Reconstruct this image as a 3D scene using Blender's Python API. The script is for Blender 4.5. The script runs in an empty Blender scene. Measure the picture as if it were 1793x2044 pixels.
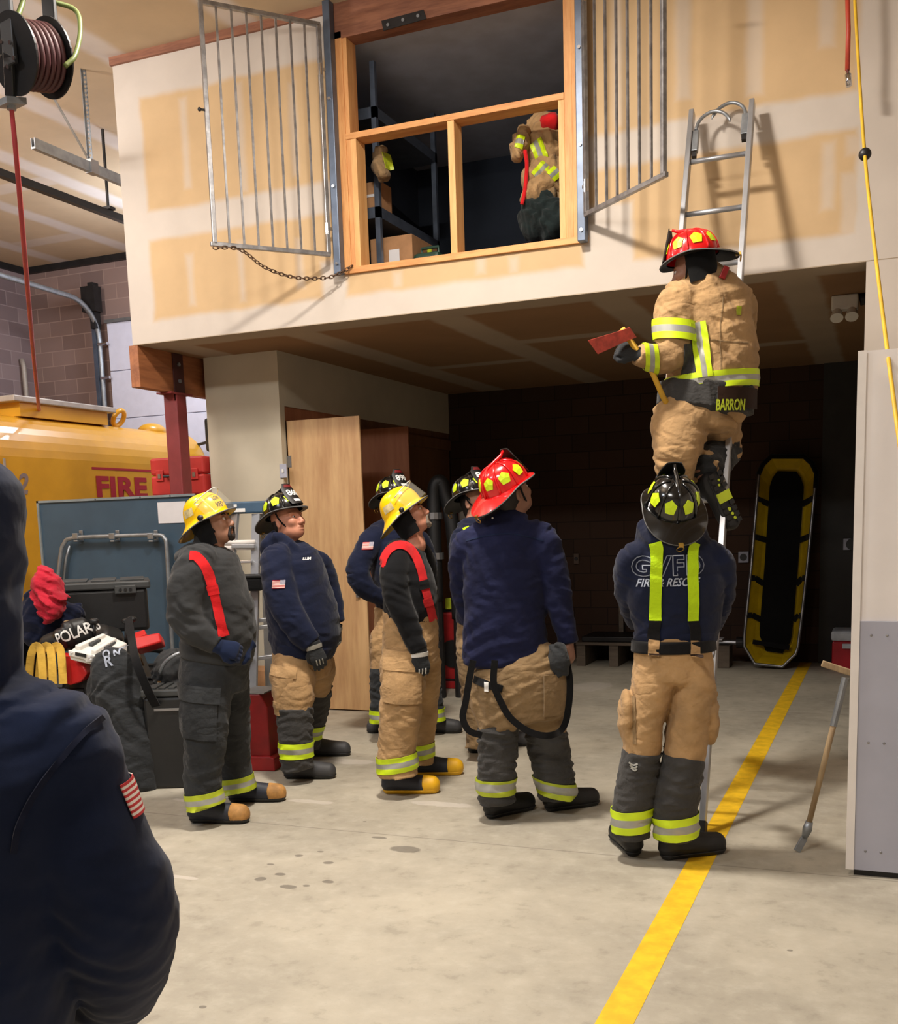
import bpy, bmesh, math, random
import numpy as np
from mathutils import Vector, Matrix

random.seed(7)
RNG = np.random.RandomState(7)
SC = bpy.context.scene
COL = SC.collection

# ---------------------------------------------------------------- camera
YAW, PITCH, ROLL, FPX, PPX, PPY, EYE = -0.393472, 0.147411, 0.031914, 2108.35, 898.57, 1354.52, 1.65


def cam_axes():
    cy, sy, cp, sp = math.cos(YAW), math.sin(YAW), math.cos(PITCH), math.sin(PITCH)
    f = Vector((sy * cp, cy * cp, -sp))
    r = Vector((cy, -sy, 0))
    d = f.cross(r)
    cr, sr = math.cos(ROLL), math.sin(ROLL)
    return cr * r + sr * d, -sr * r + cr * d, f


CAX, CDN, CFW = cam_axes()
cam_d = bpy.data.cameras.new('camera')
cam = bpy.data.objects.new('camera', cam_d)
COL.objects.link(cam)
cam.matrix_world = Matrix(((CAX[0], -CDN[0], -CFW[0], 0), (CAX[1], -CDN[1], -CFW[1], 0), (CAX[2], -CDN[2], -CFW[2], EYE), (0, 0, 0, 1)))
cam_d.sensor_fit = 'HORIZONTAL'
cam_d.sensor_width = 36.0
cam_d.lens = FPX / 1793 * 36
cam_d.shift_x = -(PPX - 896.5) / 1793
cam_d.shift_y = (PPY - 1022) / 1793
cam_d.clip_start = 0.05
SC.camera = cam

# ---------------------------------------------------------------- light and exposure
SC.view_settings.view_transform = 'Standard'
SC.view_settings.look = 'None'
SC.view_settings.gamma = 1.0
SC.view_settings.use_curve_mapping = False
SC.view_settings.exposure = -0.12
w = bpy.data.worlds.new('world')
SC.world = w
w.use_nodes = True
w.node_tree.nodes['Background'].inputs[0].default_value = (0.6, 0.7, 1.0, 1)
w.node_tree.nodes['Background'].inputs[1].default_value = 0.02


def area(name, loc, target, sx, sy, power, color):
    l = bpy.data.lights.new(name, 'AREA')
    l.shape = 'RECTANGLE'
    l.size, l.size_y, l.energy, l.color = sx, sy, power, color
    o = bpy.data.objects.new(name, l)
    COL.objects.link(o)
    o.location = loc
    d = Vector(target) - Vector(loc)
    o.rotation_euler = d.to_track_quat('-Z', 'Y').to_euler()
    return o


WARM = (1.0, 0.92, 0.83)
COOL = (0.80, 0.88, 1.0)
area('ceiling_lamp_key', (-2.3, 4.7, 5.2), (-2.3, 4.7, 0), 0.40, 0.40, 280, WARM)
area('ceiling_lamp_near', (-1.6, 0.6, 5.2), (-1.6, 0.8, 0), 1.2, 0.4, 165, (1, .94, .88))
area('ceiling_lamp_left', (-5.2, 0.8, 5.2), (-5.2, 1.0, 0), 1.2, 0.4, 110, COOL)
area('ceiling_lamp_truck', (-5.8, 4.2, 5.1), (-7.6, 5.4, 0), 1.2, 0.4, 85, (1, .95, .92))
area('ceiling_fill_truck', (-8.2, 5.0, 4.7), (-8.0, 6.2, 5.36), 1.2, 0.5, 170, (1, .95, .92))  # upward fill added to brighten the ceiling over the truck, no fixture here
area('ceiling_fill_near', (-3.4, 3.0, 4.6), (-3.6, 3.6, 5.36), 1.2, 0.5, 80, (1, .95, .90))  # another added fill aimed up, lifts the ceiling nearer the camera
area('ceiling_fill_doors', (-7.0, 10.6, 4.6), (-7.6, 10.2, 5.36), 0.6, 1.2, 60, COOL)  # added uplight hidden behind the loft, whitens the ceiling by the doors
area('hidden_fill_doors', (-7.0, 11.0, 5.2), (-8.2, 11.0, 0), 0.4, 1.2, 110, COOL)  # added fill for the garage door corner, kept out of view behind the loft

# ---------------------------------------------------------------- naming helpers
ORG = {}


def W(px, py, hd):
    """a point seen at the photograph's pixel (px, py), hd metres ahead of the camera"""
    d = CAX * ((px - PPX) / FPX) + CDN * ((py - PPY) / FPX) + CFW
    t = hd / (d.x * math.sin(YAW) + d.y * math.cos(YAW))
    return Vector((0, 0, EYE)) + d * t


CR = Vector((math.cos(YAW), -math.sin(YAW), 0))   # to the right as seen from the camera
CF = Vector((math.sin(YAW), math.cos(YAW), 0))    # away from the camera
UP = Vector((0, 0, 1))


def tag(o, label=None, cat=None, group=None, kind=None):
    if label: o['label'] = label
    if cat: o['category'] = cat
    if group: o['group'] = group
    if kind: o['kind'] = kind
    return o


def thing(name, label, cat, loc=(0, 0, 0), group=None):
    o = bpy.data.objects.new(name, None)
    o.empty_display_size = 0.1
    COL.objects.link(o)
    o.location = loc
    ORG[o] = Vector(loc)
    return tag(o, label, cat, group)


def link(name, verts, faces, m, parent=None, smooth=False, bev=0, solid=0, mats=None, fm=None, seg=2, sub=0):
    """one mesh object from world-space vertices"""
    vs = np.asarray(verts, dtype=float).reshape(-1, 3)
    if parent is not None:
        org = np.array(ORG[parent])
    else:
        lo, hi = vs.min(0), vs.max(0)
        org = np.array([(lo[0] + hi[0]) / 2, (lo[1] + hi[1]) / 2, lo[2]])
    me = bpy.data.meshes.new(name)
    me.from_pydata((vs - org).tolist(), [], [tuple(int(i) for i in f) for f in faces])
    me.validate()
    for mm in (mats or [m]):
        me.materials.append(mm)
    if fm is not None:
        me.polygons.foreach_set('material_index', np.asarray(fm, dtype=np.int32))
    if smooth:
        me.polygons.foreach_set('use_smooth', np.ones(len(me.polygons), dtype=bool))
    me.update()
    o = bpy.data.objects.new(name, me)
    COL.objects.link(o)
    if parent is not None:
        o.parent = parent
        ORG[o] = ORG[parent]
    else:
        o.location = org
        ORG[o] = Vector(org)
    if solid:
        md = o.modifiers.new('thick', 'SOLIDIFY')
        md.thickness = abs(solid)
        md.offset = 1 if solid > 0 else -1
        if smooth:
            es = o.modifiers.new('crisp_edges', 'EDGE_SPLIT')
            es.split_angle = 0.9
    if bev:
        md = o.modifiers.new('edges', 'BEVEL')
        md.width = bev
        md.segments = seg
        md.limit_method = 'ANGLE'
        md.angle_limit = 0.6
    if sub:
        md = o.modifiers.new('smooth', 'SUBSURF')
        md.levels = md.render_levels = sub
    return o


class MB:
    """collects shapes, builds them as one mesh"""

    def __init__(s):
        s.v, s.f = [], []

    def add(s, vs, fs):
        n = len(s.v)
        s.v += [tuple(v) for v in vs]
        s.f += [tuple(i + n for i in f) for f in fs]
        return s

    def box(s, lo, hi):
        (a, b, c), (d, e, f) = lo, hi
        return s.add([(a, b, c), (d, b, c), (d, e, c), (a, e, c), (a, b, f), (d, b, f), (d, e, f), (a, e, f)],
                     [(0, 3, 2, 1), (4, 5, 6, 7), (0, 1, 5, 4), (1, 2, 6, 5), (2, 3, 7, 6), (3, 0, 4, 7)])

    def obox(s, c, ax, ay, az):
        """box from centre and three half-axis vectors"""
        c, ax, ay, az = Vector(c), Vector(ax), Vector(ay), Vector(az)
        vs = [c + i * ax + j * ay + k * az for k in (-1, 1) for i, j in ((-1, -1), (1, -1), (1, 1), (-1, 1))]
        fs = [(0, 3, 2, 1), (4, 5, 6, 7), (0, 1, 5, 4), (1, 2, 6, 5), (2, 3, 7, 6), (3, 0, 4, 7)]
        if ax.cross(ay).dot(az) < 0:
            fs = [tuple(reversed(f)) for f in fs]
        return s.add(vs, fs)

    def bar(s, a, b, w, h, up=UP):
        a, b = Vector(a), Vector(b)
        d = (b - a).normalized()
        x = d.cross(Vector(up))
        if x.length < 1e-4: x = d.cross(Vector((1, 0, 0)))
        x.normalize()
        y = x.cross(d)
        return s.obox((a + b) / 2, x * w / 2, (b - a) / 2, y * h / 2)

    def tube(s, pts, r, n=10, closed=False, caps=True):
        pts = [Vector(p) for p in pts]
        m = len(pts)
        rs = r if hasattr(r, '__len__') else [r] * m
        vs, fs = [], []
        prev = None
        for i, p in enumerate(pts):
            if closed:
                d = pts[(i + 1) % m] - pts[i - 1]
            else:
                d = pts[min(i + 1, m - 1)] - pts[max(i - 1, 0)]
            d.normalize()
            if prev is None:
                x = d.cross(UP)
                if x.length < 0.05: x = d.cross(Vector((1, 0, 0)))
            else:
                x = prev - d * prev.dot(d)
            x.normalize()
            prev = x
            y = d.cross(x)
            for k in range(n):
                a = 2 * math.pi * k / n
                vs.append(p + (x * math.cos(a) + y * math.sin(a)) * rs[i])
        for i in range(m if closed else m - 1):
            j = (i + 1) % m
            for k in range(n):
                k2 = (k + 1) % n
                fs.append((i * n + k, i * n + k2, j * n + k2, j * n + k))
        if caps and not closed:
            fs.append(tuple(reversed(range(n))))
            fs.append(tuple((m - 1) * n + k for k in range(n)))
        return s.add(vs, fs)

    def prism(s, poly, ext):
        """polygon (list of points) swept by vector ext"""
        poly = [Vector(p) for p in poly]
        e = Vector(ext)
        n = len(poly)
        return s.add(poly + [p + e for p in poly], [tuple(reversed(range(n))), tuple(range(n, 2 * n))] + [(i, (i + 1) % n, (i + 1) % n + n, i + n) for i in range(n)])

    def grid(s, fn, nu, nv, closeu=False):
        vs = [fn(u / (nu if closeu else nu - 1), v / (nv - 1)) for v in range(nv) for u in range(nu)]
        fs = []
        for v in range(nv - 1):
            for u in range(nu if closeu else nu - 1):
                u2 = (u + 1) % nu
                fs.append((v * nu + u, v * nu + u2, (v + 1) * nu + u2, (v + 1) * nu + u))
        return s.add(vs, fs)

    def ball(s, c, r, nu=14, nv=9, R=None):
        c = Vector(c)
        r = Vector(r) if hasattr(r, '__len__') else Vector((r, r, r))
        R = R or Matrix.Identity(3)

        def fn(u, v):
            a, b = 2 * math.pi * u, math.pi * (0.001 + 0.998 * v) - math.pi / 2
            return c + R @ Vector((r.x * math.cos(a) * math.cos(b), r.y * math.sin(a) * math.cos(b), r.z * math.sin(b)))
        return s.grid(fn, nu, nv, True)

    def put(s, name, m, parent=None, **k):
        return link(name, s.v, s.f, m, parent, **k)


def struct(name, mb, m, parent=None, **k):
    o = mb.put(name, m, parent, **k)
    o['kind'] = 'structure'
    return o


def spline(pts, n=6, closed=False):
    pts = [np.array(p, dtype=float) for p in pts]
    m = len(pts)
    out = []
    rng = m if closed else m - 1
    for i in range(rng):
        p0 = pts[i - 1] if (i > 0 or closed) else 2 * pts[0] - pts[1]
        p1, p2 = pts[i], pts[(i + 1) % m]
        p3 = pts[(i + 2) % m] if (i + 2 < m or closed) else 2 * pts[-1] - pts[-2]
        for k in range(n):
            t = k / n
            out.append(0.5 * ((2 * p1) + (-p0 + p2) * t + (2 * p0 - 5 * p1 + 4 * p2 - p3) * t * t + (-p0 + 3 * p1 - 3 * p2 + p3) * t ** 3))
    if not closed: out.append(pts[-1])
    return out


# ---------------------------------------------------------------- materials
def lin(c):
    def f(x):
        x /= 255
        return x / 12.92 if x <= 0.04045 else ((x + 0.055) / 1.055) ** 2.4
    return (f(c[0]), f(c[1]), f(c[2]), 1)


class NT:
    def __init__(s, name):
        s.m = bpy.data.materials.new(name)
        s.m.use_nodes = True
        s.t = s.m.node_tree
        s.b = s.t.nodes['Principled BSDF']
        s.out = s.t.nodes['Material Output']

    def n(s, typ, **k):
        nd = s.t.nodes.new(typ)
        for a, b in k.items(): setattr(nd, a, b)
        return nd

    def l(s, a, b): s.t.links.new(a, b)

    def val(s, x, sock):
        if hasattr(x, 'is_linked') or hasattr(x, 'links'): s.l(x, sock)
        else: sock.default_value = x

    def math(s, op, a, b=0.0, clamp=False):
        nd = s.n('ShaderNodeMath', operation=op)
        nd.use_clamp = clamp
        s.val(a, nd.inputs[0]); s.val(b, nd.inputs[1])
        return nd.outputs[0]

    def mix(s, fac, a, b):
        nd = s.n('ShaderNodeMix', data_type='RGBA')
        s.val(fac, nd.inputs[0]); s.val(a, nd.inputs[6]); s.val(b, nd.inputs[7])
        return nd.outputs[2]

    def noise(s, vec, scale, detail=4, rough=0.55):
        nd = s.n('ShaderNodeTexNoise')
        nd.inputs['Scale'].default_value = scale
        nd.inputs['Detail'].default_value = detail
        nd.inputs['Roughness'].default_value = rough
        s.l(vec, nd.inputs['Vector'])
        return nd.outputs[0]

    def ramp(s, x, lo, hi):
        nd = s.n('ShaderNodeMapRange', interpolation_type='SMOOTHSTEP')
        nd.inputs[1].default_value, nd.inputs[2].default_value = lo, hi
        s.l(x, nd.inputs[0])
        return nd.outputs[0]

    def obj(s): return s.n('ShaderNodeTexCoord').outputs['Object']

    def pos(s): return s.n('ShaderNodeNewGeometry').outputs['Position']

    def bump(s, h, strength, dist=0.01):
        nd = s.n('ShaderNodeBump')
        nd.inputs['Strength'].default_value = strength
        nd.inputs['Distance'].default_value = dist
        s.l(h, nd.inputs['Height'])
        s.l(nd.outputs[0], s.b.inputs['Normal'])


def mat(name, rgb, rough=0.6, metal=0.0, var=0.12, vscale=9, bump=0.0, bscale=120, coat=0.0, spec=None, sheen=0.0):
    """plain surface with a little colour variation and fine grain"""
    t = NT(name)
    c = lin(rgb)
    o = t.obj()
    nz = t.noise(o, vscale)
    dark = tuple(x * (1 - var) for x in c[:3]) + (1,)
    lite = tuple(min(1, x * (1 + var)) for x in c[:3]) + (1,)
    t.l(t.mix(t.ramp(nz, 0.3, 0.7), dark, lite), t.b.inputs['Base Color'])
    t.b.inputs['Roughness'].default_value = rough
    t.b.inputs['Metallic'].default_value = metal
    if coat: t.b.inputs['Coat Weight'].default_value = coat
    if spec is not None: t.b.inputs['Specular IOR Level'].default_value = spec
    if sheen: t.b.inputs['Sheen Weight'].default_value = sheen
    if bump: t.bump(t.noise(o, bscale, 3), bump, 0.004)
    return t.m


def rect_mask(t, u, v, rects, soft, wob=0.03):
    """1 inside any of the rectangles (u0, u1, v0, v1), with soft wandering edges"""
    cx = t.n('ShaderNodeCombineXYZ')
    t.l(u, cx.inputs[0]); t.l(v, cx.inputs[1])
    nz = t.n('ShaderNodeTexNoise')
    nz.inputs['Scale'].default_value = 3.5
    nz.inputs['Detail'].default_value = 5
    t.l(cx.outputs[0], nz.inputs['Vector'])
    acc = None
    for (u0, u1, v0, v1) in rects:
        du = t.math('SUBTRACT', t.math('ABSOLUTE', t.math('SUBTRACT', u, (u0 + u1) / 2)), (u1 - u0) / 2)
        dv = t.math('SUBTRACT', t.math('ABSOLUTE', t.math('SUBTRACT', v, (v0 + v1) / 2)), (v1 - v0) / 2)
        d = t.math('MAXIMUM', du, dv)
        acc = d if acc is None else t.math('MINIMUM', acc, d)
    acc = t.math('ADD', acc, t.math('MULTIPLY', t.math('SUBTRACT', nz.outputs[0], 0.5), wob * 2))
    return t.ramp(acc, soft, -soft)


def on(px, py, x=None, y=None, z=None):
    """the point seen at pixel (px, py) on the plane x=, y= or z="""
    d = CAX * ((px - PPX) / FPX) + CDN * ((py - PPY) / FPX) + CFW
    t = x / d.x if x is not None else y / d.y if y is not None else (z - EYE) / d.z
    return Vector((0, 0, EYE)) + d * t


def flat(pts):
    return [tuple(p) for p in pts]


def text_mesh(s, size, U, V, origin, extrude=0.0, outline=0.0, shear=0.0, bold=0.0, space=1.0, width=None):
    """letters as (verts, faces); baseline starts at origin, runs along U, stands along V"""
    cu = bpy.data.curves.new('letters', 'FONT')
    cu.body = s
    cu.size = size
    cu.shear = shear
    cu.offset = bold
    cu.space_character = space
    cu.resolution_u = 3
    if outline:
        cu.fill_mode = 'NONE'
        cu.bevel_depth = outline
        cu.bevel_resolution = 1
    else:
        cu.extrude = extrude
    o = bpy.data.objects.new('letters', cu)
    COL.objects.link(o)
    dg = bpy.context.evaluated_depsgraph_get()
    dg.update()
    me = o.evaluated_get(dg).to_mesh()
    bm = bmesh.new()
    bm.from_mesh(me)
    bmesh.ops.triangulate(bm, faces=bm.faces[:])
    if not outline:
        for _ in range(2):
            ed = [e for e in bm.edges if e.calc_length() > size * 0.18]
            if ed: bmesh.ops.subdivide_edges(bm, edges=ed, cuts=1)
        bmesh.ops.triangulate(bm, faces=bm.faces[:])
    co = [v.co.copy() for v in bm.verts]
    fs = [tuple(v.index for v in f.verts) for f in bm.faces]
    bm.free()
    bpy.data.objects.remove(o)
    x0, x1 = min(c.x for c in co), max(c.x for c in co)
    k = width / (x1 - x0) if width else 1
    U, V = Vector(U), Vector(V)
    N = U.cross(V)
    return [origin + U * ((c.x - x0) * k) + V * c.y + N * c.z for c in co], fs
PAPER, MUD = lin((200, 170, 130)), lin((204, 193, 181))


def drywall(name, plane, rects, paper=PAPER, mud=MUD, rough=0.85, soft=0.03, thin=()):
    t = NT(name)
    sp = t.n('ShaderNodeSeparateXYZ')
    t.l(t.pos(), sp.inputs[0])
    ix = {'x': 0, 'y': 1, 'z': 2}
    u, v = sp.outputs[ix[plane[0]]], sp.outputs[ix[plane[1]]]
    m = rect_mask(t, u, v, rects, soft)
    if thin: m = t.math('MAXIMUM', m, t.math('MULTIPLY', rect_mask(t, u, v, thin, .03, .02), .55))
    cx = t.n('ShaderNodeCombineXYZ')
    t.l(u, cx.inputs[0]); t.l(v, cx.inputs[1])
    nz = t.noise(cx.outputs[0], 2.2, 6, 0.6)
    p2 = t.mix(t.ramp(nz, 0.25, 0.75), tuple(x * .93 for x in paper[:3]) + (1,), tuple(x * 1.05 for x in paper[:3]) + (1,))
    m2 = t.mix(t.ramp(nz, 0.3, 0.7), tuple(x * .93 for x in mud[:3]) + (1,), mud)
    t.l(t.mix(m, p2, m2), t.b.inputs['Base Color'])
    t.b.inputs['Roughness'].default_value = rough
    t.b.inputs['Specular IOR Level'].default_value = 0.25
    t.bump(t.noise(cx.outputs[0], 40, 4), 0.05, 0.003)
    return t.m


def blocks(name, plane, c1, c2, mortar, bw=0.40, bh=0.20):
    t = NT(name)
    sp = t.n('ShaderNodeSeparateXYZ')
    t.l(t.pos(), sp.inputs[0])
    ix = {'x': 0, 'y': 1, 'z': 2}
    cx = t.n('ShaderNodeCombineXYZ')
    t.l(sp.outputs[ix[plane[0]]], cx.inputs[0]); t.l(sp.outputs[ix[plane[1]]], cx.inputs[1])
    br = t.n('ShaderNodeTexBrick')
    br.inputs['Color1'].default_value = lin(c1)
    br.inputs['Color2'].default_value = lin(c2)
    br.inputs['Mortar'].default_value = lin(mortar)
    br.inputs['Scale'].default_value = 1
    br.inputs['Brick Width'].default_value = bw
    br.inputs['Row Height'].default_value = bh
    br.inputs['Mortar Size'].default_value = 0.007
    br.inputs['Mortar Smooth'].default_value = 0.3
    t.l(cx.outputs[0], br.inputs['Vector'])
    t.l(br.outputs['Color'], t.b.inputs['Base Color'])
    t.b.inputs['Roughness'].default_value = 0.9
    t.bump(br.outputs['Fac'], -0.5, 0.006)
    return t.m


def wood(name, c1, c2, axis='z', scale=2.5, knots=False):
    t = NT(name)
    mp = t.n('ShaderNodeMapping')
    st = {'x': (0.12, 1, 1), 'y': (1, 0.12, 1), 'z': (1, 1, 0.12)}[axis]
    mp.inputs['Scale'].default_value = st
    t.l(t.obj(), mp.inputs[0])
    nz = t.noise(mp.outputs[0], scale * 6, 6, 0.65)
    nz2 = t.noise(mp.outputs[0], scale * 30, 3)
    f = t.math('ADD', t.math('MULTIPLY', nz, 0.75), t.math('MULTIPLY', nz2, 0.25))
    col = t.mix(t.ramp(f, 0.32, 0.68), lin(c1), lin(c2))
    if knots:
        vo = t.n('ShaderNodeTexVoronoi')
        vo.inputs['Scale'].default_value = 3.2
        mp2 = t.n('ShaderNodeMapping')
        mp2.inputs['Scale'].default_value = {'x': (.5, 1, 1), 'y': (1, .5, 1), 'z': (1, 1, .5)}[axis]
        t.l(t.obj(), mp2.inputs[0])
        t.l(mp2.outputs[0], vo.inputs['Vector'])
        kn = t.ramp(vo.outputs['Distance'], 0.11, 0.03)
        col = t.mix(t.math('MULTIPLY', kn, 0.55), col, lin(tuple(x * .45 for x in c1)))
    t.l(col, t.b.inputs['Base Color'])
    t.b.inputs['Roughness'].default_value = 0.6
    t.bump(f, 0.1, 0.003)
    return t.m


def clear(name, tint=(1, 1, 1, 1), amount=0.85):
    t = NT(name)
    tr = t.n('ShaderNodeBsdfTransparent')
    tr.inputs[0].default_value = tint
    mx = t.n('ShaderNodeMixShader')
    mx.inputs[0].default_value = amount
    t.b.inputs['Base Color'].default_value = (.55, .58, .58, 1)
    t.b.inputs['Roughness'].default_value = 0.08
    t.l(t.b.outputs[0], mx.inputs[1]); t.l(tr.outputs[0], mx.inputs[2])
    t.l(mx.outputs[0], t.out.inputs[0])
    return t.m


def cloth(name, rgb, rough=0.9, weave=900, wrinkle=14, bump=0.35, var=0.18, sheen=0.1):
    """woven or knitted cloth: creases, worn patches and a fine weave"""
    t = NT(name)
    c = lin(rgb)
    o = t.obj()
    nz = t.noise(o, 6, 5)
    dark = tuple(x * (1 - var) for x in c[:3]) + (1,)
    lite = tuple(min(1, x * (1 + var)) for x in c[:3]) + (1,)
    t.l(t.mix(t.ramp(nz, 0.3, 0.7), dark, lite), t.b.inputs['Base Color'])
    t.b.inputs['Roughness'].default_value = rough
    t.b.inputs['Specular IOR Level'].default_value = 0.2
    t.b.inputs['Sheen Weight'].default_value = sheen
    t.b.inputs['Sheen Roughness'].default_value = 0.5
    mp = t.n('ShaderNodeMapping')
    mp.inputs['Rotation'].default_value = (.5, .4, .6)
    mp.inputs['Scale'].default_value = (1, 1, 2.2)
    t.l(o, mp.inputs[0])
    cr = t.ramp(t.math('ABSOLUTE', t.math('SUBTRACT', t.noise(mp.outputs[0], wrinkle * .36, 3, 0.45), 0.5)), 0.0, 0.09)
    h = t.math('ADD', t.math('MULTIPLY', t.noise(o, wrinkle, 3, 0.5), 1.0), t.math('MULTIPLY', t.noise(o, weave, 1), 0.02))
    h = t.math('ADD', h, t.math('MULTIPLY', cr, 0.14 if 'canvas' in name else 0.07))
    t.bump(h, bump, 0.02)
    return t.m


M = {}
M['tan'] = cloth('tan_canvas', (170, 137, 96), wrinkle=16, bump=0.6)
M['tan_dull'] = cloth('worn_tan_canvas', (138, 114, 82), wrinkle=16, bump=0.6)
M['black_canvas'] = cloth('black_canvas', (46, 48, 50), wrinkle=18, bump=0.5)
M['char_canvas'] = cloth('charcoal_canvas', (62, 61, 60), wrinkle=20, bump=0.5)
M['navy'] = cloth('navy_fleece', (19, 26, 50), wrinkle=12, bump=0.4, sheen=0.12)
M['navy_dark'] = cloth('dark_navy_fleece', (20, 32, 60), wrinkle=10, bump=0.3, sheen=0.1)
M['navy_shirt'] = cloth('navy_shirt_cotton', (24, 28, 58), wrinkle=12, bump=0.4, sheen=0.05)
M['black_knit'] = cloth('black_knit', (16, 17, 20), wrinkle=10, bump=0.3)
M['grey_fleece'] = cloth('charcoal_fleece', (50, 51, 52), wrinkle=12, bump=0.35, sheen=0.1)
M['black_cloth'] = cloth('black_cloth', (10, 10, 11), bump=0.3)
M['brown_cloth'] = cloth('dark_brown_cloth', (46, 28, 18), bump=0.2)
M['red_web'] = cloth('red_webbing', (205, 30, 34), wrinkle=40, bump=0.1)
M['black_web'] = cloth('black_webbing', (16, 16, 18), wrinkle=40, bump=0.1)
M['lime_web'] = cloth('lime_webbing', (186, 222, 24), wrinkle=50, bump=0.3, var=0.06)
M['lime'] = mat('lime_reflective', (205, 232, 28), 0.45, var=0.04)
M['lime_dull'] = mat('worn_lime_reflective', (176, 190, 40), 0.5, var=0.15)
M['silver'] = mat('silver_reflective', (165, 165, 158), 0.4, 0.2, var=0.08)
M['skin'] = mat('skin_fair', (205, 150, 125), 0.5, var=0.06, vscale=25)
M['skin_red'] = mat('skin_ruddy', (200, 138, 112), 0.5, var=0.08, vscale=25)
M['skin_tan'] = mat('skin_tanned', (160, 115, 92), 0.5, var=0.08, vscale=25)
M['skin_brown'] = mat('skin_dark', (150, 108, 88), 0.5, var=0.08, vscale=25)  # brown complexion, darkest of the skin tones
M['hair_dark'] = mat('dark_hair', (30, 22, 18), 0.6, var=0.3, vscale=60, bump=0.5, bscale=200)
M['hair_grey'] = mat('grey_beard', (130, 118, 104), 0.7, var=0.3, vscale=80, bump=0.5, bscale=300)
M['eye'] = mat('eye_white', (215, 205, 200), 0.3, var=0.02)
M['lip'] = mat('lips', (150, 88, 80), 0.5)
M['h_red'] = mat('helmet_red', (214, 20, 24), 0.22, var=0.04, coat=0.4)
M['h_black'] = mat('helmet_black', (14, 15, 16), 0.18, var=0.1, coat=0.5)
M['h_yellow'] = mat('helmet_yellow', (250, 200, 8), 0.25, var=0.05, coat=0.3)
M['grey_rubber'] = mat('grey_rubber_trim', (96, 96, 96), 0.5)
M['rubber'] = mat('black_rubber', (22, 22, 23), 0.55, bump=0.1)
M['rubber_grey'] = mat('worn_grey_rubber', (60, 60, 62), 0.6, bump=0.1)
M['rubber_blue'] = mat('navy_rubber', (36, 40, 52), 0.55)
M['boot_yellow'] = mat('yellow_rubber', (226, 172, 22), 0.5, var=0.1)
M['boot_tan'] = mat('scuffed_tan_leather', (178, 130, 70), 0.7, var=0.25, vscale=20)
M['leather_black'] = mat('black_leather', (20, 18, 18), 0.5)
M['leather_red'] = mat('dark_red_leather', (110, 22, 26), 0.5)
M['white_print'] = mat('white_print', (225, 225, 222), 0.6, var=0.03)
M['print_grey'] = mat('pale_blue_grey_print', (168, 176, 192), 0.7, var=0.03)
M['flag_red'] = mat('flag_red', (190, 38, 42), 0.8, var=0.05)
M['flag_blue'] = mat('flag_blue', (60, 80, 150), 0.8, var=0.05)
M['flag_white'] = mat('flag_white', (228, 218, 208), 0.8, var=0.03)
M['brass'] = mat('brass', (200, 160, 80), 0.3, 0.9)
M['steel'] = mat('steel', (150, 150, 152), 0.35, 0.8, var=0.1)
M['galv'] = mat('galvanised_steel', (150, 155, 160), 0.42, 0.7, var=0.15, vscale=14)
M['chrome'] = mat('chrome', (215, 215, 218), 0.15, 1.0, var=0.03)
M['alu'] = mat('aluminium', (180, 182, 186), 0.38, 0.75, var=0.08)
M['steel_blue'] = mat('blue_grey_steel', (92, 102, 118), 0.4, 0.5, var=0.15)
M['gate'] = mat('bare_steel_gate', (150, 149, 150), 0.32, 0.75, var=0.25, vscale=16)
M['iron'] = mat('dark_iron', (44, 42, 42), 0.5, 0.5, var=0.2)
M['rust'] = mat('brown_iron_chain', (92, 70, 54), 0.5, 0.6, var=0.25)
M['maroon'] = mat('maroon_paint', (128, 48, 50), 0.55, var=0.08)
M['maroon_dark'] = mat('dark_maroon_paint', (66, 30, 32), 0.55, var=0.08)
M['black_paint'] = mat('black_paint', (18, 18, 19), 0.45)
M['black_plastic'] = mat('black_plastic', (24, 25, 26), 0.45, bump=0.1)
M['grey_plastic'] = mat('dark_grey_plastic', (58, 60, 60), 0.5, bump=0.1)
M['white_plastic'] = mat('white_plastic', (225, 222, 214), 0.4, var=0.04)
M['red_plastic'] = mat('red_plastic', (196, 34, 34), 0.4, var=0.06)
M['red_case'] = mat('red_case_plastic', (196, 52, 48), 0.5, var=0.06)
M['red_paint'] = mat('worn_red_paint', (150, 24, 26), 0.45, var=0.2, vscale=8)
M['white_paint'] = mat('white_paint', (226, 220, 214), 0.7, var=0.03)
M['wall_white'] = mat('white_panel', (234, 228, 224), 0.75, var=0.03, vscale=3)
M['wall_grey'] = mat('grey_panel', (170, 171, 184), 0.6, var=0.05, vscale=3)
M['closet_paint'] = mat('cream_wall_paint', (196, 186, 164), 0.8, var=0.04, vscale=3)
M['dark_wall'] = mat('dark_grey_wall', (60, 58, 56), 0.9, var=0.1, vscale=3)
M['loft_dark'] = mat('loft_dark_wall', (54, 62, 76), 0.9, var=0.1, vscale=3)  # blue lift in this tone carries the haze inside the loft
M['paper'] = mat('paper', (214, 212, 214), 0.8, var=0.03)
M['yellow_paint'] = mat('yellow_floor_paint', (232, 186, 30), 0.6, var=0.14, vscale=12)
M['truck'] = mat('yellow_truck_paint', (206, 150, 38), 0.35, var=0.06, vscale=3, coat=0.2)
M['truck_red'] = mat('red_vinyl', (160, 28, 42), 0.5, var=0.04)
M['truck_grey'] = mat('grey_vinyl', (130, 112, 108), 0.5)
M['hatch'] = mat('pale_hatch_metal', (170, 160, 150), 0.5, 0.2)
M['garage_white'] = mat('white_garage_door', (216, 218, 236), 0.55, var=0.03)
M['board'] = mat('blue_grey_sheet_metal', (62, 84, 102), 0.5, 0.15, var=0.08, vscale=4)
M['board_edge'] = mat('pale_flange_metal', (130, 140, 144), 0.5, 0.2)
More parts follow.
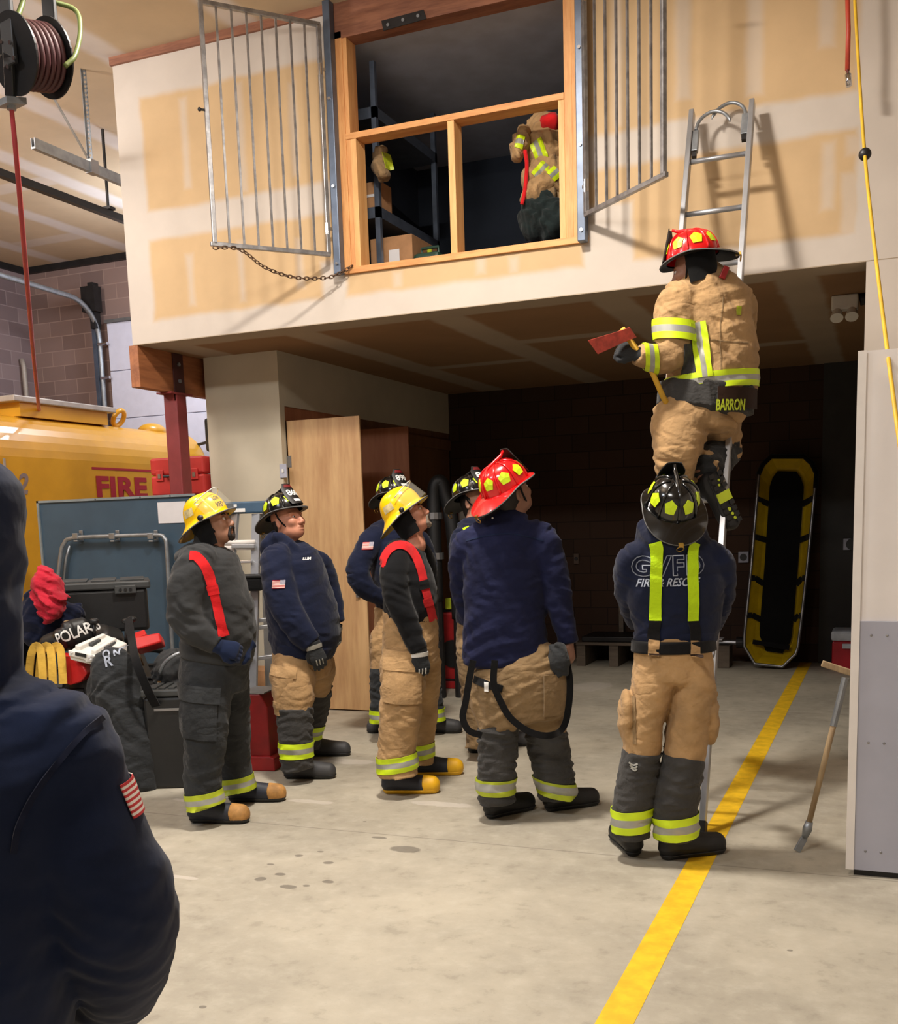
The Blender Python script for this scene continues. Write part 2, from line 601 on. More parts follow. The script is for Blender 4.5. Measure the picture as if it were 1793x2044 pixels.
M['fir'] = wood('fir_lumber', (196, 132, 76), (226, 168, 106), 'z', knots=True)
M['fir_x'] = wood('fir_lumber_across', (196, 132, 76), (226, 168, 106), 'x', knots=True)
M['fir_pale'] = wood('pale_fir_lumber', (210, 152, 90), (232, 182, 120), 'z')
M['trim_wood'] = wood('stained_trim', (120, 74, 54), (160, 106, 78), 'x')
M['glulam'] = wood('glulam_beam', (130, 78, 48), (176, 112, 70), 'y', 1.6)
M['ply'] = wood('birch_plywood', (176, 134, 92), (208, 170, 122), 'z', 0.9, knots=True)
M['ply_red'] = wood('reddish_plywood', (150, 92, 62), (172, 112, 78), 'z', 0.9)
M['ply_dark'] = wood('dark_plywood', (110, 74, 52), (128, 90, 64), 'z', 0.9)
M['handle_wood'] = wood('worn_ash_handle', (140, 116, 86), (176, 152, 116), 'z', 3)
M['pallet_wood'] = wood('grey_pallet_wood', (84, 72, 60), (112, 98, 82), 'x', 2)
M['cardboard'] = mat('cardboard', (164, 122, 84), 0.85)
M['axe_red'] = mat('worn_red_axe_paint', (178, 66, 52), 0.5, var=0.3, vscale=22)
M['axe_handle'] = mat('yellow_fibreglass', (206, 160, 48), 0.5)
M['hose_red'] = mat('red_rubber_hose', (176, 58, 66), 0.5)
M['hose_green'] = mat('green_air_hose', (92, 104, 50), 0.5)
M['cord_yellow'] = mat('yellow_cord', (214, 172, 44), 0.6)
M['hose_orange'] = mat('red_orange_hose', (184, 66, 44), 0.5)
M['stretcher'] = mat('yellow_stretcher_shell', (196, 164, 20), 0.4, var=0.1)
M['cooler_red'] = mat('red_cooler', (176, 24, 40), 0.45)
M['cooler_lid'] = mat('white_cooler_lid', (200, 208, 220), 0.45)
M['blue_fg'] = mat('blue_fibreglass', (58, 84, 108), 0.5)
M['blue_bright'] = mat('bright_blue_plastic', (40, 120, 180), 0.45)
M['green_can'] = mat('dark_green_plastic', (34, 62, 50), 0.5)
M['visor'] = clear('clear_visor', (0.96, 0.96, 0.93, 1), 0.86)
# ================================================================ the room
YL = 7.35          # front face of the loft
ZL = 3.17          # underside of the loft
ZC = 5.36          # ceiling
XL, XJ = -5.78, -0.165   # loft's left corner, right jamb of the bay
YB = 12.2          # back wall

# floor -----------------------------------------------------------
t = NT('concrete')
sp = t.n('ShaderNodeSeparateXYZ')
t.l(t.pos(), sp.inputs[0])
big = t.noise(t.pos(), 0.9, 6, 0.6)
fine = t.noise(t.pos(), 9, 6, 0.65)
grain = t.noise(t.pos(), 90, 3)
c = t.mix(t.ramp(big, 0.3, 0.72), lin((156, 149, 134)), lin((184, 176, 158)))
c = t.mix(t.math('MULTIPLY', t.ramp(fine, 0.45, 0.75), 0.35), c, lin((200, 194, 178)))
c = t.mix(t.math('MULTIPLY', t.ramp(fine, 0.46, 0.30), 0.35), c, lin((124, 117, 104)))
c = t.mix(t.math('MULTIPLY', t.ramp(grain, 0.62, 0.75), 0.2), c, lin((120, 112, 100)))


def spots(lst, wob):
    """stain outlines: (x, y, half length, half width)"""
    acc = None
    nz = t.math('MULTIPLY', t.math('SUBTRACT', fine, 0.5), wob)
    for x, y, a, b in lst:
        e = t.math('POWER', t.math('DIVIDE', t.math('SUBTRACT', sp.outputs[0], x), a), 2.0)
        f = t.math('POWER', t.math('DIVIDE', t.math('SUBTRACT', sp.outputs[1], y), b), 2.0)
        d = t.math('ADD', e, f)
        acc = d if acc is None else t.math('MINIMUM', acc, d)
    return t.ramp(t.math('ADD', acc, nz), 1.15, 0.7)


dk = []
for px, py, a, b in [(808, 1695, .085, .055), (757, 1672, .05, .02), (728, 1640, .012, .01), (597, 1708, .025, .02), (655, 1722, .03, .022), (560, 1745, .03, .02),
                     (655, 1760, .03, .02), (575, 1770, .045, .025), (612, 1768, .02, .015), (520, 1755, .03, .03), (1577, 1897, .012, .01), (405, 2010, .015, .012), (640, 1700, .02, .012), (540, 1725, .02, .012)]:
    q = on(px, py, z=0)
    dk.append((q.x, q.y, a, b))
c = t.mix(t.math('MULTIPLY', spots(dk, 1.2), 0.6), c, lin((78, 72, 66)))
lt = []
for px, py, a, b in [(880, 1605, .22, .05), (620, 1600, .16, .04), (1050, 1440, .25, .12), (700, 1520, .2, .08), (355, 1750, .12, .02), (400, 1600, .2, .05), (1180, 1370, .2, .3)]:
    q = on(px, py, z=0)
    lt.append((q.x, q.y, a, b))
c = t.mix(t.math('MULTIPLY', spots(lt, 3.2), 0.4), c, lin((214, 206, 196)))
joint = t.ramp(t.math('ABSOLUTE', t.math('ADD', t.math('SUBTRACT', sp.outputs[1], 4.93), t.math('MULTIPLY', fine, 0.006))), 0.007, 0.002)
joint2 = t.ramp(t.math('ABSOLUTE', t.math('SUBTRACT', sp.outputs[1], 9.0)), 0.008, 0.003)
c = t.mix(t.math('MULTIPLY', t.math('MAXIMUM', joint, joint2), 0.5), c, lin((96, 90, 82)))
t.l(c, t.b.inputs['Base Color'])
t.b.inputs['Roughness'].default_value = 0.62
t.b.inputs['Specular IOR Level'].default_value = 0.35
t.bump(t.math('ADD', t.math('MULTIPLY', fine, .6), t.math('MULTIPLY', grain, .4)), 0.12, 0.003)
M['concrete'] = t.m
struct('floor', MB().box((-11.5, -4.2, -0.1), (4.0, 12.5, 0)), M['concrete'])
st = MB().box((-0.848, 0.5, 0.0), (-0.727, 12.08, 0.0015)).put('floor_stripe', M['yellow_paint'])
tag(st, 'yellow stripe painted along the concrete floor into the dark bay', 'floor marking')

# walls and ceiling ------------------------------------------------
rc = []
for i in range(-9, 5):
    x = i * 1.22 + 0.35
    rc.append((x - .12, x + .12, -5, 13))
for i in range(-9, 5):
    x = i * 1.22 + 0.35
    y = 2.2 + (i % 2) * 1.8
    for k in range(-2, 4):
        rc.append((x, x + 1.22, y + 3.6 * k - .13, y + 3.6 * k + .13))
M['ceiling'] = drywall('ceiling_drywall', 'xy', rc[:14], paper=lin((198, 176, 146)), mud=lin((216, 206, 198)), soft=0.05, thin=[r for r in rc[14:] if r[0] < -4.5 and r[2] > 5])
struct('ceiling', MB().box((-11.5, -4.2, ZC), (4.0, 12.5, ZC + 0.1)), M['ceiling'])
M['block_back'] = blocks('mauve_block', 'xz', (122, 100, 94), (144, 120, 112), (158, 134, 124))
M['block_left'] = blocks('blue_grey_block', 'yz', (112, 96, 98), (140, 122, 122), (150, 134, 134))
M['block_bay'] = blocks('shaded_brown_block', 'xz', (54, 36, 25), (68, 46, 32), (40, 27, 20))  # darkened albedo holds the bay's shade in the block colour
struct('wall_back', MB().box((-11.5, YB, 0), (-4.9, YB + .2, ZC)), M['block_back'])
struct('wall_left', MB().box((-11.56, -4.2, 0), (-11.365, YB, ZC)), M['block_left'])
struct('wall_near', MB().box((-11.5, -4.4, 0), (4.0, -4.2, ZC)), M['wall_white'])
struct('wall_right', MB().box((3.8, -4.2, 0), (4.0, 12.5, ZC)), M['wall_white'])

# loft face with its opening
LO = (-3.80, -1.93, 3.50, 5.17)
wl = MB()
wl.box((XL, YL, ZL), (LO[0], YL + .12, ZC)).box((LO[1], YL, ZL), (3.8, YL + .12, ZC))
wl.box((LO[0], YL, ZL), (LO[1], YL + .12, LO[2]))
wl.box((XJ, YL, 0), (3.8, YL + .12, ZL))
rl = [(-5.85, -5.54, 3, 5.4), (-5.85, 4, 3.95, 4.17), (-5.85, 4, 3.1, 3.345), (-5.85, -3.7, 5.02, 5.4), (-.24, 4, -1, 5.4),
      (-1.97, -1.62, 3.1, 3.72), (-3.99, -3.78, 3.1, 3.6), ]
rthin = [(-5.17, -5.11, 4.3, 4.95), (-4.66, -4.6, 4.2, 4.98), (-4.2, -4.14, 4.25, 4.9), (-5.2, -5.14, 3.42, 3.8),
      (-4.72, -4.67, 3.4, 3.85), (-4.2, -4.15, 3.45, 3.8), (-1.34, -1.25, 4.3, 5.4), (-.90, -.80, 4.25, 5.4), (-.47, -.38, 4.45, 5.4), (-.44, -.36, 3.5, 3.9),
      (-1.75, -1.69, 4.2, 5.4), (-3.4, -3.33, 3.36, 3.47), (-2.75, -2.68, 3.38, 3.49), (-2.5, -2.44, 3.36, 3.46), (-.3, -.2, 3.8, 3.92), (-.32, -.2, 3.3, 3.7)]
M['loft_face'] = drywall('taped_drywall', 'xz', rl, thin=rthin)
struct('wall_loft', wl, M['loft_face'])
struct('wall_loft_end', MB().box((XL, YL + .12, ZL), (XL + .12, YB, ZC)), M['wall_white'])
ru = [(x - .14, x + .14, 7, 13) for x in (-5.5, -4.35, -3.1, -1.85, -.6)] + [(-6, 1, 7.3, 7.62), (-4.3, -3.1, 9.9, 10.1), (-3.1, -1.8, 8.9, 9.1), (-1.8, -.6, 10.3, 10.5)]
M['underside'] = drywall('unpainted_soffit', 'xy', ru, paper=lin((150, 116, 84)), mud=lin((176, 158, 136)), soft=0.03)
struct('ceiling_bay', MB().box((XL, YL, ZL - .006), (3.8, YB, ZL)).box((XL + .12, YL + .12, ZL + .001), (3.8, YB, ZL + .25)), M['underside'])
struct('trim_1', MB().box((XL - .01, YL - .025, 5.30), (-3.84, YL, ZC)), M['trim_wood'])
M['loft_ceiling'] = mat('loft_ceiling_hazed', (186, 196, 216), 0.9, var=.1, vscale=3)  # pale bluish tone puts the loft's haze into the ceiling colour
# loft interior
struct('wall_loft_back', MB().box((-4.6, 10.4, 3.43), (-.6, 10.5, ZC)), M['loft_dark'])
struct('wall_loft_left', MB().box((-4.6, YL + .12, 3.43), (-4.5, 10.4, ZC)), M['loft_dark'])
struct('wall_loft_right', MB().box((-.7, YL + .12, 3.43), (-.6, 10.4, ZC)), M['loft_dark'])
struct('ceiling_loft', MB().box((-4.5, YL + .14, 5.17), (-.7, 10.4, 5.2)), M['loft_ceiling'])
# bay under the loft
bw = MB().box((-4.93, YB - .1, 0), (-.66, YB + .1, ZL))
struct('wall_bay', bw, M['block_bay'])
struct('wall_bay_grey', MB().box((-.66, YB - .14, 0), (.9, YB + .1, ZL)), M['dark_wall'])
struct('wall_bay_blocker', MB().box((.9, YL + .12, 0), (1.0, YB, ZL)), M['dark_wall'])  # unseen wall, added to keep light out of the bay
# closet
cl = MB().box((-5.69, 8.2, 0), (-4.93, 8.28, ZL)).box((-5.03, 8.28, 2.70), (-4.93, YB - .1, ZL)).box((-5.03, 9.52, 0), (-4.93, 9.68, 2.70))
struct('wall_closet', cl, M['closet_paint'])
struct('wall_closet_inside', MB().box((-5.69, 8.28, 0), (-5.6, YB, ZL)), M['ply_dark'])
struct('trim_2', MB().box((-5.02, 9.68, 2.5), (-4.91, YB - .1, 2.62)).box((-4.99, 9.68, 0), (-4.94, YB - .1, 2.5)).box((-4.99, 9.68, 2.62), (-4.94, YB - .1, 2.70)), M['ply_dark'])
struct('trim_3', MB().box((-5.03, 8.28, 2.58), (-4.94, 9.52, 2.70)), M['ply_red'])


def ply_door(nm, x0, x1, y, z1, m, yaw):
    o = MB().box((x0, y, 0.012), (x1, y + .02, z1)).put('door_%d' % nm, M[m], bev=.002)
    tag(o, kind='structure')
    h = MB()
    for z in (.3, z1 * .5, z1 - .35):
        h.box((x0 - .012, y - .004, z - .05), (x0 + .03, y, z + .05))
    h.put('hinge', M['steel'], o)
    MB().box((x1 - .09, y - .03, 1.02), (x1 - .06, y, 1.16)).put('latch', M['steel'], o)
    return o


ply_door(1, -4.915, -4.20, 8.275, 2.57, 'ply', 0)
ply_door(2, -4.915, -4.30, 9.495, 2.57, 'ply_red', 0)
sw = thing('light_switch', 'grey switch plate on the cream closet corner', 'switch', on(567, 940, y=8.2))
q = ORG[sw]
MB().box((q.x - .035, 8.185, q.z - .06), (q.x + .035, 8.2, q.z + .06)).put('plate', M['wall_grey'], sw, bev=.003)
MB().box((q.x - .008, 8.175, q.z - .015), (q.x + .008, 8.185, q.z + .015)).put('toggle', M['white_plastic'], sw)

# two-tone partition at the right edge
struct('wall_partition', MB().box((-.113, 4.965, .03), (1.8, 5.1, 2.31)), M['wall_white'])
struct('trim_4', MB().box((-.114, 4.952, .03), (1.8, 4.964, 1.161)), M['wall_grey'])
struct('trim_5', MB().box((-.135, 4.945, .03), (-.1, 4.9515, 2.31)), M['white_paint'])
struct('gap_shade', MB().box((-.1, 4.97, 0), (1.8, 5.09, .03)), M['black_paint'])  # black strip stands in for the shadow gap under the panel
scr = MB()
for px in (1712, 1740, 1772):
    for zz in (1.1, .12, .62):
        q = on(px, 1250, y=4.95)
        scr.ball((q.x, 4.951, zz), (.006, .003, .006), 8, 5)
struct('trim_7', scr, M['steel'])

# loft window opening: fir framing
win = thing('window_1', None, None, (-2.87, YL, LO[2]))
win['kind'] = 'structure'
f1, f2, f3 = -3.80, -1.99, 3.50
Y0, Y1 = YL - .012, YL + .14


def lumber(nm, lo, hi, m='fir'):
    MB().box(lo, hi).put(nm, M[m], win, bev=.003)


lumber('stud', (-3.80, Y0, 3.5), (-3.735, Y1, 5.17))
lumber('stud', (-3.735, Y0 + .006, 3.54), (-3.70, Y1, 5.17), 'fir')
lumber('stud', (-2.03, Y0, 3.53), (-1.99, Y1, 5.36))
lumber('stud', (-2.085, Y0 + .004, 3.53), (-2.03, Y1, 5.36))
lumber('cripple_stud', (-3.70, Y0 + .004, 3.54), (-3.655, Y1, 4.43), 'fir_pale')
lumber('cripple_stud', (-2.128, Y0 + .004, 3.53), (-2.085, Y1, 4.43), 'fir_pale')
lumber('mullion', (-2.935, Y0 + .004, 3.54), (-2.885, Y1, 4.43), 'fir_pale')
lumber('guard_rail', (-3.735, Y0 - .002, 4.43), (-2.085, Y1, 4.472), 'fir_x')
lumber('sill', (-3.80, Y0 - .012, 3.495), (-1.93, Y1, 3.54), 'fir_x')
gp_ = MB()
gq = [on(x, y, y=YL - .014) for x, y in ((762, 42), (846, 20), (852, 38), (766, 62))]
gp_.prism(gq, (0, -.006, 0)).put('gusset_plate', M['iron'], win)
for x, y in ((775, 50), (805, 40), (835, 32)):
    q = on(x, y, y=YL - .02)
    MB().tube([q, q + Vector((0, -.008, 0))], .012, 8).put('bolt', M['galv'], win)
lumber('header', (-3.80, Y0, 5.12), (-1.93, Y1, 5.36), 'trim_wood')
# ================================================================ loft gates, posts, chain
def gate(name, label, hinge, outer, z0, z1, nbars, latch):
    hx, ox = Vector((*hinge[:2], 0)), Vector((*outer[:2], 0))
    g = thing(name, label, 'gate', (hx.x, hx.y, z0), 'barred gates of the loft opening')
    d = (ox - hx).normalized()
    fr = MB()
    fr.bar((hx.x, hx.y, z0), (hx.x, hx.y, z1), .03, .03, d).bar((ox.x, ox.y, z0), (ox.x, ox.y, z1), .03, .03, d)
    for z in (z0, z1):
        e = .012 if z == z1 else .03
        fr.bar(Vector((hx.x, hx.y, z)) - d * .012, Vector((ox.x, ox.y, z)) + d * e, .03, .03)
    fr.put('frame', M['gate'], g, bev=.003)
    for i in range(1, nbars + 1):
        p = hx.lerp(ox, i / (nbars + 1))
        MB().bar((p.x, p.y, z0), (p.x, p.y, z1), .014, .014, d).put('bar', M['gate'], g)
    side = Vector((-d.y, d.x, 0))
    b = MB()
    p = ox
    zm = z0 + (z1 - z0) * latch
    b.tube([(p.x, p.y, zm), tuple(Vector((p.x, p.y, zm)) + d * .05)], .008).ball(Vector((p.x, p.y, zm)) + d * .05, .014)
    b.put('latch', M['iron'], g)
    for zz in (z0 + .18, z1 - .3):
        h = MB()
        h.tube([(hx.x, hx.y, zz - .04), (hx.x, hx.y, zz + .04)], .018).bar((hx.x, hx.y, zz), (hx.x - d.x * .05, hx.y + .03, zz), .02, .02)
        h.put('hinge', M['chrome'], g)
    return g


LH, LOUT = (-3.868, 7.245), (-4.421, 6.6)
gate('barred_gate', 'bare steel barred gate swung open left of the loft opening', LH, LOUT, 3.628, 5.2, 7, .56)
gate('barred_gate', 'bare steel barred gate swung open right of the loft opening', (-1.917, 7.25), (-1.291, 6.68), 3.651, 5.3, 6, .7)
for x0, lab in ((-3.842, 'square blue-grey steel post on the left edge of the loft opening'), (-1.985, 'square blue-grey steel post on the right edge of the loft opening')):
    p = thing('gate_post', lab, 'post', (x0 + .03, 7.3, 3.49), 'gate posts')
    MB().box((x0, 7.262, 3.49), (x0 + .057, 7.335, ZC)).put('post_tube', M['steel_blue'], p, bev=.006)
    for z in (3.56, 4.1, 4.7):
        MB().tube([(x0 + .03, 7.25, z), (x0 + .03, 7.262, z)], .011).put('bolt', M['chrome'], p)


def chain_links(pts, r, pitch):
    """oval links laid nose to tail along a path"""
    mb = MB()
    ln = [0]
    for a, b in zip(pts, pts[1:]): ln.append(ln[-1] + (Vector(b) - Vector(a)).length)
    n = int(ln[-1] / pitch)
    for i in range(n):
        s = (i + .5) * pitch
        k = max(j for j in range(len(ln)) if ln[j] <= s)
        k = min(k, len(pts) - 2)
        a, b = Vector(pts[k]), Vector(pts[k + 1])
        c = a.lerp(b, (s - ln[k]) / max(1e-6, ln[k + 1] - ln[k]))
        d = (b - a).normalized()
        x = d.cross(Vector((0.3, 1, 0.2))).normalized()
        if i % 2: x = d.cross(x)
        loop = []
        for q in range(10):
            an = 2 * math.pi * q / 10
            loop.append(c + d * math.cos(an) * pitch * .68 + x * math.sin(an) * pitch * .36)
        mb.tube(loop, r, 5, closed=True)
    return mb


gb = Vector(LH + (0,)).lerp(Vector(LOUT + (0,)), .78)
cp = spline([(LOUT[0], LOUT[1] - .02, 3.60), (gb.x, gb.y - .02, 3.605), (-4.19, 6.86, 3.50), (-4.05, 7.02, 3.445), (-3.9, 7.2, 3.455), (-3.80, 7.255, 3.485), (-3.70, 7.32, 3.552)], 6)
tag(chain_links(cp, .0042, .032).put('chain', M['rust'], smooth=True), 'brown iron chain sagging from the left gate to the loft sill', 'chain')

# ================================================================ things stored in the loft
sh = thing('shelving_unit', 'blue-grey steel shelving unit standing inside the dark loft', 'shelf', (-3.9, 8.2, 3.43))
for x, y in ((-3.69, 7.75), (-3.69, 8.9), (-4.2, 7.75), (-4.2, 8.9)):
    MB().box((x - .02, y - .02, 3.43), (x + .02, y + .02, 5.1)).put('upright', M['steel_blue'], sh)
for z in (3.98, 4.7):
    MB().box((-4.22, 7.73, z), (-3.67, 8.92, z + .08)).put('shelf', M['steel_blue'], sh)
bx = thing('cardboard_box', 'brown cardboard box with a white label in the loft', 'box', (-3.5, 8.2, 3.43))
MB().box((-3.82, 7.85, 3.43), (-3.46, 8.35, 3.86)).put('box_body', M['cardboard'], bx, bev=.004)
MB().box((-3.66, 7.846, 3.56), (-3.57, 7.85, 3.76)).put('label', M['paper'], bx)
bx = thing('cardboard_box', 'small cardboard box on the loft shelf', 'box', (-3.9, 7.95, 4.06))
MB().box((-3.86, 7.78, 4.061), (-3.68, 7.98, 4.26)).put('box_body', M['cardboard'], bx, bev=.004)
MB().box((-3.86, 7.776, 4.15), (-3.68, 7.78, 4.17)).put('tape', M['paper'], bx)
gc = thing('fuel_can', 'dark green can standing by the cardboard box in the loft', 'can', (-3.30, 7.9, 3.43))
MB().box((-3.44, 7.8, 3.43), (-3.22, 8.0, 3.70)).put('can_body', M['green_can'], gc, bev=.03)
MB().tube([(-3.4, 7.9, 3.70), (-3.4, 7.9, 3.75), (-3.26, 7.9, 3.75), (-3.26, 7.9, 3.70)], .012).put('handle', M['green_can'], gc)
MB().tube([(-3.33, 7.9, 3.69), (-3.33, 7.88, 3.73)], .02).put('cap', M['lime_dull'], gc)
tag(MB().tube([(-3.1, 7.6, 3.545), (-2.9, 7.9, 3.47)], .01).put('steel_rod', M['chrome']), 'short bright rod lying on the loft floor', 'rod')

# ================================================================ roof ladder
LK = (7.264 - 5.38) / 4.215


def ly(z): return 5.38 + LK * z


ldir = Vector((0, LK, 1)).normalized()
lnor = Vector((0, -1, LK)).normalized()
lad = thing('roof_ladder', 'aluminium roof ladder with folded hooks leaning on the loft front', 'ladder', (-1.03, 5.38, 0))
XR, XLr = -.848, -1.218
for x in (XR, XLr):
    MB().obox(Vector((x, ly(2.107), 2.107)), Vector((.016, 0, 0)), ldir * 2.26, lnor * .034).put('rail', M['alu'], lad, bev=.004)
    MB().obox(Vector((x, ly(.03), .03)), Vector((.02, 0, 0)), ldir * .04, lnor * .04).put('foot_pad', M['rubber'], lad)
for n in range(11):
    z = 3.828 - .3505 * n
    MB().tube([(XLr, ly(z), z), (XR, ly(z), z)], .016, 12).put('rung', M['alu'], lad, smooth=True)
for s, x in ((1, XLr), (-1, XR)):
    z0 = 3.96 if s == 1 else 4.02
    MB().obox(Vector((x + s * .036, ly(z0), z0)), Vector((.02, 0, 0)), ldir * .075, lnor * .02).put('hook_housing', M['galv'], lad, bev=.004)
    MB().obox(Vector((x + s * .036, ly(z0 - .09), z0 - .09)), Vector((.013, 0, 0)), ldir * .015, lnor * .013).put('spring_cap', M['iron'], lad)
    pts = []
    for u, v in ((.036, .08), (.05, .14), (.09, .185), (.145, .2), (.2, .175), (.235, .13), (.245, .10)):
        q = Vector((x + s * u, ly(z0), z0)) + ldir * v - lnor * .0 + lnor * (.012 * s)
        pts.append(q)
    MB().tube(spline(pts, 5), [.011] * 26 + [.010, .008, .006, .004, .003], 10).put('hook', M['galv'], lad, smooth=True)

# ================================================================ cords and hoses by the right corner
cps = spline([on(1704, -60, y=6.9), on(1709, 40, y=6.75), on(1726, 300, y=6.2), on(1752, 540, y=5.5), on(1793, 860, y=4.6), on(1830, 1100, y=4.2)], 8)
yc = thing('pull_cord', 'long yellow pull cord with a black ball hanging by the right corner', 'cord', cps[-1])
MB().tube(cps, .009, 8).put('cord', M['cord_yellow'], yc, smooth=True)
qb = on(1727, 308, y=6.19)
MB().ball(qb, .032).put('stopper_ball', M['black_plastic'], yc, smooth=True)
rh = thing('air_hose', 'short red hose with a chrome coupling hanging by the yellow cord', 'hose', on(1694, 172, y=7.1))
MB().tube([on(1690, -80, y=7.1), on(1694, 60, y=7.1), on(1692, 140, y=7.1)], .014, 10).put('hose', M['hose_orange'], rh, smooth=True)
a, b = on(1692, 135, y=7.1), on(1695, 172, y=7.1)
MB().tube([a, a.lerp(b, .35), a.lerp(b, .36), b], [.011, .011, .018, .017], 12).put('coupling', M['chrome'], rh, smooth=True)

# ================================================================ hose reel under the ceiling
HR = 5.0
rc0 = W(64, 112, HR)
reel = thing('hose_reel', 'black hose reel hanging under the ceiling at upper left', 'hose reel', rc0)
ax = (CR * -.58 - CF * .78 - UP * .2).normalized()       # reel axle
e1 = ax.cross(UP).normalized(); e2 = e1.cross(ax)
R1 = .162


def disc(c, r0, r1, th, mb):
    n = 40
    vs, fs = [], []
    for k in range(n):
        d = e1 * math.cos(2 * math.pi * k / n) + e2 * math.sin(2 * math.pi * k / n)
        vs += [c + d * r0 - ax * th, c + d * r1 - ax * th, c + d * r1 + ax * th, c + d * r0 + ax * th]
    for k in range(n):
        a, b = 4 * k, 4 * ((k + 1) % n)
        for q in range(4):
            fs.append((a + q, a + (q + 1) % 4, b + (q + 1) % 4, b + q))
    return mb.add(vs, fs)


disc(rc0 + ax * .09, .02, R1, .004, MB()).put('flange', M['black_paint'], reel)
disc(rc0 - ax * .09, .02, R1, .004, MB()).put('flange', M['black_paint'], reel)
MB().tube([rc0 - ax * .088, rc0 + ax * .088], .09, 24).put('hub', M['black_paint'], reel, smooth=True)
hz = MB()
for i in range(6):
    for rr in (.105, .128):
        c0 = rc0 + ax * (-.068 + .027 * i)
        hz.tube([c0 + (e1 * math.cos(2 * math.pi * k / 28) + e2 * math.sin(2 * math.pi * k / 28)) * rr for k in range(28)], .012, 7, closed=True)
hz.put('wound_hose', M['maroon_dark'], reel, smooth=True)
MB().bar(rc0 + ax * .11 - UP * .05, rc0 + ax * .11 + UP * .3, .085, .02, ax).bar(rc0 - ax * .11 - UP * .02, rc0 - ax * .11 + UP * .3, .085, .02, ax).put('bracket', M['black_paint'], reel, bev=.004)
MB().obox(rc0 + UP * .3, ax * .15, e1 * .06, UP * .008).put('mount_plate', M['galv'], reel)
g0 = W(22, 205, HR)
MB().bar(rc0 + ax * .115, g0 + UP * .02, .06, .02, ax).put('guide_arm', M['black_paint'], reel, bev=.004)
MB().obox(g0, ax * .05, e1 * .045, UP * .014).tube([g0 - UP * .03, g0], .02).put('hose_guide', M['galv'], reel)
for k in range(5):
    c0 = rc0 + ax * .122 + (e1 * math.cos(k * 1.256) + e2 * math.sin(k * 1.256)) * .05
    MB().tube([c0, c0 + ax * .008], .009, 8).put('bolt', M['chrome'], reel)
MB().bar(rc0 + UP * .3, Vector((rc0.x, rc0.y, ZC - .09)), .05, .05).put('hanger', M['galv'], reel)
tag(MB().box((rc0.x - .25, rc0.y - .09, ZC - .09), (rc0.x + .75, rc0.y + .03, ZC - .001)).put('mounting_board', M['glulam']), 'short timber fixed to the ceiling above the hose reel', 'board')
hb = on(79, 826, x=-8.3)
hp = spline([g0 - UP * .02, W(34, 330, 5.2), W(52, 540, 6.2), W(66, 700, 8.2), W(76, 800, 10.2), hb + UP * .04], 8)
hs = thing('air_hose', 'long red hose running from the ceiling reel to the yellow truck', 'hose', hb)
MB().tube(hp, np.linspace(.010, .018, len(hp)), 8).put('hose', M['hose_red'], hs, smooth=True)
MB().tube([hb + UP * .1, hb], .028, 10).ball(hb + UP * .02, .045).put('coupling', M['white_paint'], hs, smooth=True)
gp = spline([W(52, -60, 5.1), W(46, 0, 5.0), W(30, 45, 4.92)], 6)
gh = thing('air_hose', 'green air hose looping around the ceiling hose reel', 'hose', W(60, 40, 5))
MB().tube(gp, .012, 8).put('hose', M['hose_green'], gh, smooth=True)
gp = spline([W(100, 2, 5.1), W(150, 20, 5.15), W(160, 60, 5.1), W(150, 110, 5.0), W(130, 132, 4.96)], 8)
MB().tube(gp, .011, 8).put('hose', M['hose_green'], gh, smooth=True)

# ================================================================ overhead door, rails and hangers
rail = thing('door_rail', 'galvanised door rail hung from perforated angles under the ceiling', 'rail', (-6.12, 7.3, 4.6))
MB().box((-6.14, 6.77, 4.57), (-6.10, YB, 4.585)).box((-6.14, 6.77, 4.585), (-6.133, YB, 4.65)).box((-6.107, 6.77, 4.585), (-6.10, YB, 4.65)).put('rail', M['galv'], rail)
hx, hy = -6.12, 7.42


def perf(a, b, wdt=.034, nm='hanger'):
    """a perforated steel angle: two flanges, the front one drilled along its length"""
    a, b = Vector(a), Vector(b)
    L = (b - a).length
    d = (b - a).normalized()
    x = CR - d * CR.dot(d); x.normalize()
    y = d.cross(x)
    mb = MB()
    n = int(L / .032)
    for i in range(n):
        p0, p1 = a + d * (L * i / n), a + d * (L * (i + .45) / n)
        mb.obox((p0 + p1) / 2, x * wdt / 2, d * (L * .225 / n), y * .0015)
    mb.bar(a - x * wdt * .36, b - x * wdt * .36, wdt * .3, .003, y).bar(a + x * wdt * .36, b + x * wdt * .36, wdt * .3, .003, y)
    mb.obox((a + b) / 2 - x * wdt / 2 + y * wdt / 2, x * .0015, d * L / 2, y * wdt / 2)
    return mb.put(nm, M['galv'], rail)


perf((hx, hy, ZC), (hx, hy, 4.6))
MB().bar((hx - .02, hy - .62, 5.3), (hx - .01, hy, 4.66), .02, .006).put('brace', M['galv'], rail)
MB().box((-6.15, 7.38, 4.565), (-6.085, 7.47, 4.67)).put('bracket', M['steel'], rail)
r2 = thing('door_rail', 'black overhead rail running towards the garage door', 'rail', (-6.85, 8.7, 4.6))
MB().box((-6.88, 5.6, 4.58), (-6.82, YB - .05, 4.64)).put('rail', M['black_paint'], r2)
MB().tube([(-6.85, 8.5, ZC), (-6.85, 8.5, 4.62)], .014, 8).put('hanger', M['iron'], r2)
MB().box((-6.9, 8.46, 4.645), (-6.8, 8.54, 4.67)).put('bracket', M['iron'], r2)

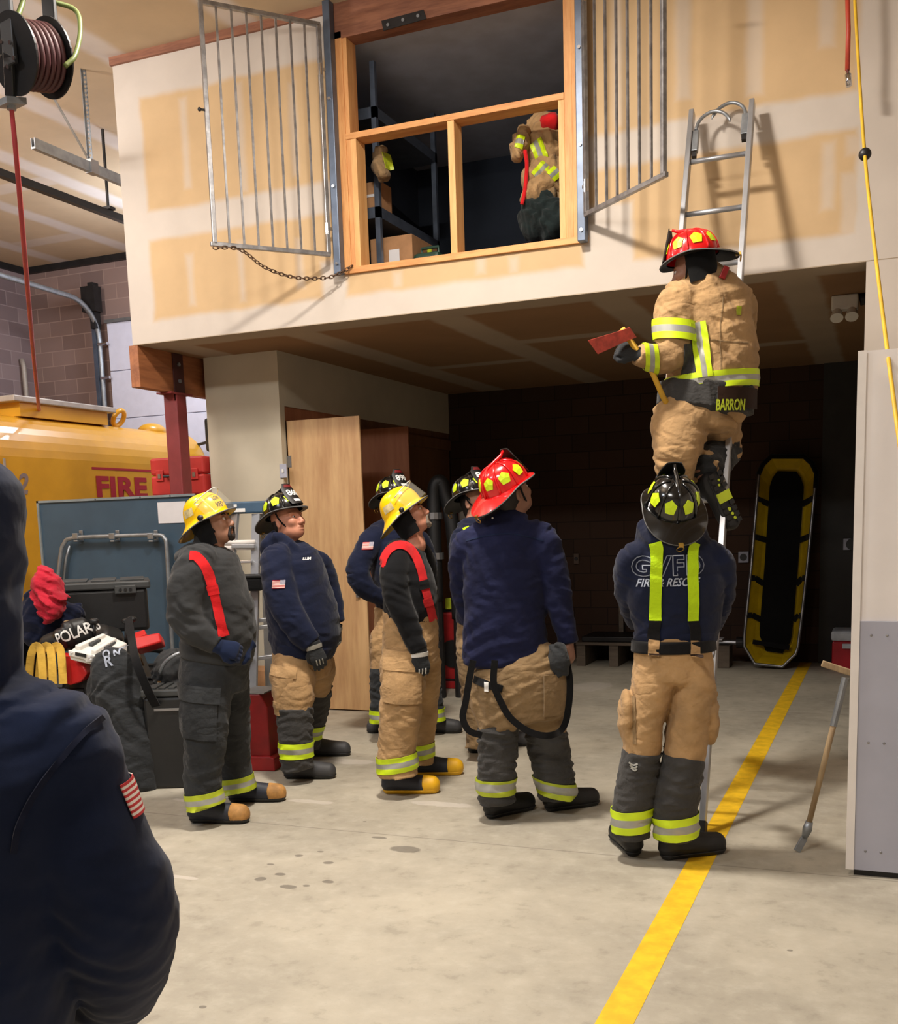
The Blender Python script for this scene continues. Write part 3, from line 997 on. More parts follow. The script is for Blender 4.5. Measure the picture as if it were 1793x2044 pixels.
dr = thing('door_3', None, None, (-8.4, 12.15, 0))
dr['kind'] = 'structure'
for i in range(7):
    z = i * .64
    MB().box((-9.95, 12.13, z + .004), (-6.9, 12.19, z + .636)).put('door_panel', M['garage_white'], dr, bev=.006)
MB().box((-9.97, 12.1, 4.478), (-6.9, 12.19, 4.52)).put('weather_strip', M['grey_rubber'], dr)
tr = thing('door_track', 'curved galvanised track beside the white garage door', 'track', (-10.05, 12.05, 0))
tp = [(-10.05, 12.08, 0.0), (-10.05, 12.08, 3.9)] + [(-10.05, 12.08 - .55 * (1 - math.cos(a)), 4.25 + .5 * math.sin(a)) for a in np.linspace(0, 1.57, 9)] + [(-10.05, 10.5, 4.78), (-10.05, 8.0, 4.85)]
MB().tube(tp, .035, 8).put('track_rail', M['galv'], tr, smooth=True)
MB().box((-10.14, 12.04, 0.02), (-10.08, 12.12, 4.7)).put('angle', M['steel_blue'], tr)
MB().box((-10.2, 11.95, 4.62), (-9.98, 12.1, 4.95)).box((-10.1, 11.98, 4.4), (-10.02, 12.1, 5.0)).put('spring_bracket', M['iron'], tr)
for z in (3.75, 4.2):
    MB().tube([(-10.05, 12.05, z), (-9.9, 12.05, z)], .02, 8).put('roller', M['chrome'], tr)
MB().tube([(-6.87, 12.08, 3.15), (-6.98, 12.08, 3.15)], .03).put('roller', M['chrome'], tr)
tag(MB().box((-11.36, 9.2, 5.28), (-11.3, YB, ZC)).box((-11.36, 12.13, 5.28), (XL, YB, ZC)).put('trim_8', M['iron']), kind='structure')
cd = MB().tube([(-11.3, 11.95, 2.2), (-11.3, 11.95, 4.0), (-11.33, 11.95, 4.1)], .035, 8).put('conduit', M['hatch'], smooth=True)
tag(cd, 'pale conduit running up the left block wall behind the truck', 'pipe')

# ================================================================ beam and steel post under the loft corner
bm_ = thing('timber_beam', 'laminated timber beam end under the loft corner', 'beam', (-5.77, 7.7, 2.83))
MB().box((-5.825, 7.352, 2.83), (-5.735, 11.5, 3.165)).put('beam', M['glulam'], bm_, bev=.004)
pp = thing('steel_post', 'maroon painted steel post carrying the timber beam', 'post', (-5.78, 7.86, 0))
MB().box((-5.85, 7.80, 0.012), (-5.71, 7.94, 2.83)).put('post_tube', M['maroon'], pp, bev=.01)
MB().box((-5.733, 7.80, 2.76), (-5.722, 7.94, 3.16)).put('side_plate', M['maroon_dark'], pp)
MB().box((-5.86, 7.72, 2.815), (-5.70, 8.02, 2.829)).put('cap_plate', M['maroon'], pp)
MB().box((-5.9, 7.75, 0), (-5.66, 7.99, .012)).put('base_plate', M['maroon'], pp)
for z in (2.93, 3.07):
    MB().tube([(-5.722, 7.87, z), (-5.708, 7.87, z)], .017, 6).put('bolt', M['galv'], pp)

# ================================================================ yellow tanker truck
TX = -8.0
trk = thing('tanker_truck', 'yellow fire tanker truck parked behind the blue-grey board', 'truck', (-9.1, 9, 0))
prof = [(-8.0, .95), (-8.0, 2.36)] + [(-8.42 + .42 * math.cos(a), 2.40 + .47 * math.sin(a)) for a in np.linspace(0.05, 1.45, 9)] + [(-8.6, 2.88), (-9.7, 2.88)] + [(-9.88 - .42 * math.cos(a), 2.40 + .47 * math.sin(a)) for a in np.linspace(1.45, .05, 6)] + [(-10.3, .95)]
tank = MB().prism([(x, 4.6, z) for x, z in prof], (0, 6.9, 0)).put('tank', M['truck'], trk, bev=.03, smooth=False)
for p in tank.data.polygons: p.use_smooth = False
MB().box((-10.0, 4.6, .55), (-8.3, 11.6, .95)).put('chassis', M['black_paint'], trk)
for y in (5.6, 10.2):
    for x in (-8.25, -10.05):
        MB().tube([(x - .15, y, .5), (x + .15, y, .5)], .5, 28).put('wheel', M['rubber'], trk, smooth=False)
MB().box((-8.9, 8.62, 2.86), (-8.25, 9.95, 3.0)).put('hatch_base', M['truck'], trk)
MB().box((-8.95, 8.5, 3.0), (-8.2, 10.05, 3.06)).put('hatch_lid', M['hatch'], trk, bev=.01)
c0 = Vector((-8.42, 10.35, 2.98))
MB().tube([c0 + Vector((math.sin(a) * .05, math.cos(a) * .085, math.sin(a) * .0 + math.sin(a) * .085)) for a in np.linspace(0, 6.283, 20)[:-1]], .028, 8, closed=True).put('lifting_eye', M['truck'], trk, smooth=True)
MB().ball((-8.45, 11.0, 2.87), (.16, .2, .1)).put('dome_cap', M['truck'], trk, smooth=True)
MB().tube([(-8.4, 11.35, 2.85), (-8.4, 11.35, 3.05)], .014).put('handrail', M['chrome'], trk)
MB().box((-7.98, 11.42, 2.62), (-7.78, 11.5, 3.03)).put('mirror', M['black_plastic'], trk, bev=.03)
MB().bar((-8.2, 11.46, 2.7), (-7.9, 11.46, 2.75), .03, .03).put('mirror_arm', M['black_paint'], trk)
tv, tf = text_mesh('FIRE', .30, (0, 1, 0), (0, 0, 1), Vector((TX + .004, 9.38, 2.05)), .002, bold=.012, space=1.05, width=.86)
link('lettering', tv, tf, M['truck_red'], trk)
tv, tf = text_mesh('2', .28, (0, 1, 0), (0, 0, 1), on(34, 985, x=TX + .004), .002, bold=.008, shear=.3)
link('number', tv, tf, M['truck_grey'], trk)
MB().box((TX, 9.33, 2.335), (TX + .004, 10.42, 2.36)).put('stripe', M['truck_red'], trk)
MB().box((TX - .002, 8.075, .95), (TX + .008, 8.10, 2.4)).put('seam', M['hatch'], trk)

# ================================================================ blue-grey board, paper, conduit hoop, red case
bd = thing('sheet_metal_board', 'large blue-grey sheet metal board standing in front of the maroon post', 'board', (-6.7, 7.62, 0))
a, b = on(76, 1000, y=7.6), on(390, 984, y=7.6)
BX0, BX1, BZ = a.x, b.x, a.z
MB().box((BX0, 7.6, 0.0), (BX1, 7.64, BZ)).put('panel', M['board'], bd)
MB().box((BX0 - .01, 7.585, BZ - .02), (BX1, 7.66, BZ)).box((BX0 - .01, 7.585, 0), (BX0 + .012, 7.66, BZ)).put('flange', M['board_edge'], bd)
for px in (190, 280, 340):
    q = on(px, 995, y=7.585)
    MB().ball((q.x, 7.583, BZ - .01), (.007, .004, .007), 8, 5).put('rivet', M['iron'], bd)
a, b = on(314, 1003, y=7.595), on(372, 1043, y=7.595)
tag(MB().box((a.x, 7.594, b.z), (b.x, 7.599, a.z)).put('paper_sheet', M['paper']), 'white paper sheet taped on the blue-grey board', 'paper')
hp_ = thing('conduit_hoop', 'bent galvanised tube frame standing against the blue-grey board', 'tube frame', (-6.7, 7.5, 0))
yy = 7.53
pts = [on(104, 1330, y=yy), on(112, 1200, y=yy), on(121, 1110, y=yy), on(128, 1085, y=yy), on(146, 1074, y=yy), on(230, 1070, y=yy), on(312, 1068, y=yy), on(328, 1074, y=yy), on(333, 1092, y=yy), on(338, 1180, y=yy), on(347, 1340, y=yy)]
for q in (pts[0], pts[-1]): q.z = max(q.z, .0)
base = [Vector((pts[0].x, yy, 0))] + pts + [Vector((pts[-1].x, yy, 0))]
MB().tube(spline(base, 6), .019, 10).put('tube', M['galv'], hp_, smooth=True)
pts2 = [q + Vector((.035, .03, -.02)) for q in pts[1:4]]
MB().tube(pts2, .012, 8).put('brace_tube', M['galv'], hp_, smooth=True)
MB().tube([q + Vector((-.03, .03, -.02)) for q in pts[8:]], .012, 8).put('brace_tube', M['galv'], hp_, smooth=True)
for px in (153, 226, 303):
    q = on(px, 1070, y=yy)
    c_ = MB().box((q.x - .022, yy - .022, q.z - .05), (q.x + .022, 7.595, q.z - .035)).box((q.x - .02, 7.585, q.z - .05), (q.x + .02, 7.598, q.z + .05))
    c_.box((q.x - .03, yy - .024, q.z - .026), (q.x + .03, yy + .024, q.z + .026)).put('clamp', M['galv'], hp_, bev=.004)
rk = thing('storage_rack', 'grey rack behind the board carrying the red case', 'rack', (-6.1, 8.4, 0))
MB().box((-6.6, 8.12, 1.93), (-5.72, 8.6, 1.965)).put('shelf', M['steel_blue'], rk)
for x, y in ((-6.55, 8.15), (-6.55, 8.56), (-5.77, 8.15), (-5.77, 8.56)):
    MB().box((x - .02, y - .02, 0), (x + .02, y + .02, 1.93)).put('leg', M['steel_blue'], rk)
rcx = thing('hard_case', 'red plastic hard case standing on the rack behind the maroon post', 'case', (-6.0, 8.25, 1.965))
MB().box((-6.31, 8.14, 1.966), (-5.72, 8.32, 2.15)).put('case_body', M['red_case'], rcx, bev=.02)
MB().box((-6.31, 8.14, 2.155), (-5.72, 8.32, 2.31)).put('lid', M['red_case'], rcx, bev=.02)
for x in (-6.2, -5.82):
    MB().box((x - .04, 8.128, 2.1), (x + .04, 8.14, 2.2)).put('latch', M['red_case'], rcx, bev=.004)
    MB().box((x - .015, 8.122, 2.125), (x + .015, 8.128, 2.165)).put('latch_plate', M['steel'], rcx)
MB().tube([(-6.12, 8.13, 2.14), (-6.12, 8.09, 2.14), (-5.92, 8.09, 2.14), (-5.92, 8.13, 2.14)], .012).put('handle', M['black_plastic'], rcx)
# ================================================================ soft-shape modeller (distance fields -> one closed mesh)
def nrm(v):
    v = np.asarray(v, dtype=float)
    return v / np.linalg.norm(v)


def V3(v): return np.array([v[0], v[1], v[2]], dtype=float)


def smin(a, b, k):
    if k <= 0: return np.minimum(a, b)
    h = np.maximum(k - np.abs(a - b), 0) / k
    return np.minimum(a, b) - h * h * k * 0.25


class SDF:
    def __init__(s):
        s.p = []
        s.post = None
        s.folds = []

    def add(s, segs, k, op='u'):
        """segs: list of (fn, lo, hi) joined hard, then blended into the rest over k"""
        s.p.append((segs, k, op))
        return s

    def ball(s, c, r, k=.03, R=None, op='u'):
        c = V3(c)
        r = np.array(r, dtype=float) if hasattr(r, '__len__') else np.array([r, r, r], dtype=float)
        R = np.eye(3) if R is None else np.asarray(R, dtype=float)

        def fn(x, y, z):
            dx, dy, dz = x - c[0], y - c[1], z - c[2]
            q = [dx * R[0, i] + dy * R[1, i] + dz * R[2, i] for i in range(3)]
            k0 = np.sqrt((q[0] / r[0]) ** 2 + (q[1] / r[1]) ** 2 + (q[2] / r[2]) ** 2) + 1e-9
            k1 = np.sqrt((q[0] / r[0] ** 2) ** 2 + (q[1] / r[1] ** 2) ** 2 + (q[2] / r[2] ** 2) ** 2) + 1e-9
            return k0 * (k0 - 1) / k1
        e = np.sqrt(((R * r) ** 2).sum(1))
        return s.add([(fn, c - e, c + e)], k, op)

    def tube(s, st, k=.03, lat=None, cap=.35, res=3, op='u', smooth=True):
        """elliptical limb: st = [(centre, half width, half depth)]; the width lies along lat"""
        lat = V3(CR if lat is None else lat)
        dat = np.array([[*V3(c), a, b] for c, a, b in st])
        if smooth and len(dat) > 2: dat = np.array(spline(list(dat), res))
        segs = []
        n = len(dat) - 1
        for i in range(n):
            A, B = dat[i], dat[i + 1]
            ax = B[:3] - A[:3]
            L = np.linalg.norm(ax)
            if L < 1e-5: continue
            u = ax / L
            w = lat - u * lat.dot(u)
            if np.linalg.norm(w) < .05: w = np.cross(u, [0, 0, 1.0])
            w = nrm(w)
            v = np.cross(u, w)

            def fn(x, y, z, A=A, B=B, L=L, u=u, w=w, v=v, i=i):
                dx, dy, dz = x - A[0], y - A[1], z - A[2]
                ax_ = dx * u[0] + dy * u[1] + dz * u[2]
                t = np.clip(ax_ / L, 0, 1)
                e = ax_ - t * L
                xw = dx * w[0] + dy * w[1] + dz * w[2]
                xv = dx * v[0] + dy * v[1] + dz * v[2]
                a = A[3] + t * (B[3] - A[3])
                b = A[4] + t * (B[4] - A[4])
                m = np.minimum(a, b)
                if i == 0 and i == n - 1: ce = m * cap
                elif i == 0: ce = np.where(t <= 0, m * cap, m * .4)
                elif i == n - 1: ce = np.where(t >= 1, m * cap, m * .4)
                else: ce = m * .4
                q = np.sqrt((xw / a) ** 2 + (xv / b) ** 2 + (e / ce) ** 2) + 1e-9
                g = np.sqrt((xw / a ** 2) ** 2 + (xv / b ** 2) ** 2 + (e / ce ** 2) ** 2) + 1e-9
                return np.minimum(q * (q - 1) / g, (q - 1) * m * 3 + .2)
            r = max(A[3], A[4], B[3], B[4])
            segs.append((fn, np.minimum(A[:3], B[:3]) - r, np.maximum(A[:3], B[:3]) + r))
        return s.add(segs, k, op)

    def cap(s, a, b, ra, rb, k=.02, op='u'):
        return s.tube([(a, ra, ra), (b, rb, rb)], k, lat=nrm(np.cross(V3(b) - V3(a), [.31, .2, .93])), cap=1.0, op=op)

    def chain(s, pts, rs, k=.01, op='u'):
        for i in range(len(pts) - 1): s.cap(pts[i], pts[i + 1], rs[i], rs[i + 1], k if i == 0 else .004, op)
        return s

    def fold(s, amp, lam, d, seed=0, c=None, r=.2):
        """creases: ridges of wavelength lam across direction d (near c only, if given)"""
        rs = np.random.RandomState(seed)
        d = nrm(d)
        s.folds.append((amp, 2 * math.pi / lam, d, nrm(rs.randn(3)), nrm(rs.randn(3)), rs.rand(3) * 6.28, None if c is None else V3(c), r))
        return s

    def _fold(s, x, y, z):
        tot = 0
        for amp, f, d, d2, d3, ph, c, r in s.folds:
            a = f * (x * d[0] + y * d[1] + z * d[2])
            b = f * .45 * (x * d2[0] + y * d2[1] + z * d2[2])
            g = f * .3 * (x * d3[0] + y * d3[1] + z * d3[2])
            v = np.sin(a + 1.6 * np.sin(b + ph[1]) + ph[0])
            v = v * np.abs(v) * (0.6 + 0.4 * np.sin(g + ph[2])) * amp
            if c is not None: v = v * np.exp(-((x - c[0]) ** 2 + (y - c[1]) ** 2 + (z - c[2]) ** 2) / (r * r))
            tot = tot + v
        return tot

    def __call__(s, P):
        x, y, z = P[:, 0], P[:, 1], P[:, 2]
        F = np.full(len(P), 1.0)
        for segs, k, op in s.p:
            d = np.full(len(P), 1.0)
            for fn, lo, hi in segs: d = np.minimum(d, fn(x, y, z))
            F = smin(F, d, k) if op == 'u' else -smin(-F, d, k)
        if s.folds: F = F + s._fold(x, y, z)
        if s.post: F = s.post(x, y, z, F)
        return F

    def bounds(s):
        lo = np.min([g[1] for q in s.p if q[2] == 'u' for g in q[0]], axis=0)
        hi = np.max([g[2] for q in s.p if q[2] == 'u' for g in q[0]], axis=0)
        return lo, hi

    def field(s, axs):
        F = np.full([len(a) for a in axs], 1.0, dtype=np.float32)
        X = [a.astype(np.float32) for a in axs]

        def cut(lo, hi, m):
            sl = []
            for i in range(3):
                a = max(0, np.searchsorted(axs[i], lo[i] - m) - 1)
                b = min(len(axs[i]), np.searchsorted(axs[i], hi[i] + m) + 1)
                sl.append(slice(a, max(b, a + 1)))
            return tuple(sl)
        hmax = max(np.diff(a).max() for a in axs)
        for segs, k, op in s.p:
            m = k + 2.5 * hmax + .01
            lo = np.min([g[1] for g in segs], axis=0)
            hi = np.max([g[2] for g in segs], axis=0)
            S = cut(lo, hi, m)
            D = np.full(F[S].shape, 1.0, dtype=np.float32)
            for fn, a, b in segs:
                T = cut(a, b, m)
                loc = tuple(slice(T[i].start - S[i].start, T[i].stop - S[i].start) for i in range(3))
                if min(D[loc].shape) == 0: continue
                d = fn(X[0][T[0]][:, None, None], X[1][T[1]][None, :, None], X[2][T[2]][None, None, :])
                D[loc] = np.minimum(D[loc], d)
            F[S] = smin(F[S], D, k) if op == 'u' else -smin(-F[S], D, k)
        g = (X[0][:, None, None], X[1][None, :, None], X[2][None, None, :])
        if s.folds: F = F + np.where(np.abs(F) < .08, s._fold(*g), 0).astype(np.float32)
        if s.post: F = s.post(*g, F)
        return F

    def axes(s, h, fine=None):
        lo, hi = s.bounds()
        lo, hi = lo - 2.2 * h - .012, hi + 2.2 * h + .012
        out = []
        for i in range(3):
            if fine is None:
                out.append(np.arange(lo[i], hi[i] + h, h))
            else:
                fl, fh, fs = fine
                a, b = max(lo[i], fl[i]), min(hi[i], fh[i])
                L = a - np.arange(0, max(0, a - lo[i]) + h, h)[::-1]
                mid = np.arange(a, b, fs)
                H = np.arange(mid[-1] + fs, hi[i] + h, h)
                out.append(np.concatenate([L[:-1] if len(L) > 1 else L[:0], mid, H]))
        return out

    def mesh(s, name, m, parent, h=.008, fine=None, **k):
        v, f = surfnets(s.field(s.axes(h, fine)), s.axes(h, fine))
        return link(name, v, f, m, parent, smooth=True, **k)


def surfnets(F, axs):
    S = F < 0
    c = np.zeros([n - 1 for n in F.shape], dtype=np.uint8)
    cor = [(i, j, k) for i in (0, 1) for j in (0, 1) for k in (0, 1)]
    sh = c.shape
    for i, j, k in cor: c += S[i:i + sh[0], j:j + sh[1], k:k + sh[2]]
    act = (c > 0) & (c < 8)
    I = np.argwhere(act)
    idx = np.full(c.shape, -1, dtype=np.int64)
    idx[act] = np.arange(len(I))
    acc = np.zeros((len(I), 3)); cnt = np.zeros(len(I))
    for a in cor:
        for ax in range(3):
            if a[ax]: continue
            b = list(a); b[ax] = 1
            A, B = I + a, I + b
            fa, fb = F[A[:, 0], A[:, 1], A[:, 2]].astype(float), F[B[:, 0], B[:, 1], B[:, 2]].astype(float)
            m = (fa < 0) != (fb < 0)
            t = np.where(m, fa / np.where(m, fa - fb, 1), 0)
            for q in range(3):
                pa, pb = axs[q][A[:, q]], axs[q][B[:, q]]
                acc[:, q] += np.where(m, pa + t * (pb - pa), 0)
            cnt += m
    V = acc / cnt[:, None]
    faces = []
    for ax in range(3):
        o1, o2 = (ax + 1) % 3, (ax + 2) % 3
        s0 = [slice(None)] * 3; s1 = [slice(None)] * 3
        s0[ax], s1[ax] = slice(0, -1), slice(1, None)
        for o in (o1, o2): s0[o] = s1[o] = slice(1, -1)
        lo, hi = S[tuple(s0)], S[tuple(s1)]
        E = np.argwhere(lo != hi)
        if not len(E): continue
        ins = lo[E[:, 0], E[:, 1], E[:, 2]]
        E = E.copy()
        for o in (o1, o2): E[:, o] += 1
        q = []
        for da, db in ((-1, -1), (0, -1), (0, 0), (-1, 0)):
            G = E.copy()
            G[:, o1] += da; G[:, o2] += db
            q.append(idx[G[:, 0], G[:, 1], G[:, 2]])
        q = np.stack(q, 1)
        q[~ins] = q[~ins][:, ::-1]
        faces.append(q)
    Fc = np.concatenate(faces)
    return V, Fc[(Fc >= 0).all(1)]


def trace(sdf, P, D, off=.003, n=40, far=.7):
    """march points along D until they lie off above the surface"""
    P = np.array(P, dtype=float); D = np.array(D, dtype=float)
    if D.ndim == 1: D = np.repeat(D[None], len(P), 0)
    T = np.zeros(len(P))
    for _ in range(n):
        d = sdf(P + D * T[:, None]) - off
        T = np.clip(T + np.clip(d * .8, -.02, .05), 0, far)
    return P + D * T[:, None]


def ring_band(name, sdf, c, axis, hw, parent, mats, fm_rows, off=.004, nu=44, rows=6, tilt=None):
    """a sewn band all round a limb; fm_rows gives the material of each row"""
    c, axis = V3(c), nrm(axis)
    a = nrm(np.cross(axis, [.2, .97, .1])); b = np.cross(axis, a)
    P, D = [], []
    for r in range(rows + 1):
        for k in range(nu):
            an = 2 * math.pi * k / nu
            P.append(c + axis * hw * (2 * r / rows - 1)); D.append(a * math.cos(an) + b * math.sin(an))
    P, D = np.array(P), np.array(D)
    T = np.zeros(len(P))
    for _ in range(40):
        d = off - sdf(P + D * T[:, None])
        T = np.clip(T + np.clip(d * .8, -.02, .03), 0, .3)
    V = P + D * T[:, None]
    fs, fm = [], []
    for r in range(rows):
        for k in range(nu):
            fs.append((r * nu + k, r * nu + (k + 1) % nu, (r + 1) * nu + (k + 1) % nu, (r + 1) * nu + k)); fm.append(fm_rows[r])
    return link(name, V, fs, None, parent, smooth=True, mats=mats, fm=fm, solid=.003)


def strip(name, sdf, pts, width, parent, mats, d, fm=None, off=.004, n=40, cols=2, wdir=None, back=.25, thick=.003):
    """a strap laid on the surface along pts, pressed on along direction d"""
    d = nrm(d)
    pts = np.array([V3(p) for p in pts])
    q = np.array(spline(list(pts), 8))
    L = np.concatenate([[0], np.cumsum(np.linalg.norm(np.diff(q, axis=0), axis=1))])
    s = np.linspace(0, L[-1], n)
    C = np.stack([np.interp(s, L, q[:, i]) for i in range(3)], 1)
    P = []
    for i in range(n):
        t = C[min(i + 1, n - 1)] - C[max(i - 1, 0)]
        w = nrm(np.cross(t, d)) if wdir is None else nrm(wdir)
        for j in range(cols + 1): P.append(C[i] + w * width * (j / cols - .5))
    P = np.array(P)
    V = trace(sdf, P - d * back, d, off, far=back * 2) if sdf is not None else P
    fs, mm = [], []
    for i in range(n - 1):
        for j in range(cols):
            a = i * (cols + 1) + j
            fs.append((a, a + 1, a + cols + 2, a + cols + 1)); mm.append(0 if fm is None else fm((i + .5) / (n - 1), j))
    o = link(name, V, fs, None, parent, smooth=True, mats=mats, fm=mm, solid=thick)
    o.modifiers['thick'].offset = 0
    return o


def decal(sdf, V, d, off=.003, back=.3):
    d = nrm(d)
    return trace(sdf, np.array([V3(v) for v in V]) - d * back, d, off, far=back * 2)


def flag_patch(sdf, c, U, Vv, d, w, h, parent, canton_right=False):
    """stripes and canton of a flag patch, pressed onto a sleeve along d"""
    c, U, Vv = V3(c), nrm(U), nrm(Vv)
    nx, ny = 20, 13
    P = [c + U * w * (i / nx - .5) + Vv * h * (j / ny - .5) for j in range(ny + 1) for i in range(nx + 1)]
    V = decal(sdf, P, d)
    fs, fm = [], []
    for j in range(ny):
        for i in range(nx):
            a = j * (nx + 1) + i
            fs.append((a, a + 1, a + nx + 2, a + nx + 1))
            x = nx - 1 - i if canton_right else i
            can = j >= 6 and x < 8
            fm.append(2 if can and (i + j) % 2 == 0 else 1 if can else (0 if j % 2 == 0 else 2))
    o = link('flag_patch', V, fs, None, parent, smooth=True, mats=[M['flag_red'], M['flag_blue'], M['flag_white']], fm=fm, solid=.002)
    o['label'] = 'striped flag patch with a starred canton'
    return o
# ================================================================ people: heads, hands, helmets, boots
def frame(fwd, up):
    f = nrm(fwd)
    l = nrm(np.cross(V3(up), f))
    return np.stack([f, l, np.cross(f, l)], 1)     # columns: forward, left, up


def head_prims(S, c, R, scale=1.0):
    c = V3(c)

    def p(x, y, z): return c + R @ (np.array([x, y, z]) * scale)

    def b(x, y, z, rx, ry, rz, k=.015, op='u', rot=None):
        S.ball(p(x, y, z), np.array([rx, ry, rz]) * scale, k, R if rot is None else R @ rot, op)
    b(-.012, 0, .035, .098, .076, .090)
    b(.028, 0, -.028, .066, .060, .078, .03)
    b(.056, 0, -.080, .034, .036, .028, .03)          # chin
    b(.02, 0, -.068, .055, .056, .035, .03)           # jaw
    b(.072, 0, .030, .020, .055, .014, .02)           # brow
    for s in (1, -1):
        b(.091, s * .031, .010, .013, .018, .012, .014, 's')   # eye sockets
        b(.068, s * .042, -.018, .022, .022, .022, .025)  # cheekbones
        b(-.008, s * .077, -.002, .020, .010, .032, .008)  # ears
        b(-.004, s * .084, .000, .010, .006, .018, .006, 's')
        b(.102, s * .012, -.034, .011, .009, .008, .008)  # nostrils
    S.cap(p(.086, 0, .018), p(.110, 0, -.026), .010 * scale, .013 * scale, .014)   # nose
    b(.092, 0, -.055, .010, .024, .007, .008)         # lips
    b(.089, 0, -.068, .011, .021, .008, .008)
    b(.099, 0, -.0615, .006, .022, .0018, .003, 's')
    S.cap(p(-.030, 0, -.03), p(-.045, 0, -.17), .055 * scale, .062 * scale, .03)    # neck


def head_parts(root, body, c, R, beard=None, hair='hair_dark'):
    c = V3(c)
    H = SDF()
    H.ball(c + R @ np.array([-.020, 0, .022]), (.096, .0795, .096), .01, R)
    H.ball(c + R @ np.array([-.055, 0, -.045]), (.05, .058, .05), .02, R)
    fw = R[:, 0]
    H.post = lambda x, y, z, F: np.maximum(F, (x - c[0]) * fw[0] + (y - c[1]) * fw[1] + (z - c[2]) * fw[2] - .012 - .5 * ((x - c[0]) * R[0, 2] + (y - c[1]) * R[1, 2] + (z - c[2]) * R[2, 2]))
    H.mesh('hair', M[hair], root, h=.007)
    Rm = Matrix([[float(x) for x in r] for r in R])

    def p(x, y, z): return Vector(c + R @ np.array([x, y, z]))
    for s in (1, -1):
        MB().ball(p(.081, s * .031, .008), (.012, .013, .011), 12, 8, Rm).put('eye', M['eye'], body, smooth=True)
        MB().ball(p(.0915, s * .031, .009), (.003, .0055, .0055), 10, 6, Rm).put('iris', M['black_plastic'], body, smooth=True)
        MB().tube([p(.093, s * .014, .030), p(.094, s * .030, .036), p(.084, s * .050, .031)], [.003, .0045, .003], 6).put('eyebrow', M[hair], body, smooth=True)
    if beard:
        S = SDF()
        S.ball(c + R @ np.array([.104, 0, -.047]), (.007, .027, .007), .01, R)
        for s in (1, -1): S.cap(c + R @ np.array([.099, s * .024, -.05]), c + R @ np.array([.086, s * .030, -.085]), .007, .010, .01)
        S.ball(c + R @ np.array([.082, 0, -.097]), (.020, .030, .020), .015, R)
        S.mesh('beard', M[beard], root, h=.0035)


def hand_prims(S, w, R, side, curl=.5, g=1.0, spread=.012, thumb=.6):
    """hand: wrist w, frame columns = fingers direction, thumb side, back of hand"""
    w = V3(w)

    def p(x, y, z): return w + R @ np.array([x, y, z])
    S.tube([(p(-.02, 0, 0), .032 * g, .024 * g), (p(.02, 0, 0), .038 * g, .022 * g), (p(.07, 0, .002), .046 * g, .019 * g), (p(.092, 0, 0), .044 * g, .016 * g)], .01, lat=R[:, 1], cap=.6)
    for i, (L, y) in enumerate(((.074, .034), (.082, .012), (.077, -.011), (.060, -.032))):
        pts, a, q = [], .12, np.array([.086, y, 0.0])
        yy = y * .15 + (1.5 - i) * spread * .3
        pts.append(p(*q))
        for n, fr in enumerate((.46, .30, .24)):
            a += curl * (0.7 if n == 0 else .9)
            q = q + np.array([math.cos(a), yy / .08 * .3, -math.sin(a)]) * L * fr
            pts.append(p(*q))
        S.chain(pts, [.0115 * g, .0105 * g, .0098 * g, .0088 * g], .008)
    t0 = np.array([.020, .030, -.004])
    t1 = t0 + np.array([.030, .028, -.012])
    t2 = t1 + np.array([.030, .012 - .02 * thumb, -.012])
    t3 = t2 + np.array([.024, -.004 - .02 * thumb, -.008])
    S.chain([p(*t0), p(*t1), p(*t2), p(*t3)], [.018 * g, .0140 * g, .0120 * g, .0100 * g], .012)


def hand_frame(fingers, back, right):
    f = nrm(fingers)
    b = V3(back); b = nrm(b - f * b.dot(f))
    t = np.cross(b, f) if not right else np.cross(f, b)      # thumb side
    return np.stack([f, t, b], 1)


def glove(root, w, fingers, back, right, m='black_canvas', curl=.5, palm=None, cuff=None, cuff_m=None, g=1.15, label=None, thumb=.6):
    R = hand_frame(fingers, back, right)
    S = SDF()
    hand_prims(S, w, R, right, curl, g, thumb=thumb)
    w = V3(w)
    f = R[:, 0]
    if cuff: S.tube([(w - f * cuff, .045, .038), (w - f * .01, .040, .030)], .02, lat=R[:, 1], cap=.2)
    o = S.mesh('glove', M[m], root, h=.0045)
    if label: o['label'] = label
    if palm:
        ring_band('glove_band', S, w + f * .0, f, .013, o, [M[palm]], [0] * 2, rows=2, off=.002, nu=26)
        for k in range(3):
            a = w + R @ np.array([.085, -.02 + .02 * k, .03])
            strip('knuckle_stripe', S, [a, a + R @ np.array([.035, 0, 0])], .007, o, [M[palm]], -R[:, 2], n=8, cols=1, off=.002, back=.05)
    return o


BOOTS = {}


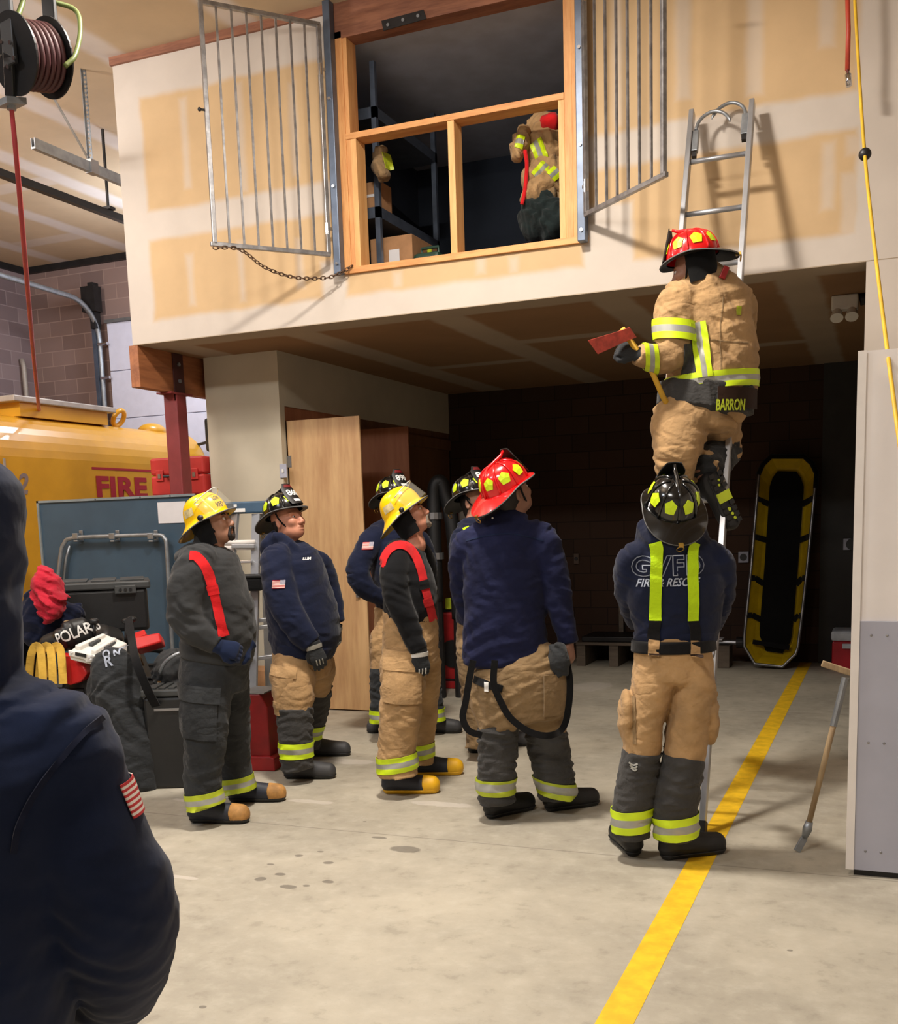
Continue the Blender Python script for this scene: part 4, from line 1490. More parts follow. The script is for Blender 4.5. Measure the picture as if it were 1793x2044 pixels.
def boot(root, heel, d, m='rubber', toe=None, sole='rubber', h=.006, L=.325, shaft=.22, R=None, label=None, extra=None):
    """heel: point under the heel on the floor; d: toe direction; R overrides the full frame"""
    if R is None: R = frame([d[0], d[1], 0], [0, 0, 1])
    c = V3(heel)

    def p(x, y, z): return c + R @ np.array([x, y, z])
    up = R[:, 2]

    def feet(S, e=0.0):
        S.tube([(p(-.015, 0, .055), .043 + e, .058 + e), (p(.06, 0, .064), .048 + e, .068 + e), (p(.14, 0, .055), .052 + e, .062 + e), (p(.20, 0, .050), .057 + e, .058 + e), (p(L - .07, 0, .046), .053 + e, .055 + e)], .02, lat=R[:, 1], cap=.9)

    def hgt(x, y, z): return (x - c[0]) * up[0] + (y - c[1]) * up[1] + (z - c[2]) * up[2]
    S = SDF()
    feet(S)
    S.tube([(p(.015, 0, .06), .050, .060), (p(.012, 0, .13), .054, .062), (p(.0, 0, shaft), .062, .068)], .03, lat=R[:, 1], cap=.2)
    S.post = lambda x, y, z, F: np.maximum(F, .004 - hgt(x, y, z))
    o = S.mesh('boot', M[m], root, h=h)
    if label: o['label'] = label
    S2 = SDF(); feet(S2, .006)
    S2.post = lambda x, y, z, F: np.maximum(np.maximum(F, -hgt(x, y, z)), hgt(x, y, z) - .026)
    S2.mesh('sole', M[sole], o, h=h)
    if toe:
        S3 = SDF(); feet(S3, .004)
        f = R[:, 0]
        S3.post = lambda x, y, z, F: np.maximum(np.maximum(F, .018 - hgt(x, y, z)), L * .60 + .55 * np.abs(hgt(x, y, z) - .07) * .3 - ((x - c[0]) * f[0] + (y - c[1]) * f[1] + (z - c[2]) * f[2]))
        S3.mesh('toe_cap', M[toe], o, h=h)
    return o


def xf(c, R):
    c, R = V3(c), np.asarray(R)
    return lambda x, y, z: Vector(c + R @ np.array([x, y, z]))


def pent_pts(n=5, r=.033):
    return [(r * math.sin(2 * math.pi * k / n), r * math.cos(2 * math.pi * k / n)) for k in range(n)]


def helmet_strap(root_part, T, y=.088, chin=(.06, -.125), m='black_web'):
    for s in (1, -1):
        MB().tube(spline([T(.02, s * (y + .012), -.005), T(.025, s * (y - .004), -.06), T(chin[0] - .012, s * .05, chin[1] + .005), T(chin[0], s * .004, chin[1] - .008)], 5), .006, 6).put('chin_strap', M[m], root_part, smooth=True)


def trad_helmet(root, c, R, color, number=None, label=None, edge='grey_rubber', pents=8, dring=True, strap=True, front='leather_black', tab='leather_red', s=1.0, underside='black_paint', brim_color=None):
    T0 = xf(c, R)

    def T(x, y, z): return T0(x * s, y * s, z * s)
    rx, ry, H = .136, .118, .132

    def dome(a, t, e=0.0):
        ct = max(0.0, math.cos(t)) ** .72
        ridge = 1
        return T((rx + e) * math.cos(a) * ct * ridge, (ry + e) * math.sin(a) * ct, (H + e) * math.sin(t) ** .95 if t > 0 else 0)
    mb = MB().grid(lambda u, v: dome(2 * math.pi * u, v * math.pi / 2 * .999), 56, 18, True)
    o = mb.put('helmet', M[color], root, smooth=True)
    if label: o['label'] = label

    def outer(a):
        bk = max(0.0, -math.cos(a)) ** 1.6
        fr = max(0.0, math.cos(a)) ** 2
        return .024 + .072 * bk + .012 * fr, -.006 - .046 * bk - .010 * fr + .010 * math.sin(a) ** 2

    def brim(a, q):
        w, z = outer(a)
        zz = z * q ** 1.3
        return T((rx + w * q) * math.cos(a), (ry + w * q) * math.sin(a), zz)
    b = MB().grid(lambda u, v: brim(2 * math.pi * u, v), 56, 6, True)
    br = b.put('brim', M[brim_color or color], o, smooth=True, solid=-.005)
    if underside:
        ub = MB().grid(lambda u, v: brim(2 * math.pi * u, v) - (T(0, 0, 1) - T(0, 0, 0)) * .007, 56, 4, True)
        ub.put('brim_underside', M[underside], o, smooth=True)
    MB().tube([brim(2 * math.pi * k / 56, 1.0) for k in range(56)], .0042, 6, closed=True).put('brim_edge', M[edge], o, smooth=True)
    for k in range(8):
        a = k * math.pi / 4
        MB().tube([dome(a, t, .002) for t in np.linspace(0.02, 1.45, 12)], np.linspace(.0075, .005, 12), 6).put('ridge', M[color], o, smooth=True)
    for k in range(pents):
        a0 = math.pi / 8 + k * math.pi / 4
        t0 = .52
        pp = [(0, 0)] + pent_pts()
        vs = [dome(a0 + u / .118, t0 + v / .115, .004) for u, v in pp]
        mid = [dome(a0 + (u + u2) / 2 / .118, t0 + (v + v2) / 2 / .115, .0045) for (u, v), (u2, v2) in zip(pp[1:], pp[2:] + pp[1:2])]
        vs += mid
        fs = []
        for i in range(5): fs += [(0, 1 + i, 6 + i), (0, 6 + i, 1 + (i + 1) % 5)]
        link('reflective_pentagon', vs, fs, M['lime'], o, smooth=False, solid=.0015)
    # comb along the crown and the leather front piece
    MB().tube([T(-.130, 0, .045), T(-.108, 0, .092), T(-.055, 0, .129), T(0, 0, .141), T(.05, 0, .148), T(.078, 0, .164)], [.006, .008, .009, .009, .010, .007], 8).put('comb', M[color if color != 'h_red' else 'h_red'], o, smooth=True)

    def shield(u, v):
        x, z = .148 - .062 * v, .012 + .156 * v
        w = (.050 + .010 * math.sin(v * 3.1)) * (1 - .35 * max(0, v - .72) / .28)
        y = (2 * u - 1) * w
        return T(x - 6.0 * y * y + .004, y, z)
    MB().grid(shield, 13, 12).put('leather_shield', M[front], o, smooth=True, solid=.005)
    if number:
        def sh2(u, v): return shield(u, v) + (T(1, 0, .36) - T(0, 0, 0)) * .007
        MB().grid(lambda u, v: sh2(.12 + .76 * u, .80 + .14 * v), 9, 3).put('shield_arc', M[tab], o, smooth=True)
        MB().grid(lambda u, v: sh2(.25 + .5 * u, .10 + .12 * v), 7, 3).put('shield_label', M['white_print'], o, smooth=True)
        tv, tf = text_mesh(number, .058, (1, 0, 0), (0, 1, 0), Vector((0, 0, 0)), 0, bold=.0015, width=.078)
        x1 = max(v.x for v in tv)
        vs = [sh2(.5 + (v.x - x1 / 2) / .105, .40 + v.y / .150) for v in tv]
        link('number', vs, tf, M['white_print'], o, solid=.001)
    if dring:
        q = brim(math.pi, .96)
        MB().obox(q, (T(1, 0, 0) - T(0, 0, 0)) * .014, (T(0, 1, 0) - T(0, 0, 0)) * .011, (T(0, 0, 1) - T(0, 0, 0)) * .007).put('ring_clip', M['brass'], o)
        q2 = q + (T(-.35, 0, -1) - T(0, 0, 0)) * .022
        MB().tube([q2 + (T(0, math.sin(a), 0) - T(0, 0, 0)) * .016 + (T(-.3, 0, 1) - T(0, 0, 0)) * (.016 * math.cos(a)) for a in np.linspace(0, 6.28, 17)[:-1]], .0025, 6, closed=True).put('d_ring', M['brass'], o, smooth=True)
    if strap: helmet_strap(o, T)
    return o


def yellow_helmet(root, c, R, label, lift=.55, letters=None, s=1.0):
    T0 = xf(c, R)

    def T(x, y, z): return T0(x * s, y * s, z * s)
    rx, ry, H = .134, .112, .135

    def prof(a, q):
        """q 0..1 crown, below 0 the flaring brim"""
        if q >= 0:
            t = q * math.pi / 2 * .999
            ct = math.cos(t) ** .70
            return T(rx * math.cos(a) * ct, ry * math.sin(a) * ct, H * math.sin(t))
        q = -q
        bk = max(0.0, -math.cos(a)) ** 1.3
        fr = max(0.0, math.cos(a)) ** 2
        w = (.014 + .062 * bk + .030 * fr) * q ** 1.4
        z = -(.030 + .052 * bk - .012 * fr) * q
        return T((rx + w) * math.cos(a), (ry + w) * math.sin(a), z)
    mb = MB().grid(lambda u, v: prof(2 * math.pi * u, -1 + 2 * v), 60, 26, True)
    o = mb.put('helmet', M['h_yellow'], root, smooth=True, solid=-.004)
    if label: o['label'] = label
    MB().tube([prof(2 * math.pi * k / 60, -1) for k in range(60)], .004, 6, closed=True).put('brim_edge', M['grey_rubber'], o, smooth=True)
    up = lambda v: T(*v) - T(0, 0, 0)
    # raised face shield
    cl, sl = math.cos(lift), math.sin(lift)

    def vis(u, v):
        a = (u - .5) * 2 * 1.35
        x, y, z = (rx + .035) * math.cos(a), (ry + .014) * math.sin(a), .035 - .125 * v
        z += .03
        return T(x * cl - z * sl, y, x * sl + z * cl)
    MB().grid(vis, 25, 6).put('face_shield', M['visor'], o, smooth=True)
    MB().tube([vis(u, 0.0) for u in np.linspace(0, 1, 25)], .003, 6).put('shield_edge', M['clear_edge'], o, smooth=True)
    for sd in (1, -1):
        MB().tube([T(.01, sd * .108, -.012), T(.01, sd * .13, -.012)], .016, 12).put('shield_knob', M['black_plastic'], o, smooth=True)
        vs, fs = [], []
        for j in range(3):
            for i in range(7):
                a = sd * (1.75 + .62 * i / 6)
                q = .10 + .22 * j / 2
                p_ = prof(a, q)
                vs.append(p_ + (p_ - T(0, 0, .02)).normalized() * .002)
        for j in range(2):
            for i in range(6):
                fs.append((j * 7 + i, j * 7 + i + 1, (j + 1) * 7 + i + 1, (j + 1) * 7 + i))
        link('reflective_patch', vs, fs, M['scuffed_patch'], o, smooth=True)
    if letters:
        for ln, (txt, z0) in enumerate(letters):
            tv, tf = text_mesh(txt, .04, (1, 0, 0), (0, 1, 0), Vector((0, 0, 0)), bold=.0006, shear=.2, width=.06)
            vs = []
            for v in tv:
                a = -.62 + v.x / .13      # the wearer's right front, read from that side
                p_ = prof(a, .08 + z0 + v.y / .20)
                vs.append(p_ + (p_ - T(0, 0, .02)).normalized() * .0025)
            link('lettering', vs, tf, M['black_paint'], o)
    # ear flaps hanging round the back
    def flap(u, v):
        a = 1.15 + (2 * math.pi - 2.3) * u
        r = 1.0 - .14 * v
        return T((.112 * r) * math.cos(a) - .006 * v, .100 * r * math.sin(a), -.01 - .165 * v)
    MB().grid(flap, 30, 6).put('ear_flap', M['black_cloth'], o, smooth=True, solid=.008)
    helmet_strap(o, T, .09, (.055, -.13))
    return o


M['scuffed_patch'] = mat('scuffed_pale_patch', (206, 190, 140), 0.5, var=0.25, vscale=50)
M['clear_edge'] = mat('clear_plastic_edge', (205, 205, 200), 0.2)
LSL = [0, 0, 1, 1, 0, 0]


class Person:
    def __init__(s, label, px, py, hd, group=None):
        s.hd = hd
        b = W(px, py, hd)
        s.root = thing('person', label, 'person', (b.x, b.y, 0 if abs(b.z) < .3 else b.z), group)
        s.mpp = (W(px + 1, 1250, hd) - W(px, 1250, hd)).length

    def w(s, px, py, dh=0.0): return W(px, py, s.hd + dh)

    def st(s, rows):
        """(px, py, silhouette width px, half depth m, extra distance) -> stations"""
        out = []
        for r in rows:
            px, py, wd, rd = r[:4]
            dh = r[4] if len(r) > 4 else 0
            out.append((s.w(px, py, dh), wd / 2 * s.mpp, rd))
        return out

    def tube(s, S, rows, k=.03, **kw): return S.tube(s.st(rows), k, **kw)

    def body(s, skin, hc, R, limbs, beard=None, hair='hair_dark', hands=(), scale=1.0):
        S = SDF()
        head_prims(S, hc, R, scale)
        for i, rows in enumerate(limbs):
            rows = list(rows)
            if i > 1 and len(rows) > 3: rows = [(rows[1][0], rows[1][1], rows[1][2] * .8, rows[1][3] * .8, *rows[1][4:])] + rows[1:]
            S.tube(s.st(rows), .03, cap=.3)
        for h in hands: hand_prims(S, *h)
        hc = V3(hc)
        o = S.mesh('body', M[skin], s.root, h=.016, fine=(hc - .15, hc + .16, .0042))
        head_parts(s.root, o, hc, R, beard, hair)
        s.bodyo = o
        return o
# ================================================================ the people
def face(ang, pitch=0):
    """ang 0 looks to the right of the picture, 90 away from the camera, 180 to the left"""
    a, p = math.radians(ang), math.radians(pitch)
    f = (CR * math.cos(a) + CF * math.sin(a)) * math.cos(p) + UP * math.sin(p)
    return frame(f, UP)


def tiltR(R, deg):
    """nod a frame up by deg"""
    a = math.radians(deg)
    f, l, u = R[:, 0], R[:, 1], R[:, 2]
    return np.stack([f * math.cos(a) + u * math.sin(a), l, u * math.cos(a) - f * math.sin(a)], 1)


def hat_at(hc, R, fx, uz):
    return V3(hc) + R[:, 0] * fx + R[:, 2] * uz


def floor(px, py): return on(px, py, z=0)


def jacket(P, m, torso, sleeves, extra=(), name='sweatshirt', seed=1, amp=.006, h=.0075, hem=None):
    S = SDF()
    P.tube(S, torso, .02, cap=.3)
    for r in sleeves:
        a, t = r[0], torso[2]
        lead = (a[0] * .55 + t[0] * .45, a[1] - 10 + .25 * (t[1] - a[1]), a[2] * .72, a[3] * .9, (a[4] if len(a) > 4 else 0) * .55)
        P.tube(S, [lead] + list(r), .018, cap=.2)
    for r in extra: P.tube(S, r, .014, cap=.7)
    S.fold(amp * .8, .19, [.9, .3, .7], seed).fold(amp * .6, .11, [-.6, .3, .9], seed + 1).fold(amp * .35, .06, [.7, -.5, .8], seed + 6)
    for r in sleeves:
        if len(r) > 3:
            c = P.st([r[len(r) // 2]])[0][0]
            S.fold(amp * .8, .055, [.4, .2, 1], seed + 2, c, .12)
    o = S.mesh(name, M[m], P.root, h=h)
    if hem:
        T = SDF()
        P.tube(T, hem, .01, cap=.2)
        T.mesh('hem_band', M[m], o, h=.007)
    return o, S


def trousers(P, m, hips, legs, lower=None, split=(), pockets=(), shrink=.72, k=.02, seed=3, amp=.007, name='turnout_trousers', h=.0075):
    S = SDF()
    P.tube(S, hips, .03, cap=.2)
    cutrows = []
    for i, r in enumerate(legs):
        ks = split[i] if split else 99
        l0, h0 = r[0], hips[max(0, len(hips) - 2)]
        lead = (l0[0] * .6 + h0[0] * .4, h0[1], l0[2] * .82, l0[3] * .9, (l0[4] if len(l0) > 4 else 0) * .6)
        cutrows.append([lead] + [a if j <= ks else (a[0], a[1] - (8 if j == len(r) - 1 else 0), a[2] * shrink, a[3] * shrink, *a[4:]) for j, a in enumerate(r)])
    for r in cutrows: P.tube(S, r, k, cap=.1)
    for c, rad in pockets: S.ball(c, rad, .02, np.stack([V3(CR), V3(CF), V3(UP)], 1))
    S.fold(amp * .7, .16, [.9, .3, .6], seed).fold(amp * .6, .09, [-.5, .2, 1], seed + 4).fold(amp * .35, .05, [.5, -.4, .9], seed + 7)
    o = S.mesh(name, M[m], P.root, h=h)
    lows = []
    for r, k in zip(legs, split):
        L = SDF()
        P.tube(L, [(a[0], a[1], a[2] + 4, a[3] + .006, *(a[4:])) for a in r[k:]], .02, cap=.15)
        L.fold(amp * .9, .075, [.2, .2, 1], seed + 9).fold(amp * .5, .045, [-.3, .1, 1], seed + 5)
        q = L.mesh('knee_panel', M[lower], o, h=.007)
        lows.append((q, L))
    return o, S, lows


def panel(name, sdf, P, px, py, wpx, hpx, m, parent, slant=0.0, off=.006, thick=.008, d=None, corner=.0):
    """a sewn pocket or flap pressed on as seen from the camera"""
    d = CF if d is None else d
    vs, fs = [], []
    n = 9
    for j in range(n):
        for i in range(n):
            vs.append(P.w(px + wpx * (i / (n - 1) - .5), py + hpx * (j / (n - 1) - .5) + slant * wpx * (i / (n - 1) - .5)))
    V = decal(sdf, vs, V3(d), off)
    for j in range(n - 1):
        for i in range(n - 1): fs.append((j * n + i, (j + 1) * n + i, (j + 1) * n + i + 1, j * n + i + 1))
    return link(name, V, fs, M[m], parent, smooth=True, solid=thick, bev=.002)


def tri(*a): return [M[x] for x in a]


def suspender(P, S, pts, w, m, parent, name='suspender', d=None, fm=None, mats=None, dh=0, off=.006):
    return strip(name, S, [P.w(*p) for p in pts], w, parent, mats or [M[m]], V3(CF if d is None else d), fm=fm, off=off)


# ---- left man, yellow helmet, charcoal hoodie ----------------------------------
P = Person('man in a yellow helmet, charcoal hoodie, red suspenders and black trousers, beside the tote', 425, 1640, 5.95)
R = face(-10, 15)
hc = P.w(425, 1047)
torso = [(426, 1096, 58, .085), (424, 1110, 96, .14), (424, 1138, 116, .205), (428, 1180, 134, .22), (434, 1235, 152, .22), (436, 1285, 148, .21), (433, 1308, 136, .20)]
near = [(396, 1116, 72, .075, -.15), (378, 1160, 76, .08, -.2), (368, 1205, 70, .078, -.22), (374, 1240, 66, .07, -.23), (400, 1266, 54, .06, -.23), (432, 1286, 42, .05, -.22)]
far = [(450, 1125, 60, .075, .16), (458, 1190, 60, .075, .2), (472, 1260, 50, .06, .12), (486, 1290, 42, .05, -.02)]
hips = [(434, 1300, 136, .19), (428, 1340, 138, .20), (428, 1372, 132, .19)]
l1 = [(416, 1350, 104, .13, -.09), (411, 1405, 96, .12, -.15), (410, 1464, 88, .105, -.18), (406, 1530, 76, .10, -.18), (405, 1575, 72, .10, -.18), (411, 1606, 76, .10, -.18)]
l2 = [(448, 1350, 96, .13, .09), (460, 1405, 82, .12, .14), (464, 1464, 74, .105, .18), (470, 1530, 68, .10, .24), (474, 1574, 74, .10, .25)]
P.body('skin_tan', hc, R, [[(x, y, w * .6, d * .6, *e) for x, y, w, d, *e in r] for r in (torso, hips, l1, l2, near, far)], beard='hair_dark')
jk, JS = jacket(P, 'grey_fleece', torso, [near, far], extra=[[(366, 1116, 36, .10), (388, 1104, 44, .14), (420, 1102, 40, .13), (446, 1114, 30, .07)]], seed=5, hem=[(434, 1290, 150, .212), (432, 1312, 144, .207)])
tr_, TS, _ = trousers(P, 'black_canvas', hips, [l1, l2], seed=11)
for c, ax_, in (((409, 1594, -.18), (.15, 0, 1)), ((476, 1562, .25), (.1, 0, 1))):
    ring_band('reflective_band', TS, P.w(*c), V3(CR) * -.12 + V3(UP), .045, tr_, tri('lime_dull', 'silver'), [0, 0, 1, 1, 0, 0], rows=6)
panel('thigh_pocket', TS, P, 410, 1408, 84, 96, 'black_canvas', tr_, .1)
panel('pocket_flap', TS, P, 412, 1372, 90, 30, 'black_canvas', tr_, .1, off=.014)
suspender(P, JS, [(398, 1106), (412, 1108), (430, 1130), (441, 1165), (450, 1205), (458, 1240), (464, 1262)], .048, 'red_web', P.root)
b = P.w(444, 1170)
suspender(P, JS, [(441, 1164), (445, 1182)], .058, 'red_web', P.root, 'suspender_slide', off=.010)
glove(P.root, P.w(440, 1290, -.22), V3(CR) * .85 - V3(UP) * .35 + V3(CF) * .2, -V3(CF) + V3(UP) * .5, True, 'navy_dark', .75, cuff=.03)
glove(P.root, P.w(492, 1288, -.05), -V3(CR) * .55 - V3(UP) * .45 - V3(CF) * .5, V3(UP) * .6 - V3(CF) * .6, False, 'navy_dark', .8, cuff=.03)
boot(P.root, floor(396, 1641), (CR * .99 - CF * .12), 'rubber_blue', 'boot_tan')
boot(P.root, floor(473, 1600), (CR * .99 - CF * .02), 'rubber_blue', 'boot_tan')
yellow_helmet(P.root, hat_at(hc, R, -.022, .052), tiltR(R, 5), 'glossy yellow helmet with a clear raised visor', .45, letters=[('VFD', 0.0), ('LOW', .22)], s=.95)

# ---- black helmet 860, navy hoodie ---------------------------------------------
P = Person('heavyset man in a black helmet and navy hoodie standing by the plywood door', 600, 1556, 6.95)
R = face(-34, 15)
hc = P.w(575, 1042)
torso = [(568, 1096, 58, .085), (576, 1110, 98, .145), (584, 1130, 121, .215), (592, 1172, 132, .24), (604, 1228, 144, .25), (608, 1272, 140, .245), (605, 1300, 122, .23)]
near = [(552, 1112, 60, .08, -.16), (556, 1160, 64, .08, -.23), (572, 1215, 60, .072, -.26), (600, 1260, 52, .062, -.27), (621, 1284, 42, .052, -.27)]
far = [(636, 1125, 54, .075, .16), (655, 1185, 54, .072, .22), (668, 1242, 44, .055, .2)]
hips = [(604, 1296, 116, .21), (602, 1325, 118, .2), (602, 1345, 112, .19)]
l1 = [(586, 1330, 86, .13, -.12), (588, 1375, 80, .12, -.2), (588, 1415, 70, .105, -.23), (590, 1470, 64, .10, -.24), (592, 1510, 60, .098, -.24), (594, 1532, 60, .10, -.24)]
l2 = [(630, 1330, 80, .13, .12), (630, 1372, 66, .11, .28), (626, 1420, 60, .10, .38), (616, 1460, 54, .097, .43), (612, 1490, 56, .098, .44)]
P.body('skin_red', hc, R, [[(x, y, w * .6, d * .6, *e) for x, y, w, d, *e in r] for r in (torso, hips, l1, l2, near, far)], scale=1.08)
jk, JS = jacket(P, 'navy', torso, [near, far], extra=[[(532, 1102, 28, .09, -.05), (552, 1094, 32, .13), (585, 1106, 28, .11, -.06), (606, 1118, 20, .05, -.1)]], seed=21, hem=[(606, 1286, 132, .236), (605, 1304, 122, .23)])
tr_, TS, lows = trousers(P, 'tan', hips, [l1, l2], 'char_canvas', (2, 1), seed=23)
for (q, L), c in zip(lows, ((591, 1495, -.24), (618, 1462, .43))):
    ring_band('reflective_band', L, P.w(*c), V3(UP), .049, q, tri('lime', 'silver'), LSL)
panel('pocket_flap', TS, P, 578, 1330, 52, 20, 'tan', tr_, .1, off=.012)
panel('thigh_pocket', TS, P, 574, 1365, 48, 60, 'tan', tr_, .05, off=.008)
panel('torn_flap', TS, P, 574, 1400, 30, 26, 'tan', tr_, .1, off=.012)
flag_patch(JS, P.w(557, 1166, -.3), V3(CR), V3(UP) + V3(CR) * .12, CF, .080, .052, jk, canton_right=True)
tv, tf = text_mesh('S.LIM', .022, CR, UP, P.w(599, 1119, -.3), bold=.001)
link('stitched_name', decal(JS, tv, V3(CF), .003), tf, M['white_print'], jk)
glove(P.root, P.w(628, 1291, -.27), -V3(UP) + V3(CR) * .28, -V3(CF) + V3(CR) * .3, True, 'black_canvas', .35, palm='silver', cuff=.03)
glove(P.root, P.w(672, 1256, .2), -V3(UP) - V3(CR) * .05, V3(CR) * .9 - V3(CF) * .4, False, 'black_canvas', .7, palm='silver', cuff=.03)
boot(P.root, floor(582, 1553), (CR * .99 - CF * .1), 'rubber_grey')
boot(P.root, floor(618, 1509), (CR * .99 - CF * .04), 'rubber_grey')
trad_helmet(P.root, hat_at(hc, R, -.018, .062), tiltR(R, 4), 'h_black', '860', 'black helmet with lime pentagons and number 860')

# ---- man behind, black helmet 890 ----------------------------------------------
P = Person('man in a navy hoodie, hand on hip, behind the second yellow helmet', 790, 1470, 8.05)
R = face(-48, 8)
hc = P.w(790, 1003)
torso = [(790, 1048, 48, .09), (790, 1064, 92, .15), (796, 1100, 114, .22), (802, 1150, 118, .24), (806, 1198, 116, .23), (803, 1226, 102, .21)]
near = [(748, 1072, 46, .08, -.1), (726, 1110, 48, .08, -.18), (714, 1146, 46, .072, -.24), (732, 1178, 40, .06, -.22), (764, 1196, 34, .05, -.16)]
far = [(838, 1080, 44, .075, .14), (852, 1130, 44, .07, .2), (850, 1180, 36, .06, .1)]
hips = [(800, 1214, 104, .2), (800, 1255, 106, .2), (800, 1290, 104, .19)]
l1 = [(774, 1275, 66, .13, -.1), (768, 1335, 56, .11, -.13), (766, 1390, 50, .1, -.14), (765, 1438, 48, .1, -.14)]
l2 = [(830, 1275, 62, .13, .1), (846, 1335, 52, .11, .1), (858, 1390, 48, .1, .1), (864, 1440, 46, .1, .1)]
P.body('skin', hc, R, [[(x, y, w * .6, d * .6, *e) for x, y, w, d, *e in r] for r in (torso, hips, l1, l2, near, far)])
jk, JS = jacket(P, 'navy', torso, [near, far], extra=[[(752, 1062, 36, .09), (790, 1048, 40, .13), (826, 1062, 30, .09)]], seed=31)
tr_, TS, lows = trousers(P, 'tan', hips, [l1, l2], 'black_canvas', (1, 1), seed=33, pockets=[(P.w(748, 1292, -.14), (.035, .08, .12))])
for (q, L), c in zip(lows, ((766, 1428, -.14), (863, 1425, .1))):
    ring_band('reflective_band', L, P.w(*c), V3(UP), .049, q, tri('lime', 'silver'), LSL)
flag_patch(JS, P.w(733, 1090, -.3), V3(CR), V3(UP) + V3(CR) * .2, CF, .080, .055, jk, canton_right=True)
glove(P.root, P.w(768, 1197, -.16), V3(CR) * .9 - V3(UP) * .3, -V3(CF), True, 'black_canvas', .5, cuff=.02)
glove(P.root, P.w(850, 1186, .08), -V3(UP) + V3(CR) * .1, V3(CR), False, 'black_canvas', .5, cuff=.02)
boot(P.root, floor(760, 1452), (-CF * .95 - CR * .2), 'rubber_grey', L=.29)
boot(P.root, floor(856, 1463), (CR * .99 - CF * .1), 'rubber_grey', L=.29)
trad_helmet(P.root, hat_at(hc, R, -.015, .062), tiltR(R, 4), 'h_black', '890', 'black helmet with lime pentagons and number 890')

# ---- middle man, yellow helmet, black sweatshirt --------------------------------
P = Person('man in a yellow helmet, black sweatshirt and red suspenders over tan trousers', 810, 1585, 6.45)
R = face(-6, 26)
hc = P.w(817, 1031)
torso = [(818, 1088, 48, .085), (811, 1102, 80, .14), (808, 1128, 92, .205), (815, 1160, 104, .22), (820, 1200, 108, .22), (822, 1236, 104, .2)]
near = [(792, 1106, 56, .075, -.14), (787, 1150, 56, .075, -.21), (795, 1200, 52, .068, -.23), (817, 1252, 44, .058, -.23), (836, 1297, 36, .048, -.23)]
far = [(842, 1110, 50, .07, .15), (850, 1160, 50, .07, .2), (856, 1230, 40, .055, .2), (862, 1280, 34, .045, .18)]
hips = [(821, 1226, 108, .2), (819, 1270, 112, .21), (817, 1315, 110, .2)]
l1 = [(806, 1325, 92, .13, -.1), (803, 1380, 86, .12, -.16), (798, 1440, 80, .11, -.18), (793, 1490, 77, .105, -.18), (793, 1525, 79, .105, -.18), (794, 1546, 80, .11, -.18)]
l2 = [(840, 1325, 84, .13, .1), (845, 1390, 66, .115, .24), (845, 1445, 56, .105, .3), (842, 1495, 52, .10, .31), (840, 1520, 54, .10, .31)]
P.body('skin_red', hc, R, [[(x, y, w * .6, d * .6, *e) for x, y, w, d, *e in r] for r in (torso, hips, l1, l2, near, far)], beard='hair_grey')
jk, JS = jacket(P, 'black_knit', torso, [near, far], seed=41)
tr_, TS, _ = trousers(P, 'tan', hips, [l1, l2], seed=43, amp=.008)
for c in ((794, 1521, -.18), (842, 1497, .31)):
    ring_band('reflective_band', TS, P.w(*c), V3(UP) - V3(CR) * .12, .047, tr_, tri('lime', 'silver'), LSL)
panel('pocket_flap', TS, P, 800, 1310, 62, 38, 'tan', tr_, .06, off=.014)
panel('thigh_pocket', TS, P, 806, 1355, 72, 70, 'tan', tr_, .06, off=.008)
suspender(P, JS, [(766, 1128), (771, 1110), (782, 1094), (798, 1086), (816, 1090), (830, 1106), (842, 1135), (850, 1170), (858, 1200), (866, 1236)], .046, 'red_web', P.root)
suspender(P, JS, [(846, 1155), (850, 1172)], .056, 'black_web', P.root, 'suspender_slide', off=.011)
suspender(P, JS, [(854, 1190), (858, 1206)], .054, 'red_web', P.root, 'suspender_slide', off=.011)
glove(P.root, P.w(839, 1306, -.23), -V3(UP) + V3(CR) * .08, -V3(CF) + V3(CR) * .2, True, 'black_canvas', .6, palm='white_print', cuff=.035)
glove(P.root, P.w(864, 1288, .18), -V3(UP) + V3(CR) * .1, V3(CR), False, 'black_canvas', .5, cuff=.03)
boot(P.root, floor(781, 1583), (CR * .995 - CF * .05), 'rubber_blue', 'boot_yellow', 'boot_yellow')
boot(P.root, floor(834, 1547), (CR * .995 - CF * .02), 'rubber_blue', 'boot_yellow', 'boot_yellow')
yellow_helmet(P.root, hat_at(hc, R, -.018, .058), tiltR(R, 5), 'scuffed yellow helmet with a clear raised visor', .35, s=.97)

# ---- man half hidden behind the red helmet, black helmet 88 ----------------------
P = Person('man in a black helmet half hidden behind the navy-shirted man', 935, 1440, 7.3)
R = face(-42, 14)
hc = P.w(950, 1005)
torso = [(955, 1045, 56, .1), (952, 1062, 90, .18), (958, 1100, 100, .22), (962, 1170, 108, .23), (962, 1240, 104, .21)]
near = [(926, 1075, 50, .08, -.14), (922, 1130, 50, .08, -.18), (930, 1200, 46, .07, -.18), (950, 1250, 40, .055, -.16)]
far = [(992, 1075, 46, .08, .14), (1000, 1140, 46, .075, .18), (1000, 1220, 40, .06, .14)]
hips = [(962, 1240, 100, .2), (962, 1290, 104, .2), (962, 1310, 100, .19)]
l1 = [(945, 1300, 66, .13, -.1), (948, 1380, 56, .11, -.1), (955, 1460, 50, .1, -.1), (955, 1490, 50, .1, -.1)]
l2 = [(980, 1300, 62, .13, .1), (985, 1380, 54, .11, .1), (988, 1460, 48, .1, .1), (988, 1480, 48, .1, .1)]
P.body('skin', hc, R, [[(x, y, w * .6, d * .6, *e) for x, y, w, d, *e in r] for r in (torso, hips, l1, l2, near, far)])
